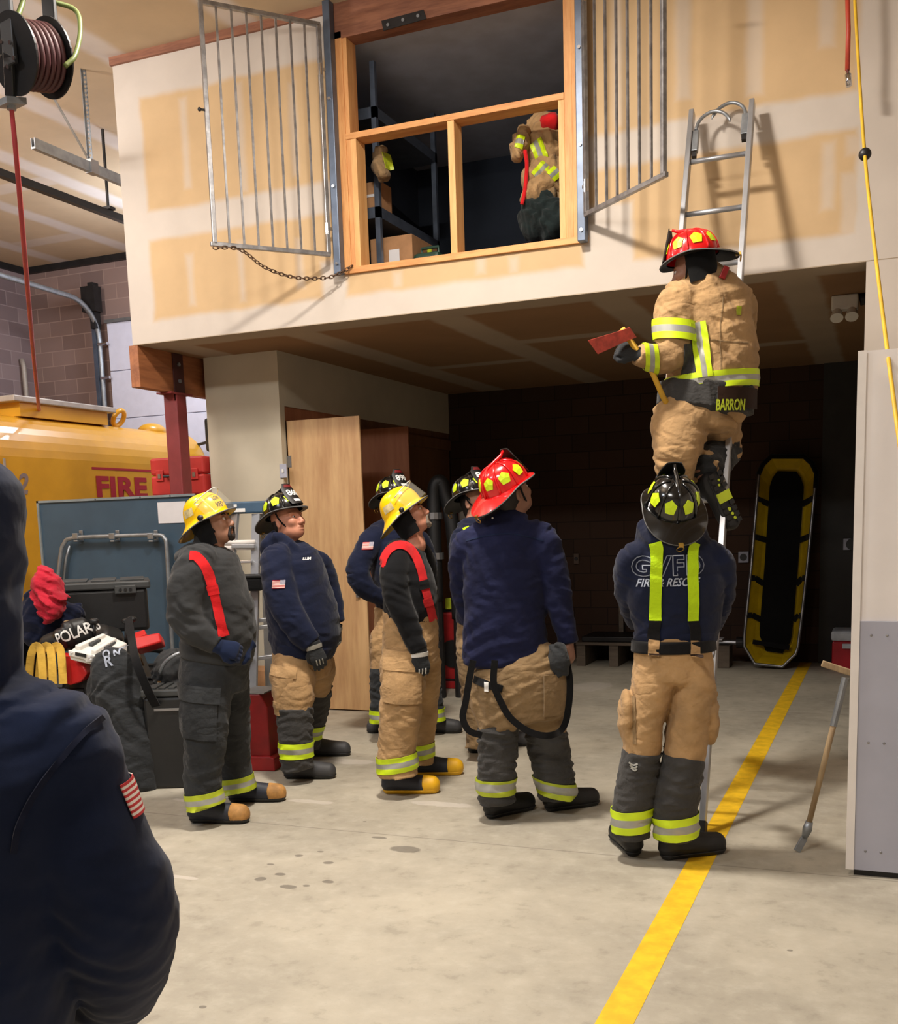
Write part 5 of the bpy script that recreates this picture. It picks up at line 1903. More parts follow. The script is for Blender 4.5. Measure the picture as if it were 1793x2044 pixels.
jk, JS = jacket(P, 'navy', torso, [near, far], extra=[[(928, 1058, 34, .09), (955, 1048, 40, .12), (985, 1058, 30, .09)]], seed=51)
trousers(P, 'tan_dull', hips, [l1, l2], seed=53)
suspender(P, JS, [(930, 1052, -.25), (934, 1064, -.25), (936, 1090, -.25)], .045, 'lime_web', P.root)
glove(P.root, P.w(956, 1258, -.16), -V3(UP) + V3(CR) * .2, -V3(CF), True, 'black_canvas', .5, cuff=.02)
glove(P.root, P.w(1000, 1228, .14), -V3(UP) + V3(CR) * .1, V3(CR), False, 'black_canvas', .5, cuff=.02)
boot(P.root, floor(948, 1502), CR, 'rubber_grey')
boot(P.root, floor(980, 1490), CR, 'rubber_grey')
trad_helmet(P.root, hat_at(hc, R, -.018, .066), tiltR(R, 4), 'h_black', '88', 'black helmet with lime pentagons and a number plate')

# ---- red helmet, navy shirt, seen from behind -----------------------------------
P = Person('man in a red helmet and navy shirt seen from behind, suspenders hanging down', 1055, 1630, 5.74)
R = face(32, 26)
hc = P.w(1022, 988)
torso = [(1008, 1036, 66, .08), (1006, 1050, 126, .10), (1006, 1074, 160, .13), (1008, 1130, 168, .145), (1008, 1185, 164, .145), (1008, 1245, 166, .145), (1010, 1296, 172, .145), (1010, 1322, 174, .14)]
right = [(1078, 1075, 70, .08, -.02), (1100, 1130, 64, .078, -.02), (1114, 1190, 56, .068, -.03), (1125, 1238, 48, .058, -.03), (1134, 1280, 40, .05, -.03)]
left = [(932, 1090, 60, .078, .03), (922, 1145, 52, .07, .08), (930, 1205, 46, .062, .16), (945, 1250, 40, .055, .24)]
hips = [(1010, 1314, 146, .115), (1016, 1326, 172, .15), (1030, 1350, 196, .175), (1037, 1395, 200, .175), (1042, 1432, 180, .16)]
l1 = [(996, 1415, 88, .13, -.02), (994, 1450, 80, .12, -.03), (994, 1490, 77, .11, -.04), (992, 1535, 74, .105, -.05), (990, 1570, 72, .10, -.05), (993, 1600, 72, .10, -.05)]
l2 = [(1082, 1415, 96, .13, .03), (1089, 1455, 82, .12, .05), (1098, 1505, 82, .112, .06), (1107, 1550, 78, .107, .07), (1114, 1590, 76, .10, .07)]
Rh = hand_frame(-V3(UP) + V3(CR) * .12, V3(CR) * .8 - V3(CF) * .4, True)
P.body('skin_brown', hc, R, [[(x, y, w * .6, d * .6, *e) for x, y, w, d, *e in r] for r in (torso, hips, l1, l2, right, left)], hands=[(P.w(1136, 1284, -.03), Rh, True, .7)])
jk, JS = jacket(P, 'navy_shirt', torso, [right, left], extra=[[(985, 1040, 30, .07), (1012, 1032, 44, .085), (1042, 1040, 30, .07)]], name='shirt', seed=61, amp=.009)
sq = [P.w(930 + 152 * t, 1079 - 14 * math.sin(t * 3.14)) for t in np.linspace(0, 1, 9)]
strip('yoke_seam', JS, sq, .006, jk, [M['navy_dark']], V3(CF), off=.001, cols=1)
MB().ball(decal(JS, [P.w(982, 1034)], V3(CF), .002)[0], (.006, .006, .006), 8, 6).put('button', M['white_print'], jk, smooth=True)
tr_, TS, lows = trousers(P, 'tan_dull', hips, [l1, l2], 'char_canvas', (1, 1), seed=63, amp=.009)
for (q, L), c, ax_ in zip(lows, ((990, 1567, -.05), (1112, 1572, .07)), (0, .22)):
    ring_band('reflective_band', L, P.w(*c), V3(UP) + V3(CR) * ax_, .043, q, tri('lime_dull', 'silver'), [0, 0, 1, 1, 1, 0])
panel('seat_pocket', TS, P, 1105, 1380, 50, 80, 'tan_dull', tr_, .0, off=.008)
for pts in ([(945, 1318), (938, 1350), (930, 1400), (924, 1432), (936, 1458), (962, 1468)], [(988, 1318), (986, 1365), (1002, 1405), (1022, 1436), (1060, 1462), (1100, 1468), (1126, 1450), (1136, 1405), (1138, 1360), (1132, 1320)]):
    strip('suspender', None, [P.w(x, y, -.20 + .10 * (x > 1120)) for x, y in pts], .036, P.root, [M['black_web']], V3(CF), cols=1, thick=.002)
suspender(P, TS, [(945, 1352), (975, 1360), (1000, 1366)], .04, 'black_web', P.root, 'suspender_cross')
panel('white_tag', TS, P, 969, 1363, 8, 18, 'white_print', tr_, off=.012, thick=.002)
S = SDF()
P.tube(S, [(1112, 1290, 34, .05, -.08), (1116, 1320, 44, .06, -.1), (1122, 1345, 30, .04, -.1)], .02)
S.fold(.006, .05, [1, .2, .6], 4)
S.mesh('stuffed_glove', M['black_canvas'], P.root, h=.006)
boot(P.root, floor(985, 1632), face(38)[:, 0], 'rubber')
boot(P.root, floor(1104, 1618), face(24)[:, 0], 'rubber')
trad_helmet(P.root, hat_at(hc, R, -.018, .06), tiltR(R, 2), 'h_red', None, 'glossy red helmet with lime pentagons, looking up', underside='black_paint', s=1.02)

# ---- footing the ladder: black helmet, lettered hoodie, lime suspenders ------------
P = Person('person in a black helmet and lettered navy hoodie with lime suspenders, at the ladder foot', 1310, 1705, 4.95)
R = face(92, 34)
hc = P.w(1338, 1026, .03)
torso = [(1342, 1070, 84, .10), (1345, 1088, 140, .115), (1347, 1115, 184, .135), (1348, 1160, 196, .145), (1350, 1205, 186, .145), (1350, 1245, 176, .14), (1349, 1274, 168, .138)]
left = [(1264, 1112, 58, .08, .0), (1253, 1152, 54, .075, .03), (1254, 1200, 48, .068, .12), (1270, 1235, 42, .058, .28)]
right = [(1432, 1112, 58, .08, .0), (1442, 1152, 54, .075, .03), (1440, 1205, 48, .068, .1), (1424, 1245, 42, .058, .26)]
hips = [(1345, 1272, 152, .14), (1345, 1320, 160, .15), (1345, 1352, 164, .15)]
l1 = [(1305, 1365, 86, .135, .0), (1289, 1440, 70, .125, .0), (1281, 1500, 74, .115, .0), (1271, 1575, 82, .112, .0), (1261, 1625, 76, .102, .0), (1260, 1668, 68, .098, .0)]
l2 = [(1382, 1365, 90, .135, -.02), (1372, 1445, 84, .125, -.03), (1366, 1510, 78, .118, -.04), (1351, 1580, 90, .115, -.05), (1347, 1625, 86, .105, -.05), (1352, 1670, 80, .10, -.05)]
P.body('skin', hc, R, [[(x, y, w * .6, d * .6, *e) for x, y, w, d, *e in r] for r in (torso, hips, l1, l2, left, right)])
jk, JS = jacket(P, 'navy', torso, [left, right], extra=[[(1288, 1070, 46, .09, .02), (1318, 1082, 56, .08, -.06), (1345, 1086, 58, .08, -.08), (1372, 1080, 52, .08, -.05), (1392, 1066, 40, .08, .03)]], seed=71, amp=.008, h=.0065, hem=[(1349, 1262, 170, .14), (1349, 1276, 164, .138)])
tr_, TS, lows = trousers(P, 'tan', hips, [l1, l2], 'char_canvas', (2, 2), seed=73, pockets=[(P.w(1250, 1428, -.0), (.038, .09, .13)), (P.w(1418, 1432, -.02), (.040, .09, .13))], h=.0065, k=.008)
for (q, L), c in zip(lows, ((1261, 1632, 0), (1347, 1646, -.05))):
    ring_band('reflective_band', L, P.w(*c), V3(UP) + V3(CR) * -.1, .055, q, tri('lime', 'silver'), LSL)
for x0, x1, x2 in ((1301, 1298, 1296), (1371, 1370, 1375)):
    suspender(P, JS, [(x0 + (6 if x0 > 1340 else -4), 1082), (x0, 1100), (x0 - 2, 1150), (x1, 1200), (x1, 1234)], .051, 'lime_web', P.root, off=.008)
    suspender(P, JS, [(x1, 1233), (x2, 1255), (x2, 1274)], .050, 'black_web', P.root, 'suspender_elastic', off=.007)
    suspender(P, TS, [(x2, 1272), (x2 - 1, 1285), (x2 - 2, 1302)], .046, 'tan', tr_, 'suspender_tab', off=.016)
    suspender(P, TS, [(x2 - 12, 1299), (x2 + 10, 1299)], .006, 'brown_cloth', tr_, 'stitching', off=.019)
sb = SDF()
P.tube(sb, [(1345, 1277, 168, .158), (1345, 1298, 170, .160)], .01, cap=.05)
sb.mesh('belt', M['black_web'], P.root, h=.006)
MB().tube([P.w(1421, 1300, -.02) + CR * (.014 * math.cos(a)) + UP * (.035 * math.sin(a)) for a in np.linspace(0, 6.28, 16)[:-1]], .004, 6, closed=True).put('carabiner', M['steel'], P.root, smooth=True)
for d_ in (-3, 0):
    panel('pocket_seam', TS, P, 1262 + d_, 1432, 3, 92, 'tan_dull', tr_, off=.002, thick=.002)
tv, tf = text_mesh('GVFD', .12, CR, UP, P.w(1270, 1151, -.2), outline=.0022, bold=.004, space=1.12, width=.325)
link('back_lettering', decal(JS, tv, V3(CF), .003), tf, M['print_grey'], jk)
tv, tf = text_mesh('FIRE & RESCUE', .052, CR, UP + CR * .0, P.w(1279, 1174, -.2), shear=.35, bold=.0008, width=.285)
link('back_lettering', decal(JS, tv, V3(CF), .003), tf, M['print_grey'], jk)
tv, tf = text_mesh('≡', .03, CR, UP, P.w(1264, 1542, -.2), shear=.3)
for k in range(3):
    a = [P.w(1264 + 2 * k, 1533 + 5 * k, -.2), P.w(1272 + k, 1537 + 5 * k, -.2), P.w(1280 - k, 1533 + 5 * k, -.2)]
    strip('knee_emblem', lows[0][1], a, .007, lows[0][0], [M['silver']], V3(CF), n=8, cols=1, off=.003)
glove(P.root, P.w(1276, 1228, .34), V3(UP) * .5 + V3(CF) * .8 + V3(CR) * .3, -V3(CR), False, 'black_canvas', 1.0, cuff=.03)
glove(P.root, P.w(1420, 1238, .32), V3(UP) * .5 + V3(CF) * .8 - V3(CR) * .3, V3(CR), True, 'black_canvas', 1.0, cuff=.03)
boot(P.root, floor(1263, 1706), face(96)[:, 0], 'rubber')
boot(P.root, floor(1338, 1714), face(18)[:, 0], 'rubber')
trad_helmet(P.root, hat_at(hc, R, -.012, .06), tiltR(R, 4), 'h_black', None, 'glossy black helmet with lime pentagons and brass ring, seen from behind', s=1.0)

# ---- the climber -------------------------------------------------------------------
P = Person('climber in red helmet and tan turnout gear with an axe, high on the roof ladder', 1400, 1000, 6.1)
R = face(158, -12)
hc = P.w(1382, 540, .0)
torso = [(1404, 552, 70, .09), (1412, 572, 112, .13), (1420, 606, 144, .155), (1428, 655, 146, .17), (1434, 705, 152, .18), (1424, 752, 178, .19), (1412, 790, 172, .185), (1404, 808, 164, .18)]
left = [(1356, 598, 76, .095, -.04), (1347, 645, 78, .095, -.07), (1348, 688, 72, .09, -.1), (1332, 714, 56, .078, -.13), (1302, 716, 48, .068, -.16), (1276, 706, 42, .058, -.19)]
right = [(1474, 606, 66, .09, .02), (1480, 655, 58, .085, .1), (1474, 706, 54, .08, .22), (1455, 690, 48, .07, .32)]
hips = [(1402, 796, 134, .15), (1394, 832, 150, .175), (1392, 850, 148, .17)]
l1 = [(1362, 830, 108, .15, -.03), (1354, 875, 102, .145, -.09), (1350, 915, 86, .13, -.12), (1350, 945, 68, .11, -.05), (1346, 1000, 62, .1, .08), (1342, 1060, 60, .1, .12)]
l2 = [(1426, 830, 92, .14, .06), (1438, 865, 84, .13, .16), (1440, 900, 76, .12, .18), (1428, 918, 66, .11, .08), (1414, 930, 58, .105, .0), (1402, 944, 54, .10, -.08)]
P.body('skin_brown', hc, R, [[(x, y, w * .6, d * .6, *e) for x, y, w, d, *e in r] for r in (torso, hips, l1, l2, left, right)])
jk, JS = jacket(P, 'tan', torso, [left, right], extra=[[(1372, 562, 44, .07), (1404, 556, 66, .10), (1442, 566, 44, .07)]], name='turnout_coat', seed=81, amp=.011, h=.0065)
tr_, TS, lows = trousers(P, 'tan', hips, [l1, l2], 'black_canvas', (3, 2), shrink=.92, seed=83, amp=.01)
SL = SDF(); P.tube(SL, left, .02)
ring_band('reflective_band', SL, P.w(1347, 662, -.08), V3(UP) + V3(CR) * .12, .054, jk, tri('lime', 'silver'), LSL, off=.010)
ring_band('reflective_band', JS, P.w(1298, 716, -.165), V3(CR) + V3(UP) * .1, .038, jk, tri('lime', 'silver'), LSL)
ring_band('reflective_band', JS, P.w(1415, 765, 0), V3(UP) - V3(CR) * .06, .045, jk, tri('lime', 'silver'), LSL, nu=64)
strip('reflective_band', JS, [P.w(1396, 640, -.2), P.w(1403, 690, -.2), P.w(1408, 752, -.2)], .085, jk, tri('lime', 'silver'), V3(CF), fm=lambda t, j: 1 if 1 < j < 4 else 0, cols=6, off=.012)
panel('side_panel', JS, P, 1373, 725, 44, 62, 'char_canvas', jk, -.2, off=.003, thick=.003)
cs = SDF()
cs0 = SDF()
P.tube(cs0, [(1413, 740, 190, .205), (1410, 795, 190, .205), (1407, 850, 190, .205)], .01)
P.tube(cs, [(1413, 770, 186, .20), (1410, 795, 188, .20), (1407, 816, 186, .20)], .01, cap=.08)
both = lambda Q: np.minimum(JS(Q), cs(Q))
cs.fold(.007, .12, [1, .4, .2], 3)
cs.mesh('coat_skirt', M['char_canvas'], jk, h=.0065)
panel('shoulder_tab', JS, P, 1461, 630, 10, 17, 'lime_dull', jk, .0, off=.004, thick=.002)
strip('back_seam', JS, [P.w(1448, 590, -.2), P.w(1442, 640, -.2), P.w(1440, 690, -.2), P.w(1440, 748, -.2)], .006, jk, [M['tan_dull']], V3(CF), cols=1, off=.002)
strip('back_seam', JS, [P.w(1415, 676, -.2), P.w(1455, 680, -.2), P.w(1500, 682, -.2)], .006, jk, [M['tan_dull']], V3(CF), cols=1, off=.002)
npan = panel('name_flap', cs0, P, 1456, 801, 86, 40, 'brown_cloth', jk, .0, off=.014, thick=.005)
tv, tf = text_mesh('BARRON', .082, CR, UP, P.w(1436, 816, -.3), bold=.002, shear=.12, width=.170)
link('name_lettering', decal(cs0, tv, V3(CF), .024), tf, M['lime_dull'], jk, solid=.002)
gw = P.w(1272, 706, -.19)
glove(P.root, gw, -V3(CR) * .8 + V3(UP) * .3 + V3(CF) * .1, -V3(CF) * .7 + V3(UP) * .5, False, 'black_canvas', 1.25, cuff=.035)
glove(P.root, P.w(1456, 684, .34), V3(CF) * .5 + V3(UP) * .6, V3(CR), True, 'black_canvas', 1.2, cuff=.03)
Rb = frame(nrm(V3(CR) * .40 - V3(UP) * .92), nrm(V3(CF) * .9 - V3(CR) * .45))
bo = boot(P.root, P.w(1432, 958, -.16), None, 'rubber', R=Rb, L=.315, shaft=.17)
bx_ = lambda x, y: V3(P.w(1432, 958, -.16)) + Rb @ np.array([x, y, -.001])
for nm, cx, wx, hy in (('sole_patch', .10, .028, .046),):
    MB().obox(bx_(cx, 0), Rb[:, 0] * wx, Rb[:, 1] * hy, Rb[:, 2] * .004).put(nm, M['lime_dull'], bo)
for x, y, r in ((.005, -.008, .007), (.03, .004, .007), (.175, .004, .011), (.205, -.004, .009), (.232, -.010, .009)):
    MB().tube([bx_(x, y) - Rb[:, 2] * .004, bx_(x, y) + Rb[:, 2] * .004], r, 12).put('sole_stud', M['lime_dull'], bo)
for i in range(9):
    for s_ in (-1, 1):
        x = -.03 + .035 * i
        if .065 < x < .135: continue
        MB().obox(bx_(x, s_ * .031), Rb[:, 0] * .012, Rb[:, 1] * .016, Rb[:, 2] * .006).put('tread_lug', M['rubber'], bo)
boot(P.root, P.w(1345, 1092, .14), V3(CF), 'rubber', L=.30)
h_ = trad_helmet(P.root, hat_at(hc, R, -.015, .066), tiltR(R, 2), 'h_red', None, 'glossy red helmet with lime pentagons and a dark brim', brim_color='h_black', s=1.06)
T = xf(hat_at(hc, R, -.015, .066), R)
MB().grid(lambda u, v: T(-.115 * math.cos((u - .5) * 3.6) * (1 - .05 * v), .100 * math.sin((u - .5) * 3.6) * (1 - .05 * v), -.0 - .15 * v), 26, 6).put('ear_flap', M['black_cloth'], P.root, smooth=True, solid=.01)
MB().bar(P.w(1441, 556, -.12), P.w(1451, 532, -.12), .034, .02, CF).put('radio_mic', M['red_paint'], P.root, bev=.004)
P_climb = P

ah = P.w(1240, 672, -.24)
axe = thing('fire_axe', 'red-headed fire axe with a yellow handle, held by the climber', 'axe', ah)
hd_dir = nrm(V3(P.w(1324, 792, -.13)) - V3(ah))
bl = nrm(V3(P.w(1171, 692, -.30)) - V3(P.w(1245, 664, -.20)))
nn = nrm(np.cross(hd_dir, bl))
A0 = V3(ah) + bl * -.035
prof_ = [(-.03, .034, .026), (.03, .034, .026), (.08, .036, .022), (.16, .042, .011), (.225, .046, .002)]
vs, fs = [], []
for x, hgt_, th in prof_:
    for a_, b_ in ((-1, -1), (1, -1), (1, 1), (-1, 1)):
        vs.append(A0 + bl * x + hd_dir * hgt_ * a_ + nn * th * b_)
for i in range(len(prof_) - 1):
    for k in range(4): fs.append((4 * i + k, 4 * i + (k + 1) % 4, 4 * i + 4 + (k + 1) % 4, 4 * i + 4 + k))
fs += [(3, 2, 1, 0), tuple(4 * (len(prof_) - 1) + k for k in range(4))]
bm0 = link('axe_head', vs, fs, M['axe_red'], axe, bev=.002)
MB().tube([A0 - hd_dir * .04, A0 + hd_dir * .25, V3(P.w(1324, 792, -.13)), V3(P.w(1345, 830, -.08))], [.017, .015, .016, .018], 10).put('handle', M['axe_handle'], axe, smooth=True)

# ---- person in the foreground --------------------------------------------------------
P = Person('person in a dark navy hooded sweatshirt close to the camera at the left edge', -60, 1500, 1.5)
P.root.location = ORG[P.root] = Vector((W(-60, 1500, 1.5).x, W(-60, 1500, 1.5).y, 0))
R = face(70, 5)
hc = P.w(-112, 1075, .04)
hood = [(-112, 925, 170, .09, .02), (-112, 970, 262, .13, .02), (-112, 1050, 284, .15, .02), (-112, 1150, 288, .15, .02), (-112, 1250, 284, .15, .0), (-112, 1340, 290, .13, .0)]
torso = [(-70, 1400, 190, .10), (-60, 1428, 400, .13), (-60, 1472, 520, .155), (-55, 1560, 540, .165), (-60, 1700, 470, .165), (-70, 1880, 430, .165), (-70, 2080, 430, .165), (-70, 2180, 420, .16)]
arm = [(105, 1480, 240, .10, .0), (140, 1580, 232, .095, .0), (178, 1680, 236, .095, .0), (214, 1780, 272, .105, .03), (232, 1850, 262, .105, .08), (232, 1930, 240, .095, .18), (190, 2010, 210, .085, .32)]
arm2 = [(-220, 1480, 240, .10, .05), (-280, 1650, 230, .095, .05), (-300, 1800, 230, .095, .1), (-250, 1950, 200, .085, .3)]
lo = [(-70, 2150, 420, .16), (-70, 2350, 430, .16)]
lg = lambda x: [(x, 2330, 230, .14), (x, 2700, 200, .11), (x, 3150, 170, .10)]
P.body('skin', hc, R, [[(x, y, w * .6, d * .6, *e) for x, y, w, d, *e in r] for r in (torso, arm, arm2, lo, lg(-170), lg(30))])
jk, JS = jacket(P, 'navy_dark', torso, [arm, arm2], extra=[hood], name='hooded_sweatshirt', seed=91, amp=.006, h=.0075)
sp_ = [(204, 1434), (165, 1468), (120, 1520), (75, 1580), (45, 1640), (35, 1690)]
strip('sleeve_seam', JS, [P.w(x, y, .02) for x, y in sp_], .008, jk, [M['navy']], V3(P.w(110, 1560)) - np.array([0, 0, EYE]), cols=1, off=.002, back=.3)
nd = nrm(-V3(CR) * .75 + V3(CF) * .65)
ac = P.w(258, 1600, -.02)
flag_patch(JS, V3(ac) + V3(CF) * .05, V3(CR) * .62 + V3(CF) * .78, nrm(V3(UP) - V3(CR) * .42), nd, .085, .056, jk, canton_right=True)
trousers(P, 'black_canvas', lo, [lg(-170), lg(30)], seed=93, amp=.004, name='trousers', h=.012)
for x in (-170, 30):
    q = W(x, 2600, 1.5)
    boot(P.root, (q.x, q.y, 0), face(75)[:, 0], 'rubber', h=.01)
for x, y, dh, rt in ((150, 2030, .40, True), (-230, 1990, .38, False)):
    glove(P.root, P.w(x, y, dh), -V3(CR) * (1 if rt else -1) * .8 + V3(CF) * .4 - V3(UP) * .2, V3(CF) * .4 + V3(UP) * .7, rt, 'skin', .6, g=1.0)
M['block_plate'] = mat('brown_plate', (92, 74, 62), .7)
# ================================================================ things in the dark bay
def lump(name, m, rows, hd, lat=None, fold=.012, lam=.12, seed=1, h=.008, parent=None, k=.03, label=None, cat=None, group=None):
    """a soft heap of cloth given as (px, py, width px, half depth, extra distance)"""
    mpp = (W(500, 1250, hd) - W(501, 1250, hd)).length
    S = SDF()
    for r in rows:
        S.tube([(W(a[0], a[1], hd + (a[4] if len(a) > 4 else 0)), a[2] / 2 * mpp, a[3]) for a in r], k, cap=.6, lat=lat)
    S.fold(fold, lam, [.6, .3, .8], seed).fold(fold * .6, lam * .55, [-.7, .4, .5], seed + 1)
    o = S.mesh(name, M[m], parent, h=h)
    if label: tag(o, label, cat, group)
    return o, S


# red machine on its base
q = floor(898, 1374)
rm = thing('red_machine', 'tall red cabinet machine standing in the bay behind the men', 'machine', (q.x, q.y + .2, 0))
x0, x1, y0 = floor(868, 1374).x, floor(931, 1374).x + .02, q.y
MB().prism([(x0 + .03, y0, .08), (x1 - .03, y0, .08), (x1 - .02, y0, .62), (x1 - .07, y0, .76), (x0 + .07, y0, .76), (x0 + .02, y0, .62)], (0, .4, 0)).put('cabinet', M['red_paint'], rm, bev=.02)
MB().box((x0, y0 - .03, 0), (x1, y0 + .43, .08)).put('base', M['red_paint'], rm, bev=.01)
MB().box((x0 + .01, y0 - .035, .085), (x1 - .01, y0 - .005, .10)).put('base_trim', M['black_paint'], rm)
MB().box((x0 + .06, y0 + .05, .76), (x1 - .06, y0 + .35, .79)).put('top_plate', M['iron'], rm)
MB().tube([(x0 + .2, y0 - .002, .35), (x0 + .2, y0 - .012, .35)], .14, 20).put('side_vent', M['black_plastic'], rm)
MB().box((x0 + .12, y0 + .02, .79), (x0 + .2, y0 + .1, .90)).put('fuel_cap', M['lime_dull'], rm, bev=.01)
# exhaust hose
hdq = 9.9
hz = thing('exhaust_hose', 'thick black exhaust hose bent over behind the red machine', 'hose', W(895, 1230, hdq))
hp2 = spline([W(916, 1235, hdq), W(912, 1150, hdq), W(906, 1080, hdq), W(898, 1020, hdq), (W(888, 985, hdq)), W(880, 962, hdq), W(868, 972, hdq), W(866, 1020, hdq), W(868, 1100, hdq), W(872, 1200, hdq)], 6)
MB().tube(hp2, .066, 14).put('hose', M['rubber'], hz, smooth=True)
for px, py in ((866, 1030), (869, 1110)):
    c_ = W(px, py, hdq)
    MB().tube([c_ - UP * .03, c_ + UP * .03], .082, 14).put('hose_clamp', M['steel'], hz)
st_ = MB().tube([W(916, 1235, hdq), W(917, 1300, hdq), Vector((*W(917, 1300, hdq).xy, 0))], .05, 10).put('stand_pipe', M['iron'], hz)
MB().tube([Vector((*W(872, 1200, hdq).xy, 1.0)), Vector((*W(872, 1200, hdq).xy, 0))], .06, 10).put('stand_pipe', M['iron'], hz)
for px, m, lab in ((888, 'white_paint', 'white canister hanging on the bay wall, left of the red one'), (906, 'red_paint', 'red canister hanging on the bay wall between two white ones'), (924, 'white_paint', 'white canister hanging on the bay wall, right of the red one')):
    c_ = on(px, 1018, y=12.0)
    cn = thing('canister', lab, 'canister', c_)
    MB().tube([c_ - UP * .13, c_ + UP * .10, c_ + UP * .13, c_ + UP * .15], [.055, .055, .04, .02], 16).put('cylinder', M[m], cn, smooth=True)
    MB().box((c_.x - .03, c_.y - .03, c_.z + .15), (c_.x + .03, c_.y + .03, c_.z + .19)).put('valve', M['black_plastic'], cn)
    MB().box((c_.x - .02, c_.y + .04, c_.z - .1), (c_.x + .02, 12.098, c_.z + .1)).put('wall_bracket', M['iron'], cn)


# rescue stretcher leaning on the back wall
def sp(px, py):
    return on(px, py, y=11.50 + (1325 - py) / 425 * .36)


bk = thing('rescue_stretcher', 'yellow basket stretcher with a black pad leaning against the back wall', 'stretcher', (-1.05, 11.6, 0))
rim = [sp(*q) for q in ((1541, 912), (1604, 912), (1620, 926), (1629, 946), (1627, 975), (1613, 1120), (1601, 1230), (1593, 1292), (1588, 1306), (1562, 1331), (1507, 1325), (1486, 1290), (1486, 1270), (1500, 1130), (1512, 985), (1515, 948), (1524, 928))]
nb = Vector((.05, .98, -.18)).normalized()
cen = sum(rim, Vector()) / len(rim)


def inset(q, f, d): return cen + Vector(((q.x - cen.x) * f[0], (q.y - cen.y) * f[1], (q.z - cen.z) * f[1])) + nb * d


MB().tube(rim, .016, 8, closed=True).put('rim', M['steel'], bk, smooth=True)
rows = [[inset(q, (.98, .99), .01) for q in rim], [inset(q, (.90, .965), .05) for q in rim], [inset(q, (.74, .915), .12) for q in rim], [inset(q, (.62, .88), .15) for q in rim]]
n = len(rim)
vs = [p for r in rows for p in r]
fs = [(j * n + i, j * n + (i + 1) % n, (j + 1) * n + (i + 1) % n, (j + 1) * n + i) for j in range(3) for i in range(n)]
fs.append(tuple(3 * n + i for i in range(n)))
link('shell', vs, fs, M['stretcher'], bk, smooth=False, solid=-.006)
pad = [inset(q, (.60, .875), .135) for q in rim]
MB().prism(pad, -nb * .03).put('pad', M['black_cloth'], bk)
for t in (.14, .36, .60, .82):
    for sd in (0, 1):
        a = (rim[13 - 0].lerp(rim[12], 0) if False else (rim[15].lerp(rim[11], t) if sd == 0 else rim[3].lerp(rim[7], t)))
        b0, b1, b2 = inset(a, (1.0, 1.0), -.012), inset(a, (.86, .985), .055), inset(a, (.60, .96), .12)
        b2 = b2 - UP * (.06 if t > .5 else .01)
        MB().bar(b0, b1, .06, .008, nb).bar(b1, b2, .06, .008, nb).put('strap', M['black_web'], bk)
MB().tube([inset(q, (1.02, 1.005), .0) for q in rim[15:] + rim[:5]], .026, 8).put('rope_wrap', M['black_cloth'], bk, smooth=True)
sg, sf = [], []
MB().bar(inset(rim[11].lerp(rim[8], .1), (.9, .94), .03), inset(rim[11].lerp(rim[8], .9), (.9, .94), .03), .05, .02, nb).put('foot_strap', M['black_web'], bk)

# cooler
cq = floor(1660, 1340)
co = thing('cooler', 'red cooler with a white lid behind the two-tone partition', 'cooler', (cq.x + .3, cq.y + .15, 0))
MB().box((cq.x, cq.y, .01), (cq.x + .6, cq.y + .36, .31)).put('cooler_body', M['cooler_red'], co, bev=.02)
MB().box((cq.x - .012, cq.y - .012, .312), (cq.x + .612, cq.y + .372, .42)).put('lid', M['cooler_lid'], co, bev=.03)
MB().box((cq.x + .1, cq.y - .03, .24), (cq.x + .5, cq.y - .002, .29)).put('handle', M['cooler_lid'], co, bev=.006)


def plate(px, py, y, lab, w=.035, h=.055, m='wall_grey', nm='wall_outlet', cat='outlet'):
    c_ = on(px, py, y=y)
    t_ = thing(nm, lab, cat, c_)
    MB().box((c_.x - w, y - .035, c_.z - h), (c_.x + w, y, c_.z + h)).put('box', M[m], t_, bev=.004)
    MB().tube([(c_.x, y - .036, c_.z), (c_.x, y - .042, c_.z)], w * .7, 14).put('socket', M['black_plastic'], t_)
    return t_


plate(1485, 1112, YB - .1, 'grey outlet box on the block wall beside the basket stretcher', .055, .06)
plate(1152, 1115, YB - .1, 'small outlet plate on the block wall right of the navy-shirted man', .03, .06, 'block_plate')
plate(1702, 1086, YB - .14, 'grey switch box on the dark wall beside the two-tone partition', .09, .06)

# pallet, blocks and axle along the back wall
pl = thing('pallet', 'dark wooden pallet lying along the back wall', 'pallet', (-2.6, 11.6, 0))
px0, px1 = on(1150, 1300, y=11.4).x, on(1300, 1300, y=11.4).x
for i in range(5):
    MB().box((px0, 11.4 + .14 * i, .24), (px1, 11.5 + .14 * i, .27)).put('deck_board', M['pallet_wood'], pl)
for i in range(3):
    x = px0 + (px1 - px0 - .1) * i / 2
    MB().box((x, 11.42, .0), (x + .1, 12.05, .24)).put('stringer', M['pallet_wood'], pl)
tag(MB().box((px0 + .05, 11.45, .271), (px1 - .1, 12.0, .33)).put('steel_sheet', M['iron'], bev=.01), 'dark flat steel sheet lying on the pallet', 'sheet')
wb = on(1445, 1300, y=11.5)
tag(MB().box((wb.x - .06, 11.5, 0), (wb.x + .06, 11.75, .24)).put('wood_block', M['pallet_wood'], bev=.004), 'short wooden block on the floor left of the basket stretcher', 'block')
ax0 = on(1385, 1286, y=11.5)
axl = thing('steel_axle', 'dark steel axle resting on the wooden block by the stretcher', 'axle', (ax0.x, 11.6, .24))
a, b = Vector((wb.x - .35, 11.6, .27)), Vector((wb.x + .12, 11.6, .27))
MB().tube([a, b], .025, 12).put('shaft', M['steel'], axl)
MB().tube([b, b + Vector((.07, 0, 0))], .06, 18).put('hub', M['iron'], axl)
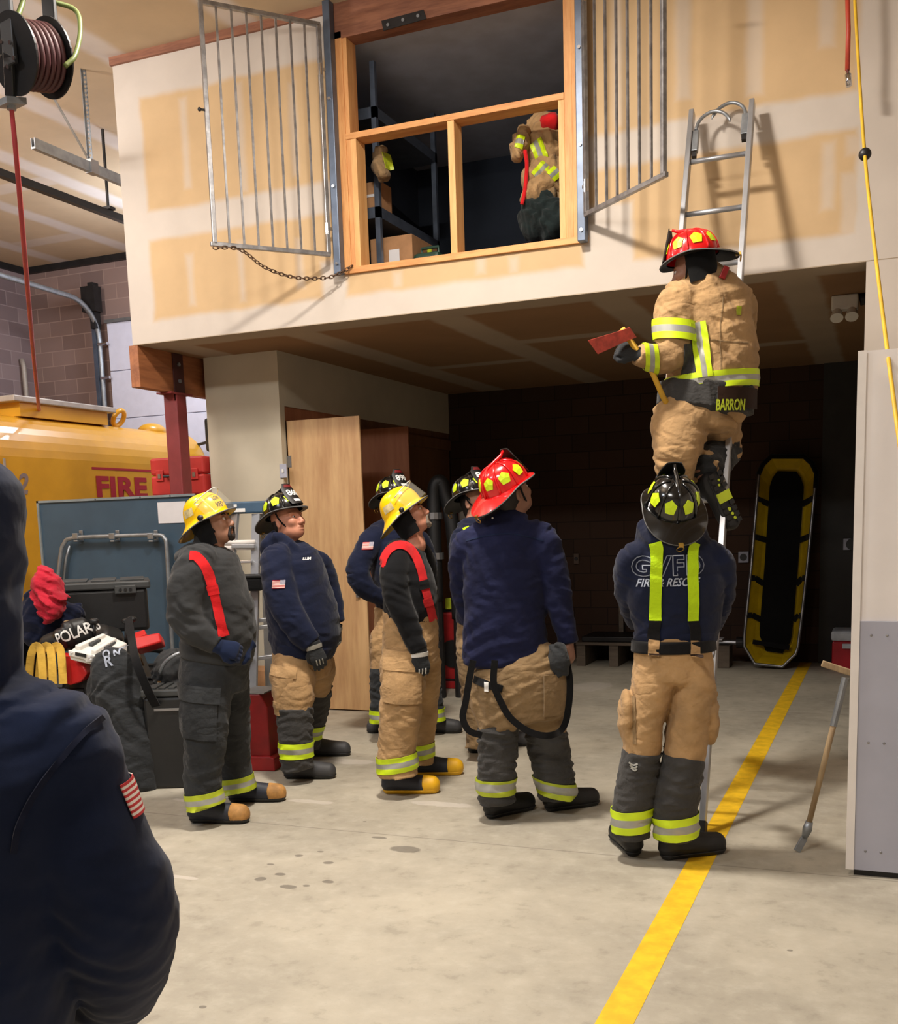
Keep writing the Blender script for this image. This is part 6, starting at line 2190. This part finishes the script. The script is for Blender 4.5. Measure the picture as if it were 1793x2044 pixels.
tag(MB().box((wb.x - .14, 11.52, .300), (wb.x - .02, 11.7, .312)).put('paper_tag', M['paper']), 'white tag lying on the steel axle', 'tag')
pk = MB().bar((on(1240, 1300, y=11.9).x, 11.93, 0.02), (on(1232, 1190, y=11.9).x, 12.06, .95), .05, .03).put('plank', M['pallet_wood'])
tag(pk, 'thin dark plank leaning on the back wall behind the ladder holder', 'plank')

# emergency light and cable under the loft
c_ = on(1687, 608, z=3.1)
el = thing('emergency_light', 'white twin-head emergency light under the loft by the right jamb', 'light fixture', (c_.x, c_.y, 3.0))
MB().box((c_.x - .09, c_.y - .05, 3.06), (c_.x + .09, c_.y + .05, 3.162)).put('housing', M['white_plastic'], el, bev=.01)
for s_ in (-1, 1):
    MB().tube([(c_.x + s_ * .05, c_.y - .02, 3.06), (c_.x + s_ * .05, c_.y - .07, 3.0)], [.03, .045], 14).put('lamp_head', M['white_plastic'], el)
tag(MB().tube(spline([c_ + Vector((.1, 0, .02)), c_ + Vector((.25, .02, .045)), c_ + Vector((.5, .1, .0))], 5), .04, 8).put('cable', M['black_plastic'], smooth=True), 'thick black cable beside the emergency light', 'cable')

# long hook tool leaning at the partition
ht = thing('hook_tool', 'long-handled hook tool leaning on the edge of the two-tone partition', 'tool', (-.365, 5.24, 0))
a, b = on(1616, 1640, y=5.25), on(1688, 1352, y=5.27)
MB().tube([a, b], .014, 10).put('shaft', M['handle_wood'], ht, smooth=True)
MB().tube([b, b.lerp(a, .33)], .0165, 10).put('grip_sleeve', M['galv'], ht)
t0, t1 = on(1641, 1324, y=5.27), on(1699, 1343, y=5.29)
MB().bar(t0, t1, .022, .03).put('cross_handle', M['handle_wood'], ht, bev=.004)
c1, c2, c3 = on(1612, 1655, y=5.25), on(1606, 1672, y=5.25), on(1591, 1699, y=5.23)
c3.z = max(c3.z, .004)
MB().tube([a, c1, c2], [.018, .024, .014], 10).put('socket', M['galv'], ht, smooth=True)
MB().bar(c2, c3, .035, .012, CF).put('hook_blade', M['galv'], ht, bev=.003)

# ================================================================ coats stored in the loft
HC = 8.2
M['green_cloth'] = cloth('dark_green_canvas', (30, 40, 40), bump=.5)
coats = [
    ('tan', [[(1092, 250, 70, .14), (1088, 285, 90, .16), (1092, 310, 70, .14)]], [(1070, 275, 1088, 318)], 'tan turnout coat with lime bands on top of the loft pile'),
    ('tan', [[(1046, 262, 26, .08, -.1), (1038, 290, 34, .10, -.1), (1030, 315, 22, .08, -.1)]], [(1030, 280, 1046, 284)], 'tan coat sleeve hanging at the left of the loft pile'),
    ('tan', [[(1060, 365, 46, .12, -.05), (1090, 345, 64, .15), (1116, 340, 54, .15)]], [(1070, 350, 1094, 322)], 'tan turnout coat with a lime cuff in the middle of the loft pile'),
    ('tan', [[(1058, 395, 40, .12, -.08), (1085, 380, 50, .15, -.04), (1115, 365, 46, .15)]], [(1100, 350, 1116, 334)], 'tan turnout trousers low in the loft pile'),
    ('tan_dull', [[(1075, 405, 44, .14), (1095, 392, 50, .15), (1115, 390, 50, .15)]], [], 'crumpled dull tan canvas at the bottom of the tan loft pile'),
    ('green_cloth', [[(1062, 440, 60, .16, -.05), (1085, 430, 80, .2), (1110, 450, 80, .2)]], [], 'dark green canvas heap under the tan coats in the loft'),
]

for i, (m, rws, bands, lab) in enumerate(coats):
    o, S = lump('turnout_coat' if 'green' not in m else 'canvas_heap', m, rws, HC, fold=.014, lam=.10, seed=100 + i, label=lab, cat='coat' if 'green' not in m else 'canvas', h=.009)
    for (a0, b0, a1, b1) in bands:
        strip('reflective_band', S, [W(a0, b0, HC - .2), W(a1, b1, HC - .2)], .085, o, tri('lime', 'silver'), V3(CF), fm=lambda t, j: 1 if 1 < j < 4 else 0, cols=6, off=.006, n=14)
o, S = lump('red_bag', 'red_web', [[(1085, 248, 26, .1, -.1), (1105, 246, 34, .12, -.1)]], HC, fold=.006, lam=.08, label='red cloth bag lying on the tan coats in the loft', cat='bag')
tag(MB().tube(spline([W(1048, 300, HC - .15), W(1052, 330, HC - .15), W(1048, 380, HC - .15), W(1042, 408, HC - .15)], 5), .016, 6).put('red_strap', M['red_web'], smooth=True), 'red strap hanging from the loft coat pile', 'strap')
# stack that carries the pile
rkx = thing('loft_shelf', 'dark shelf under the coats inside the loft', 'shelf', (-2.2, 8.0, 3.43))
q = W(1090, 470, HC)
MB().box((q.x - .25, q.y - .2, 3.43), (q.x + .6, q.y + .5, 3.60)).put('shelf_board', M['loft_dark'], rkx)
o, S = lump('turnout_coat', 'tan_dull', [[(762, 300, 22, .09, -.02), (758, 330, 30, .1), (766, 352, 26, .09)]], 8.45, fold=.01, lam=.09, seed=120, label='dull tan coat with a lime band on the left loft shelf', cat='coat')
strip('reflective_band', S, [W(768, 288, 8.2), W(776, 318, 8.2)], .06, o, [M['lime_dull']], V3(CF), n=10, off=.006)
MB().obox(W(1105, 184, 8.3), CR * .1, CF * .06, UP * .02).obox(W(1088, 188, 8.3), CR * .04, CF * .04, UP * .02)

# ================================================================ gear piled in front of the board

# four-wheeler
AH = 7.3
A_ = lambda px, py, dh=0: W(px, py, AH + dh)
atv = thing('quad_bike', 'black and red quad bike buried under gear in front of the board', 'quad bike', (*A_(230, 1450).xy, 0))
for px, dh in ((296, .15), (150, -.3), (300, .9), (130, .8)):
    c_ = A_(px, 1500, dh); c_.z = .31
    axv = CR * .9 + CF * .1
    axv.normalize()
    prof2 = [(-.13, .20), (-.13, .27), (-.10, .305), (0, .31), (.10, .305), (.13, .27), (.13, .20)]
    w_ = MB().grid(lambda u, v: c_ + axv * prof2[round(v * 6)][0] + (CF * math.cos(6.2832 * u) + UP * math.sin(6.2832 * u)) * prof2[round(v * 6)][1], 28, 7, True)
    tyre = w_.put('tyre', M['rubber'], atv)
    MB().tube([c_ - axv * .10, c_ + axv * .10], .17, 18).put('wheel_rim', M['grey_plastic'], atv)
    lug = MB()
    for k in range(18):
        an = 6.2832 * k / 18
        d_ = CF * math.cos(an) + UP * math.sin(an)
        lug.obox(c_ + d_ * .312 + axv * (.05 if k % 2 else -.05), axv * .06, d_.cross(axv) * .02, d_ * .012)
    lug.put('tread', M['rubber'], atv)
S = SDF()
mp = .00345


def at_(rows): return [(A_(a[0], a[1], a[4] if len(a) > 4 else 0), a[2] / 2 * mp, a[3]) for a in rows]


S.tube(at_([(215, 1310, 120, .5, .2), (220, 1370, 150, .55, .2), (225, 1440, 130, .55, .2), (225, 1480, 110, .5, .2)]), .04, cap=.4)
S.tube(at_([(180, 1285, 110, .15, .0), (200, 1300, 120, .2, .05)]), .04, cap=.5)
S.mesh('bodywork', M['black_plastic'], atv, h=.014)
def slab(pts, ext, nm, m, bev=.012, **k):
    # a moulded panel: outline of corner points, thickness along ext
    return MB().prism([A_(*p) for p in pts], ext).put(nm, M[m], atv, bev=bev, seg=3, **k)


slab([(262, 1272, -.30), (318, 1262, -.18), (323, 1281, -.22), (270, 1297, -.36)], CF * .10 - UP * .05, 'fender', 'red_plastic')
slab([(258, 1266, -.10), (288, 1256, -.02), (292, 1266, -.06), (264, 1276, -.14)], CF * .06 - UP * .04, 'fender_top', 'red_plastic', .006)
slab([(118, 1306, -.30), (140, 1310, -.38), (168, 1330, -.42), (174, 1345, -.44), (162, 1362, -.42), (140, 1368, -.40), (122, 1362, -.36)], CF * .12, 'fender', 'red_plastic')
S = SDF(); S.tube(at_([(98, 1286, 40, .10, -.16), (135, 1274, 44, .12, -.16), (168, 1266, 40, .12, -.1)]), .02, cap=.8)
st2 = S.mesh('seat', M['black_plastic'], atv, h=.009)
tv, tf = text_mesh('POLARIS', .105, (CR * .92 + UP * .33).normalized(), (UP - CR * .3).normalized(), A_(103, 1291, -.4), bold=.002, width=.25)
link('lettering', decal(S, tv, V3(CF), .004), tf, M['white_print'], atv)
# dash with its white cowl
slab([(138, 1299, -.46), (196, 1313, -.46), (254, 1283, -.16), (212, 1266, -.10), (170, 1278, -.22)], -UP * .06, 'white_cowl', 'white_plastic', .010)
slab([(136, 1298, -.475), (194, 1310, -.475), (193, 1321, -.475), (172, 1322, -.475), (168, 1317, -.475), (137, 1309, -.475)], CF * .03, 'dash_face', 'white_plastic', .004)
slab([(150, 1301.5, -.482), (172, 1306, -.482), (172, 1313, -.482), (150, 1308, -.482)], CF * .006, 'dash_display', 'black_plastic', .001)
for px, py in ((143, 1302), (178, 1311), (184, 1309), (189, 1314), (181, 1316)):
    MB().tube([A_(px, py, -.485), A_(px, py, -.472)], .007, 10).put('dash_button', M['paper'], atv)
for pts in ([(172, 1285, -.33), (192, 1276, -.22), (202, 1279, -.22), (184, 1290, -.33)], [(196, 1292, -.34), (216, 1281, -.2), (232, 1284, -.2), (214, 1296, -.33)]):
    MB().prism([A_(*p) + UP * .012 for p in pts], -UP * .02).put('cowl_grille', M['grey_plastic'], atv, bev=.003)
for pts in ([(150, 1294, -.42), (205, 1270, -.14), (212, 1272, -.14), (160, 1297, -.42)], [(182, 1303, -.43), (226, 1278, -.17), (234, 1280, -.17), (192, 1306, -.43)]):
    MB().prism([A_(*p) + UP * .022 for p in pts], -UP * .03).put('cowl_rib', M['white_plastic'], atv, bev=.006)
for px, py0, py1 in ((187, 1278, 1240), (252, 1290, 1240), (262, 1285, 1236)):
    MB().tube([A_(px, py0, -.1), A_(px + 1, py1, -.1)], .014, 8).ball(A_(px + 1, py1, -.1), (.035, .035, .022)).put('control_knob', M['black_plastic'], atv, smooth=True)
MB().tube(spline([A_(262, 1312, -.1), A_(285, 1298, -.05), A_(318, 1298, .0), A_(333, 1315, .05), A_(334, 1330, .05)], 5), .022, 8).put('handlebar', M['black_plastic'], atv, smooth=True)
MB().tube([A_(272, 1302, -.15), A_(281, 1330, -.15)], [.02, .026], 10).put('grip', M['handle_wood'], atv, smooth=True)
# lidded tote
q0 = A_(205, 1258, .35)
tt = thing('storage_tote', 'large black lidded tote on the back of the quad bike', 'tote', q0)
ux, uy = (CR * .96 + CF * .28).normalized(), (CF * .96 - CR * .28).normalized()
ct = A_(212, 1215, .55)
MB().obox(ct, ux * .30, uy * .24, UP * .155).put('tote_body', M['black_plastic'], tt, bev=.025)
MB().obox(ct + UP * .18, ux * .325, uy * .26, UP * .028).put('lid', M['grey_plastic'], tt, bev=.012)
for k in range(3):
    MB().obox(ct + UP * .214 + ux * (-.2 + .2 * k), ux * .085, uy * .2, UP * .008).put('lid_panel', M['grey_plastic'], tt, bev=.004)
MB().obox(ct + UP * .15 - uy * .268 + ux * .15, ux * .075, uy * .018, UP * .03).put('latch', M['grey_plastic'], tt, bev=.006)
for k in (-1, 0, 1):
    MB().tube([ct + UP * .15 - uy * .288 + ux * (.15 + .035 * k), ct + UP * .15 - uy * .292 + ux * (.15 + .035 * k)], .011, 10).put('latch_hole', M['black_paint'], tt)
# jacket with red hood at the left
o, S = lump('jacket', 'navy', [[(78, 1188, 56, .10, .1), (84, 1220, 84, .13, .1), (84, 1250, 90, .13, .1), (76, 1275, 70, .11, .1)], [(120, 1222, 50, .09, .15), (150, 1232, 60, .09, .15)]], AH, fold=.012, lam=.11, seed=140, label='navy jacket with a red hood heaped beside the black tote', cat='jacket')
S = SDF()
for r in ([(92, 1142, 30, .08, .0), (92, 1160, 58, .12, .0), (96, 1182, 60, .12, .0)], [(80, 1192, 30, .06, -.05), (102, 1198, 60, .10, -.05), (100, 1222, 40, .08, -.08), (96, 1240, 16, .06, -.08)]):
    S.tube(at_(r), .02, cap=.8)
S.fold(.020, .10, [.8, .2, .4], 5).fold(.010, .05, [.4, .3, .9], 6)
S.mesh('hood', M['red_hood'], o, h=.008) if 'red_hood' in M else S.mesh('hood', M.setdefault('red_hood', cloth('red_nylon', (178, 34, 52), wrinkle=22, bump=.5)), o, h=.008)
S = SDF(); S.tube(at_([(132, 1250, 24, .05, -.1), (150, 1250, 26, .05, -.1), (168, 1252, 24, .05, -.1)]), .02, cap=.5, lat=V3(UP))
tag(S.mesh('rolled_tarp', M['tan_dull'], None, h=.008), 'short tan roll lying in front of the black tote', 'roll')
# yellow straps
sv = thing('tow_strap', 'folded yellow tow strap draped over the red fender', 'strap', A_(92, 1350, -.3))
for k, x in enumerate((64, 84, 104)):
    strip('strap_loop', None, [A_(x - 6, 1352, -.33), A_(x - 2, 1310, -.36), A_(x + 6, 1290, -.36), A_(x + 16, 1296, -.38), A_(x + 20, 1325, -.42), A_(x + 22, 1365, -.44)], .052, sv, [M['strap_yellow']] if 'strap_yellow' in M else [M.setdefault('strap_yellow', cloth('yellow_canvas', (200, 160, 66), bump=.3))], V3(CF), cols=2, thick=.008)
# black coat hung over the front
o, S = lump('canvas_coat', 'black_canvas', [[(222, 1306, 60, .07, -.55), (226, 1330, 84, .10, -.55), (236, 1400, 92, .11, -.58), (252, 1480, 96, .11, -.6), (262, 1540, 92, .11, -.62), (266, 1578, 84, .10, -.62)], [(205, 1330, 40, .06, -.5), (196, 1400, 44, .07, -.5), (205, 1480, 50, .08, -.5)]], AH, fold=.012, lam=.13, seed=150, label='long black canvas coat hung over the front of the quad bike', cat='coat')
for ch, px, py, sz in (('R', 195, 1338, .095), ('O', 187, 1322, .07), ('N', 210, 1316, .05)):
    tv, tf = text_mesh(ch, sz, (CR * .96 + UP * .2).normalized(), (UP - CR * .2).normalized(), A_(px, py, -.8), bold=.002)
    link('painted_letter', decal(S, tv, V3(CF), .004, back=.5), tf, M['print_grey'], o)
vs = [A_(271 + 8 * i / 4, 1384 + 22 * j / 8, -.85) for j in range(9) for i in range(5)]
V_ = decal(S, vs, V3(CF), .004, back=.5)
link('flag_patch', V_, [(j * 5 + i, (j + 1) * 5 + i, (j + 1) * 5 + i + 1, j * 5 + i + 1) for j in range(8) for i in range(4)], None, o, mats=[M['boot_tan'], M['flag_white']], fm=[j % 2 for j in range(8) for i in range(4)])
bs = strip('black_strap', None, [A_(256, 1234, -.35), A_(262, 1270, -.5), A_(272, 1320, -.72), A_(296, 1380, -.72), A_(312, 1410, -.66)], .055, None, [M['black_web']], V3(CF), cols=2, thick=.006)
tag(bs, 'wide black strap running down over the canvas coat', 'strap')
o, S = lump('duffel_bag', 'grey_fleece', [[(325, 1318, 40, .12, -.2), (345, 1330, 80, .18, -.2), (350, 1360, 80, .18, -.2)]], AH, fold=.012, lam=.1, seed=160, label='grey cloth bag squeezed in behind the left man', cat='bag')
tag(MB().tube(spline([A_(318, 1345, -.42), A_(330, 1322, -.44), A_(352, 1306, -.44), A_(368, 1302, -.4)], 5), .012, 6).put('bag_strap', M['galv'], o, smooth=True))
bc = thing('equipment_case', 'black plastic case beside the left man, in front of the bag', 'case', (*A_(340, 1440, -.45).xy, 0))
cc = A_(345, 1420, -.5)
MB().obox(Vector((cc.x, cc.y, .30)), CR * .15, CF * .14, UP * .30).put('case_body', M['black_plastic'], bc, bev=.02)
MB().obox(Vector((cc.x, cc.y, .625)), CR * .16, CF * .15, UP * .022).put('lid', M['grey_plastic'], bc, bev=.01)
for k in range(4):
    MB().obox(Vector((cc.x, cc.y, .652)) + CR * (-.09 + .06 * k), CR * .02, CF * .12, UP * .006).put('lid_rib', M['grey_plastic'], bc)
MB().obox(Vector((cc.x, cc.y, .52)) - CF * .145, CR * .08, CF * .004, UP * .008).put('case_badge', M['steel'], bc)
# red steel box by the left man's boots
q = floor(512, 1533)
rb = thing('red_steel_box', 'worn red steel box on the floor between two men', 'box', (q.x, q.y, 0))
ux, uy = (CR * .97 - CF * .2).normalized(), (CF * .97 + CR * .2).normalized()
b0 = floor(478, 1540)


def bp(u, v, z): return b0 + ux * u + uy * v + UP * z


MB().prism([bp(.0, .05, .03), bp(.21, .05, .03), bp(.21, .05, .44), bp(.16, .05, .53), bp(.0, .05, .53)], uy * .35).put('box_body', M['red_paint'], rb, bev=.008)
MB().prism([bp(-.02, .02, .0), bp(.25, .02, .0), bp(.25, .02, .09), bp(.22, .02, .10), bp(-.02, .02, .10)], uy * .41).put('base', M['red_paint'], rb, bev=.008)
MB().obox(bp(.1, .2, .535), ux * .09, uy * .15, UP * .004).put('top_plate', M['steel'], rb)
# stepladder
SH = 8.25
L_ = lambda px, py, dh=0: W(px, py, SH + dh)
sl = thing('stepladder', 'aluminium stepladder with a blue top behind the two left men', 'stepladder', (*L_(515, 1450).xy, 0))
c_ = L_(495, 1013)
MB().obox(c_, CR * .175, CF * .10, UP * .045).put('top_cap', M['blue_fg'], sl, bev=.012)
MB().obox(L_(483, 1019) - CF * .104, CR * .045, CF * .003, UP * .014).put('oval_badge', M['white_print'], sl, bev=.01)
MB().obox(L_(475, 1010) - CF * .104, CR * .012, CF * .003, UP * .010).put('small_badge', M['white_print'], sl)
for xa, xb, dh0, dh1, nm, m in ((512, 500, -.07, -.35, 'climbing_rail', 'alu'), (470, 430, -.07, -.35, 'climbing_rail', 'alu'), (527, 540, .07, .45, 'support_rail', 'alu'), (463, 440, .07, .45, 'support_rail', 'alu')):
    a, b = L_(xa, 1026, dh0), L_(xb, 1440, dh1)
    b.z = 0.0
    MB().bar(a, b, .065, .025).put(nm, M[m], sl)
for i, py in enumerate((1090, 1170, 1243, 1313, 1388)):
    t_ = (py - 1026) / 414
    a, b = L_(470 - 40 * t_, py, -.07 - .28 * t_), L_(512 - 12 * t_, py, -.07 - .28 * t_)
    MB().bar(a, b, .09, .03).put('step', M['alu'], sl, bev=.004)
for py in (1240, 1254, 1315, 1388):
    t_ = (py - 1026) / 414
    a, b = L_(505, py, -.05), L_(545, py - 5, -.02)
    MB().bar(a, b, .05, .03).put('step', M['alu'], sl, bev=.004)
MB().bar(L_(505, 1290, -.1), L_(503, 1450, -.3), .03, .02).put('blue_rail', M['blue_bright'], sl)
hk = thing('tool_belt', 'black tool pouch hanging on the stepladder', 'pouch', L_(505, 1165, -.2))
MB().obox(L_(503, 1166, -.25), CR * .085, CF * .05, UP * .05).put('pouch', M['black_cloth'], hk, bev=.02)
MB().obox(L_(500, 1150, -.25), CR * .10, CF * .055, UP * .015).put('flap', M['black_plastic'], hk, bev=.01)
MB().obox(L_(486, 1170, -.29), CR * .014, CF * .02, UP * .03).put('blue_tab', M['blue_bright'], hk, bev=.004)
for py, lab in ((1083, 'upper white tube leaning behind the stepladder'), (1094, 'lower white tube leaning behind the stepladder')):
    tag(MB().tube([L_(447, py, -.12), L_(509, py - 1, -.12)], .018, 10).put('white_tube', M['white_paint'], smooth=True), lab, 'tube', 'white tubes resting on the stepladder')
tag(MB().obox(L_(478, 1121, -.12), CR * .10, CF * .05, UP * .012).put('bright_tray', M['chrome'], bev=.004), 'bright metal tray lying on a stepladder step', 'tray')
q = floor(560, 1420)
tag(MB().box((q.x - .25, q.y - .32, 0), (q.x + .12, q.y - .04, .42)).put('carton', M['cardboard'], bev=.004), 'tall cardboard carton behind the legs of the heavyset man', 'carton')
S = SDF()
g0 = floor(538, 1475)
S.ball(g0 + UP * .16, (.2, .16, .16), .02)
S.fold(.01, .1, [.5, .5, 1], 3)
S.post = lambda x, y, z, F: np.maximum(F, .004 - z)
tag(S.mesh('gear_bag', M['black_cloth'], None, h=.01), 'round black bag on the floor beside the red steel box', 'bag')
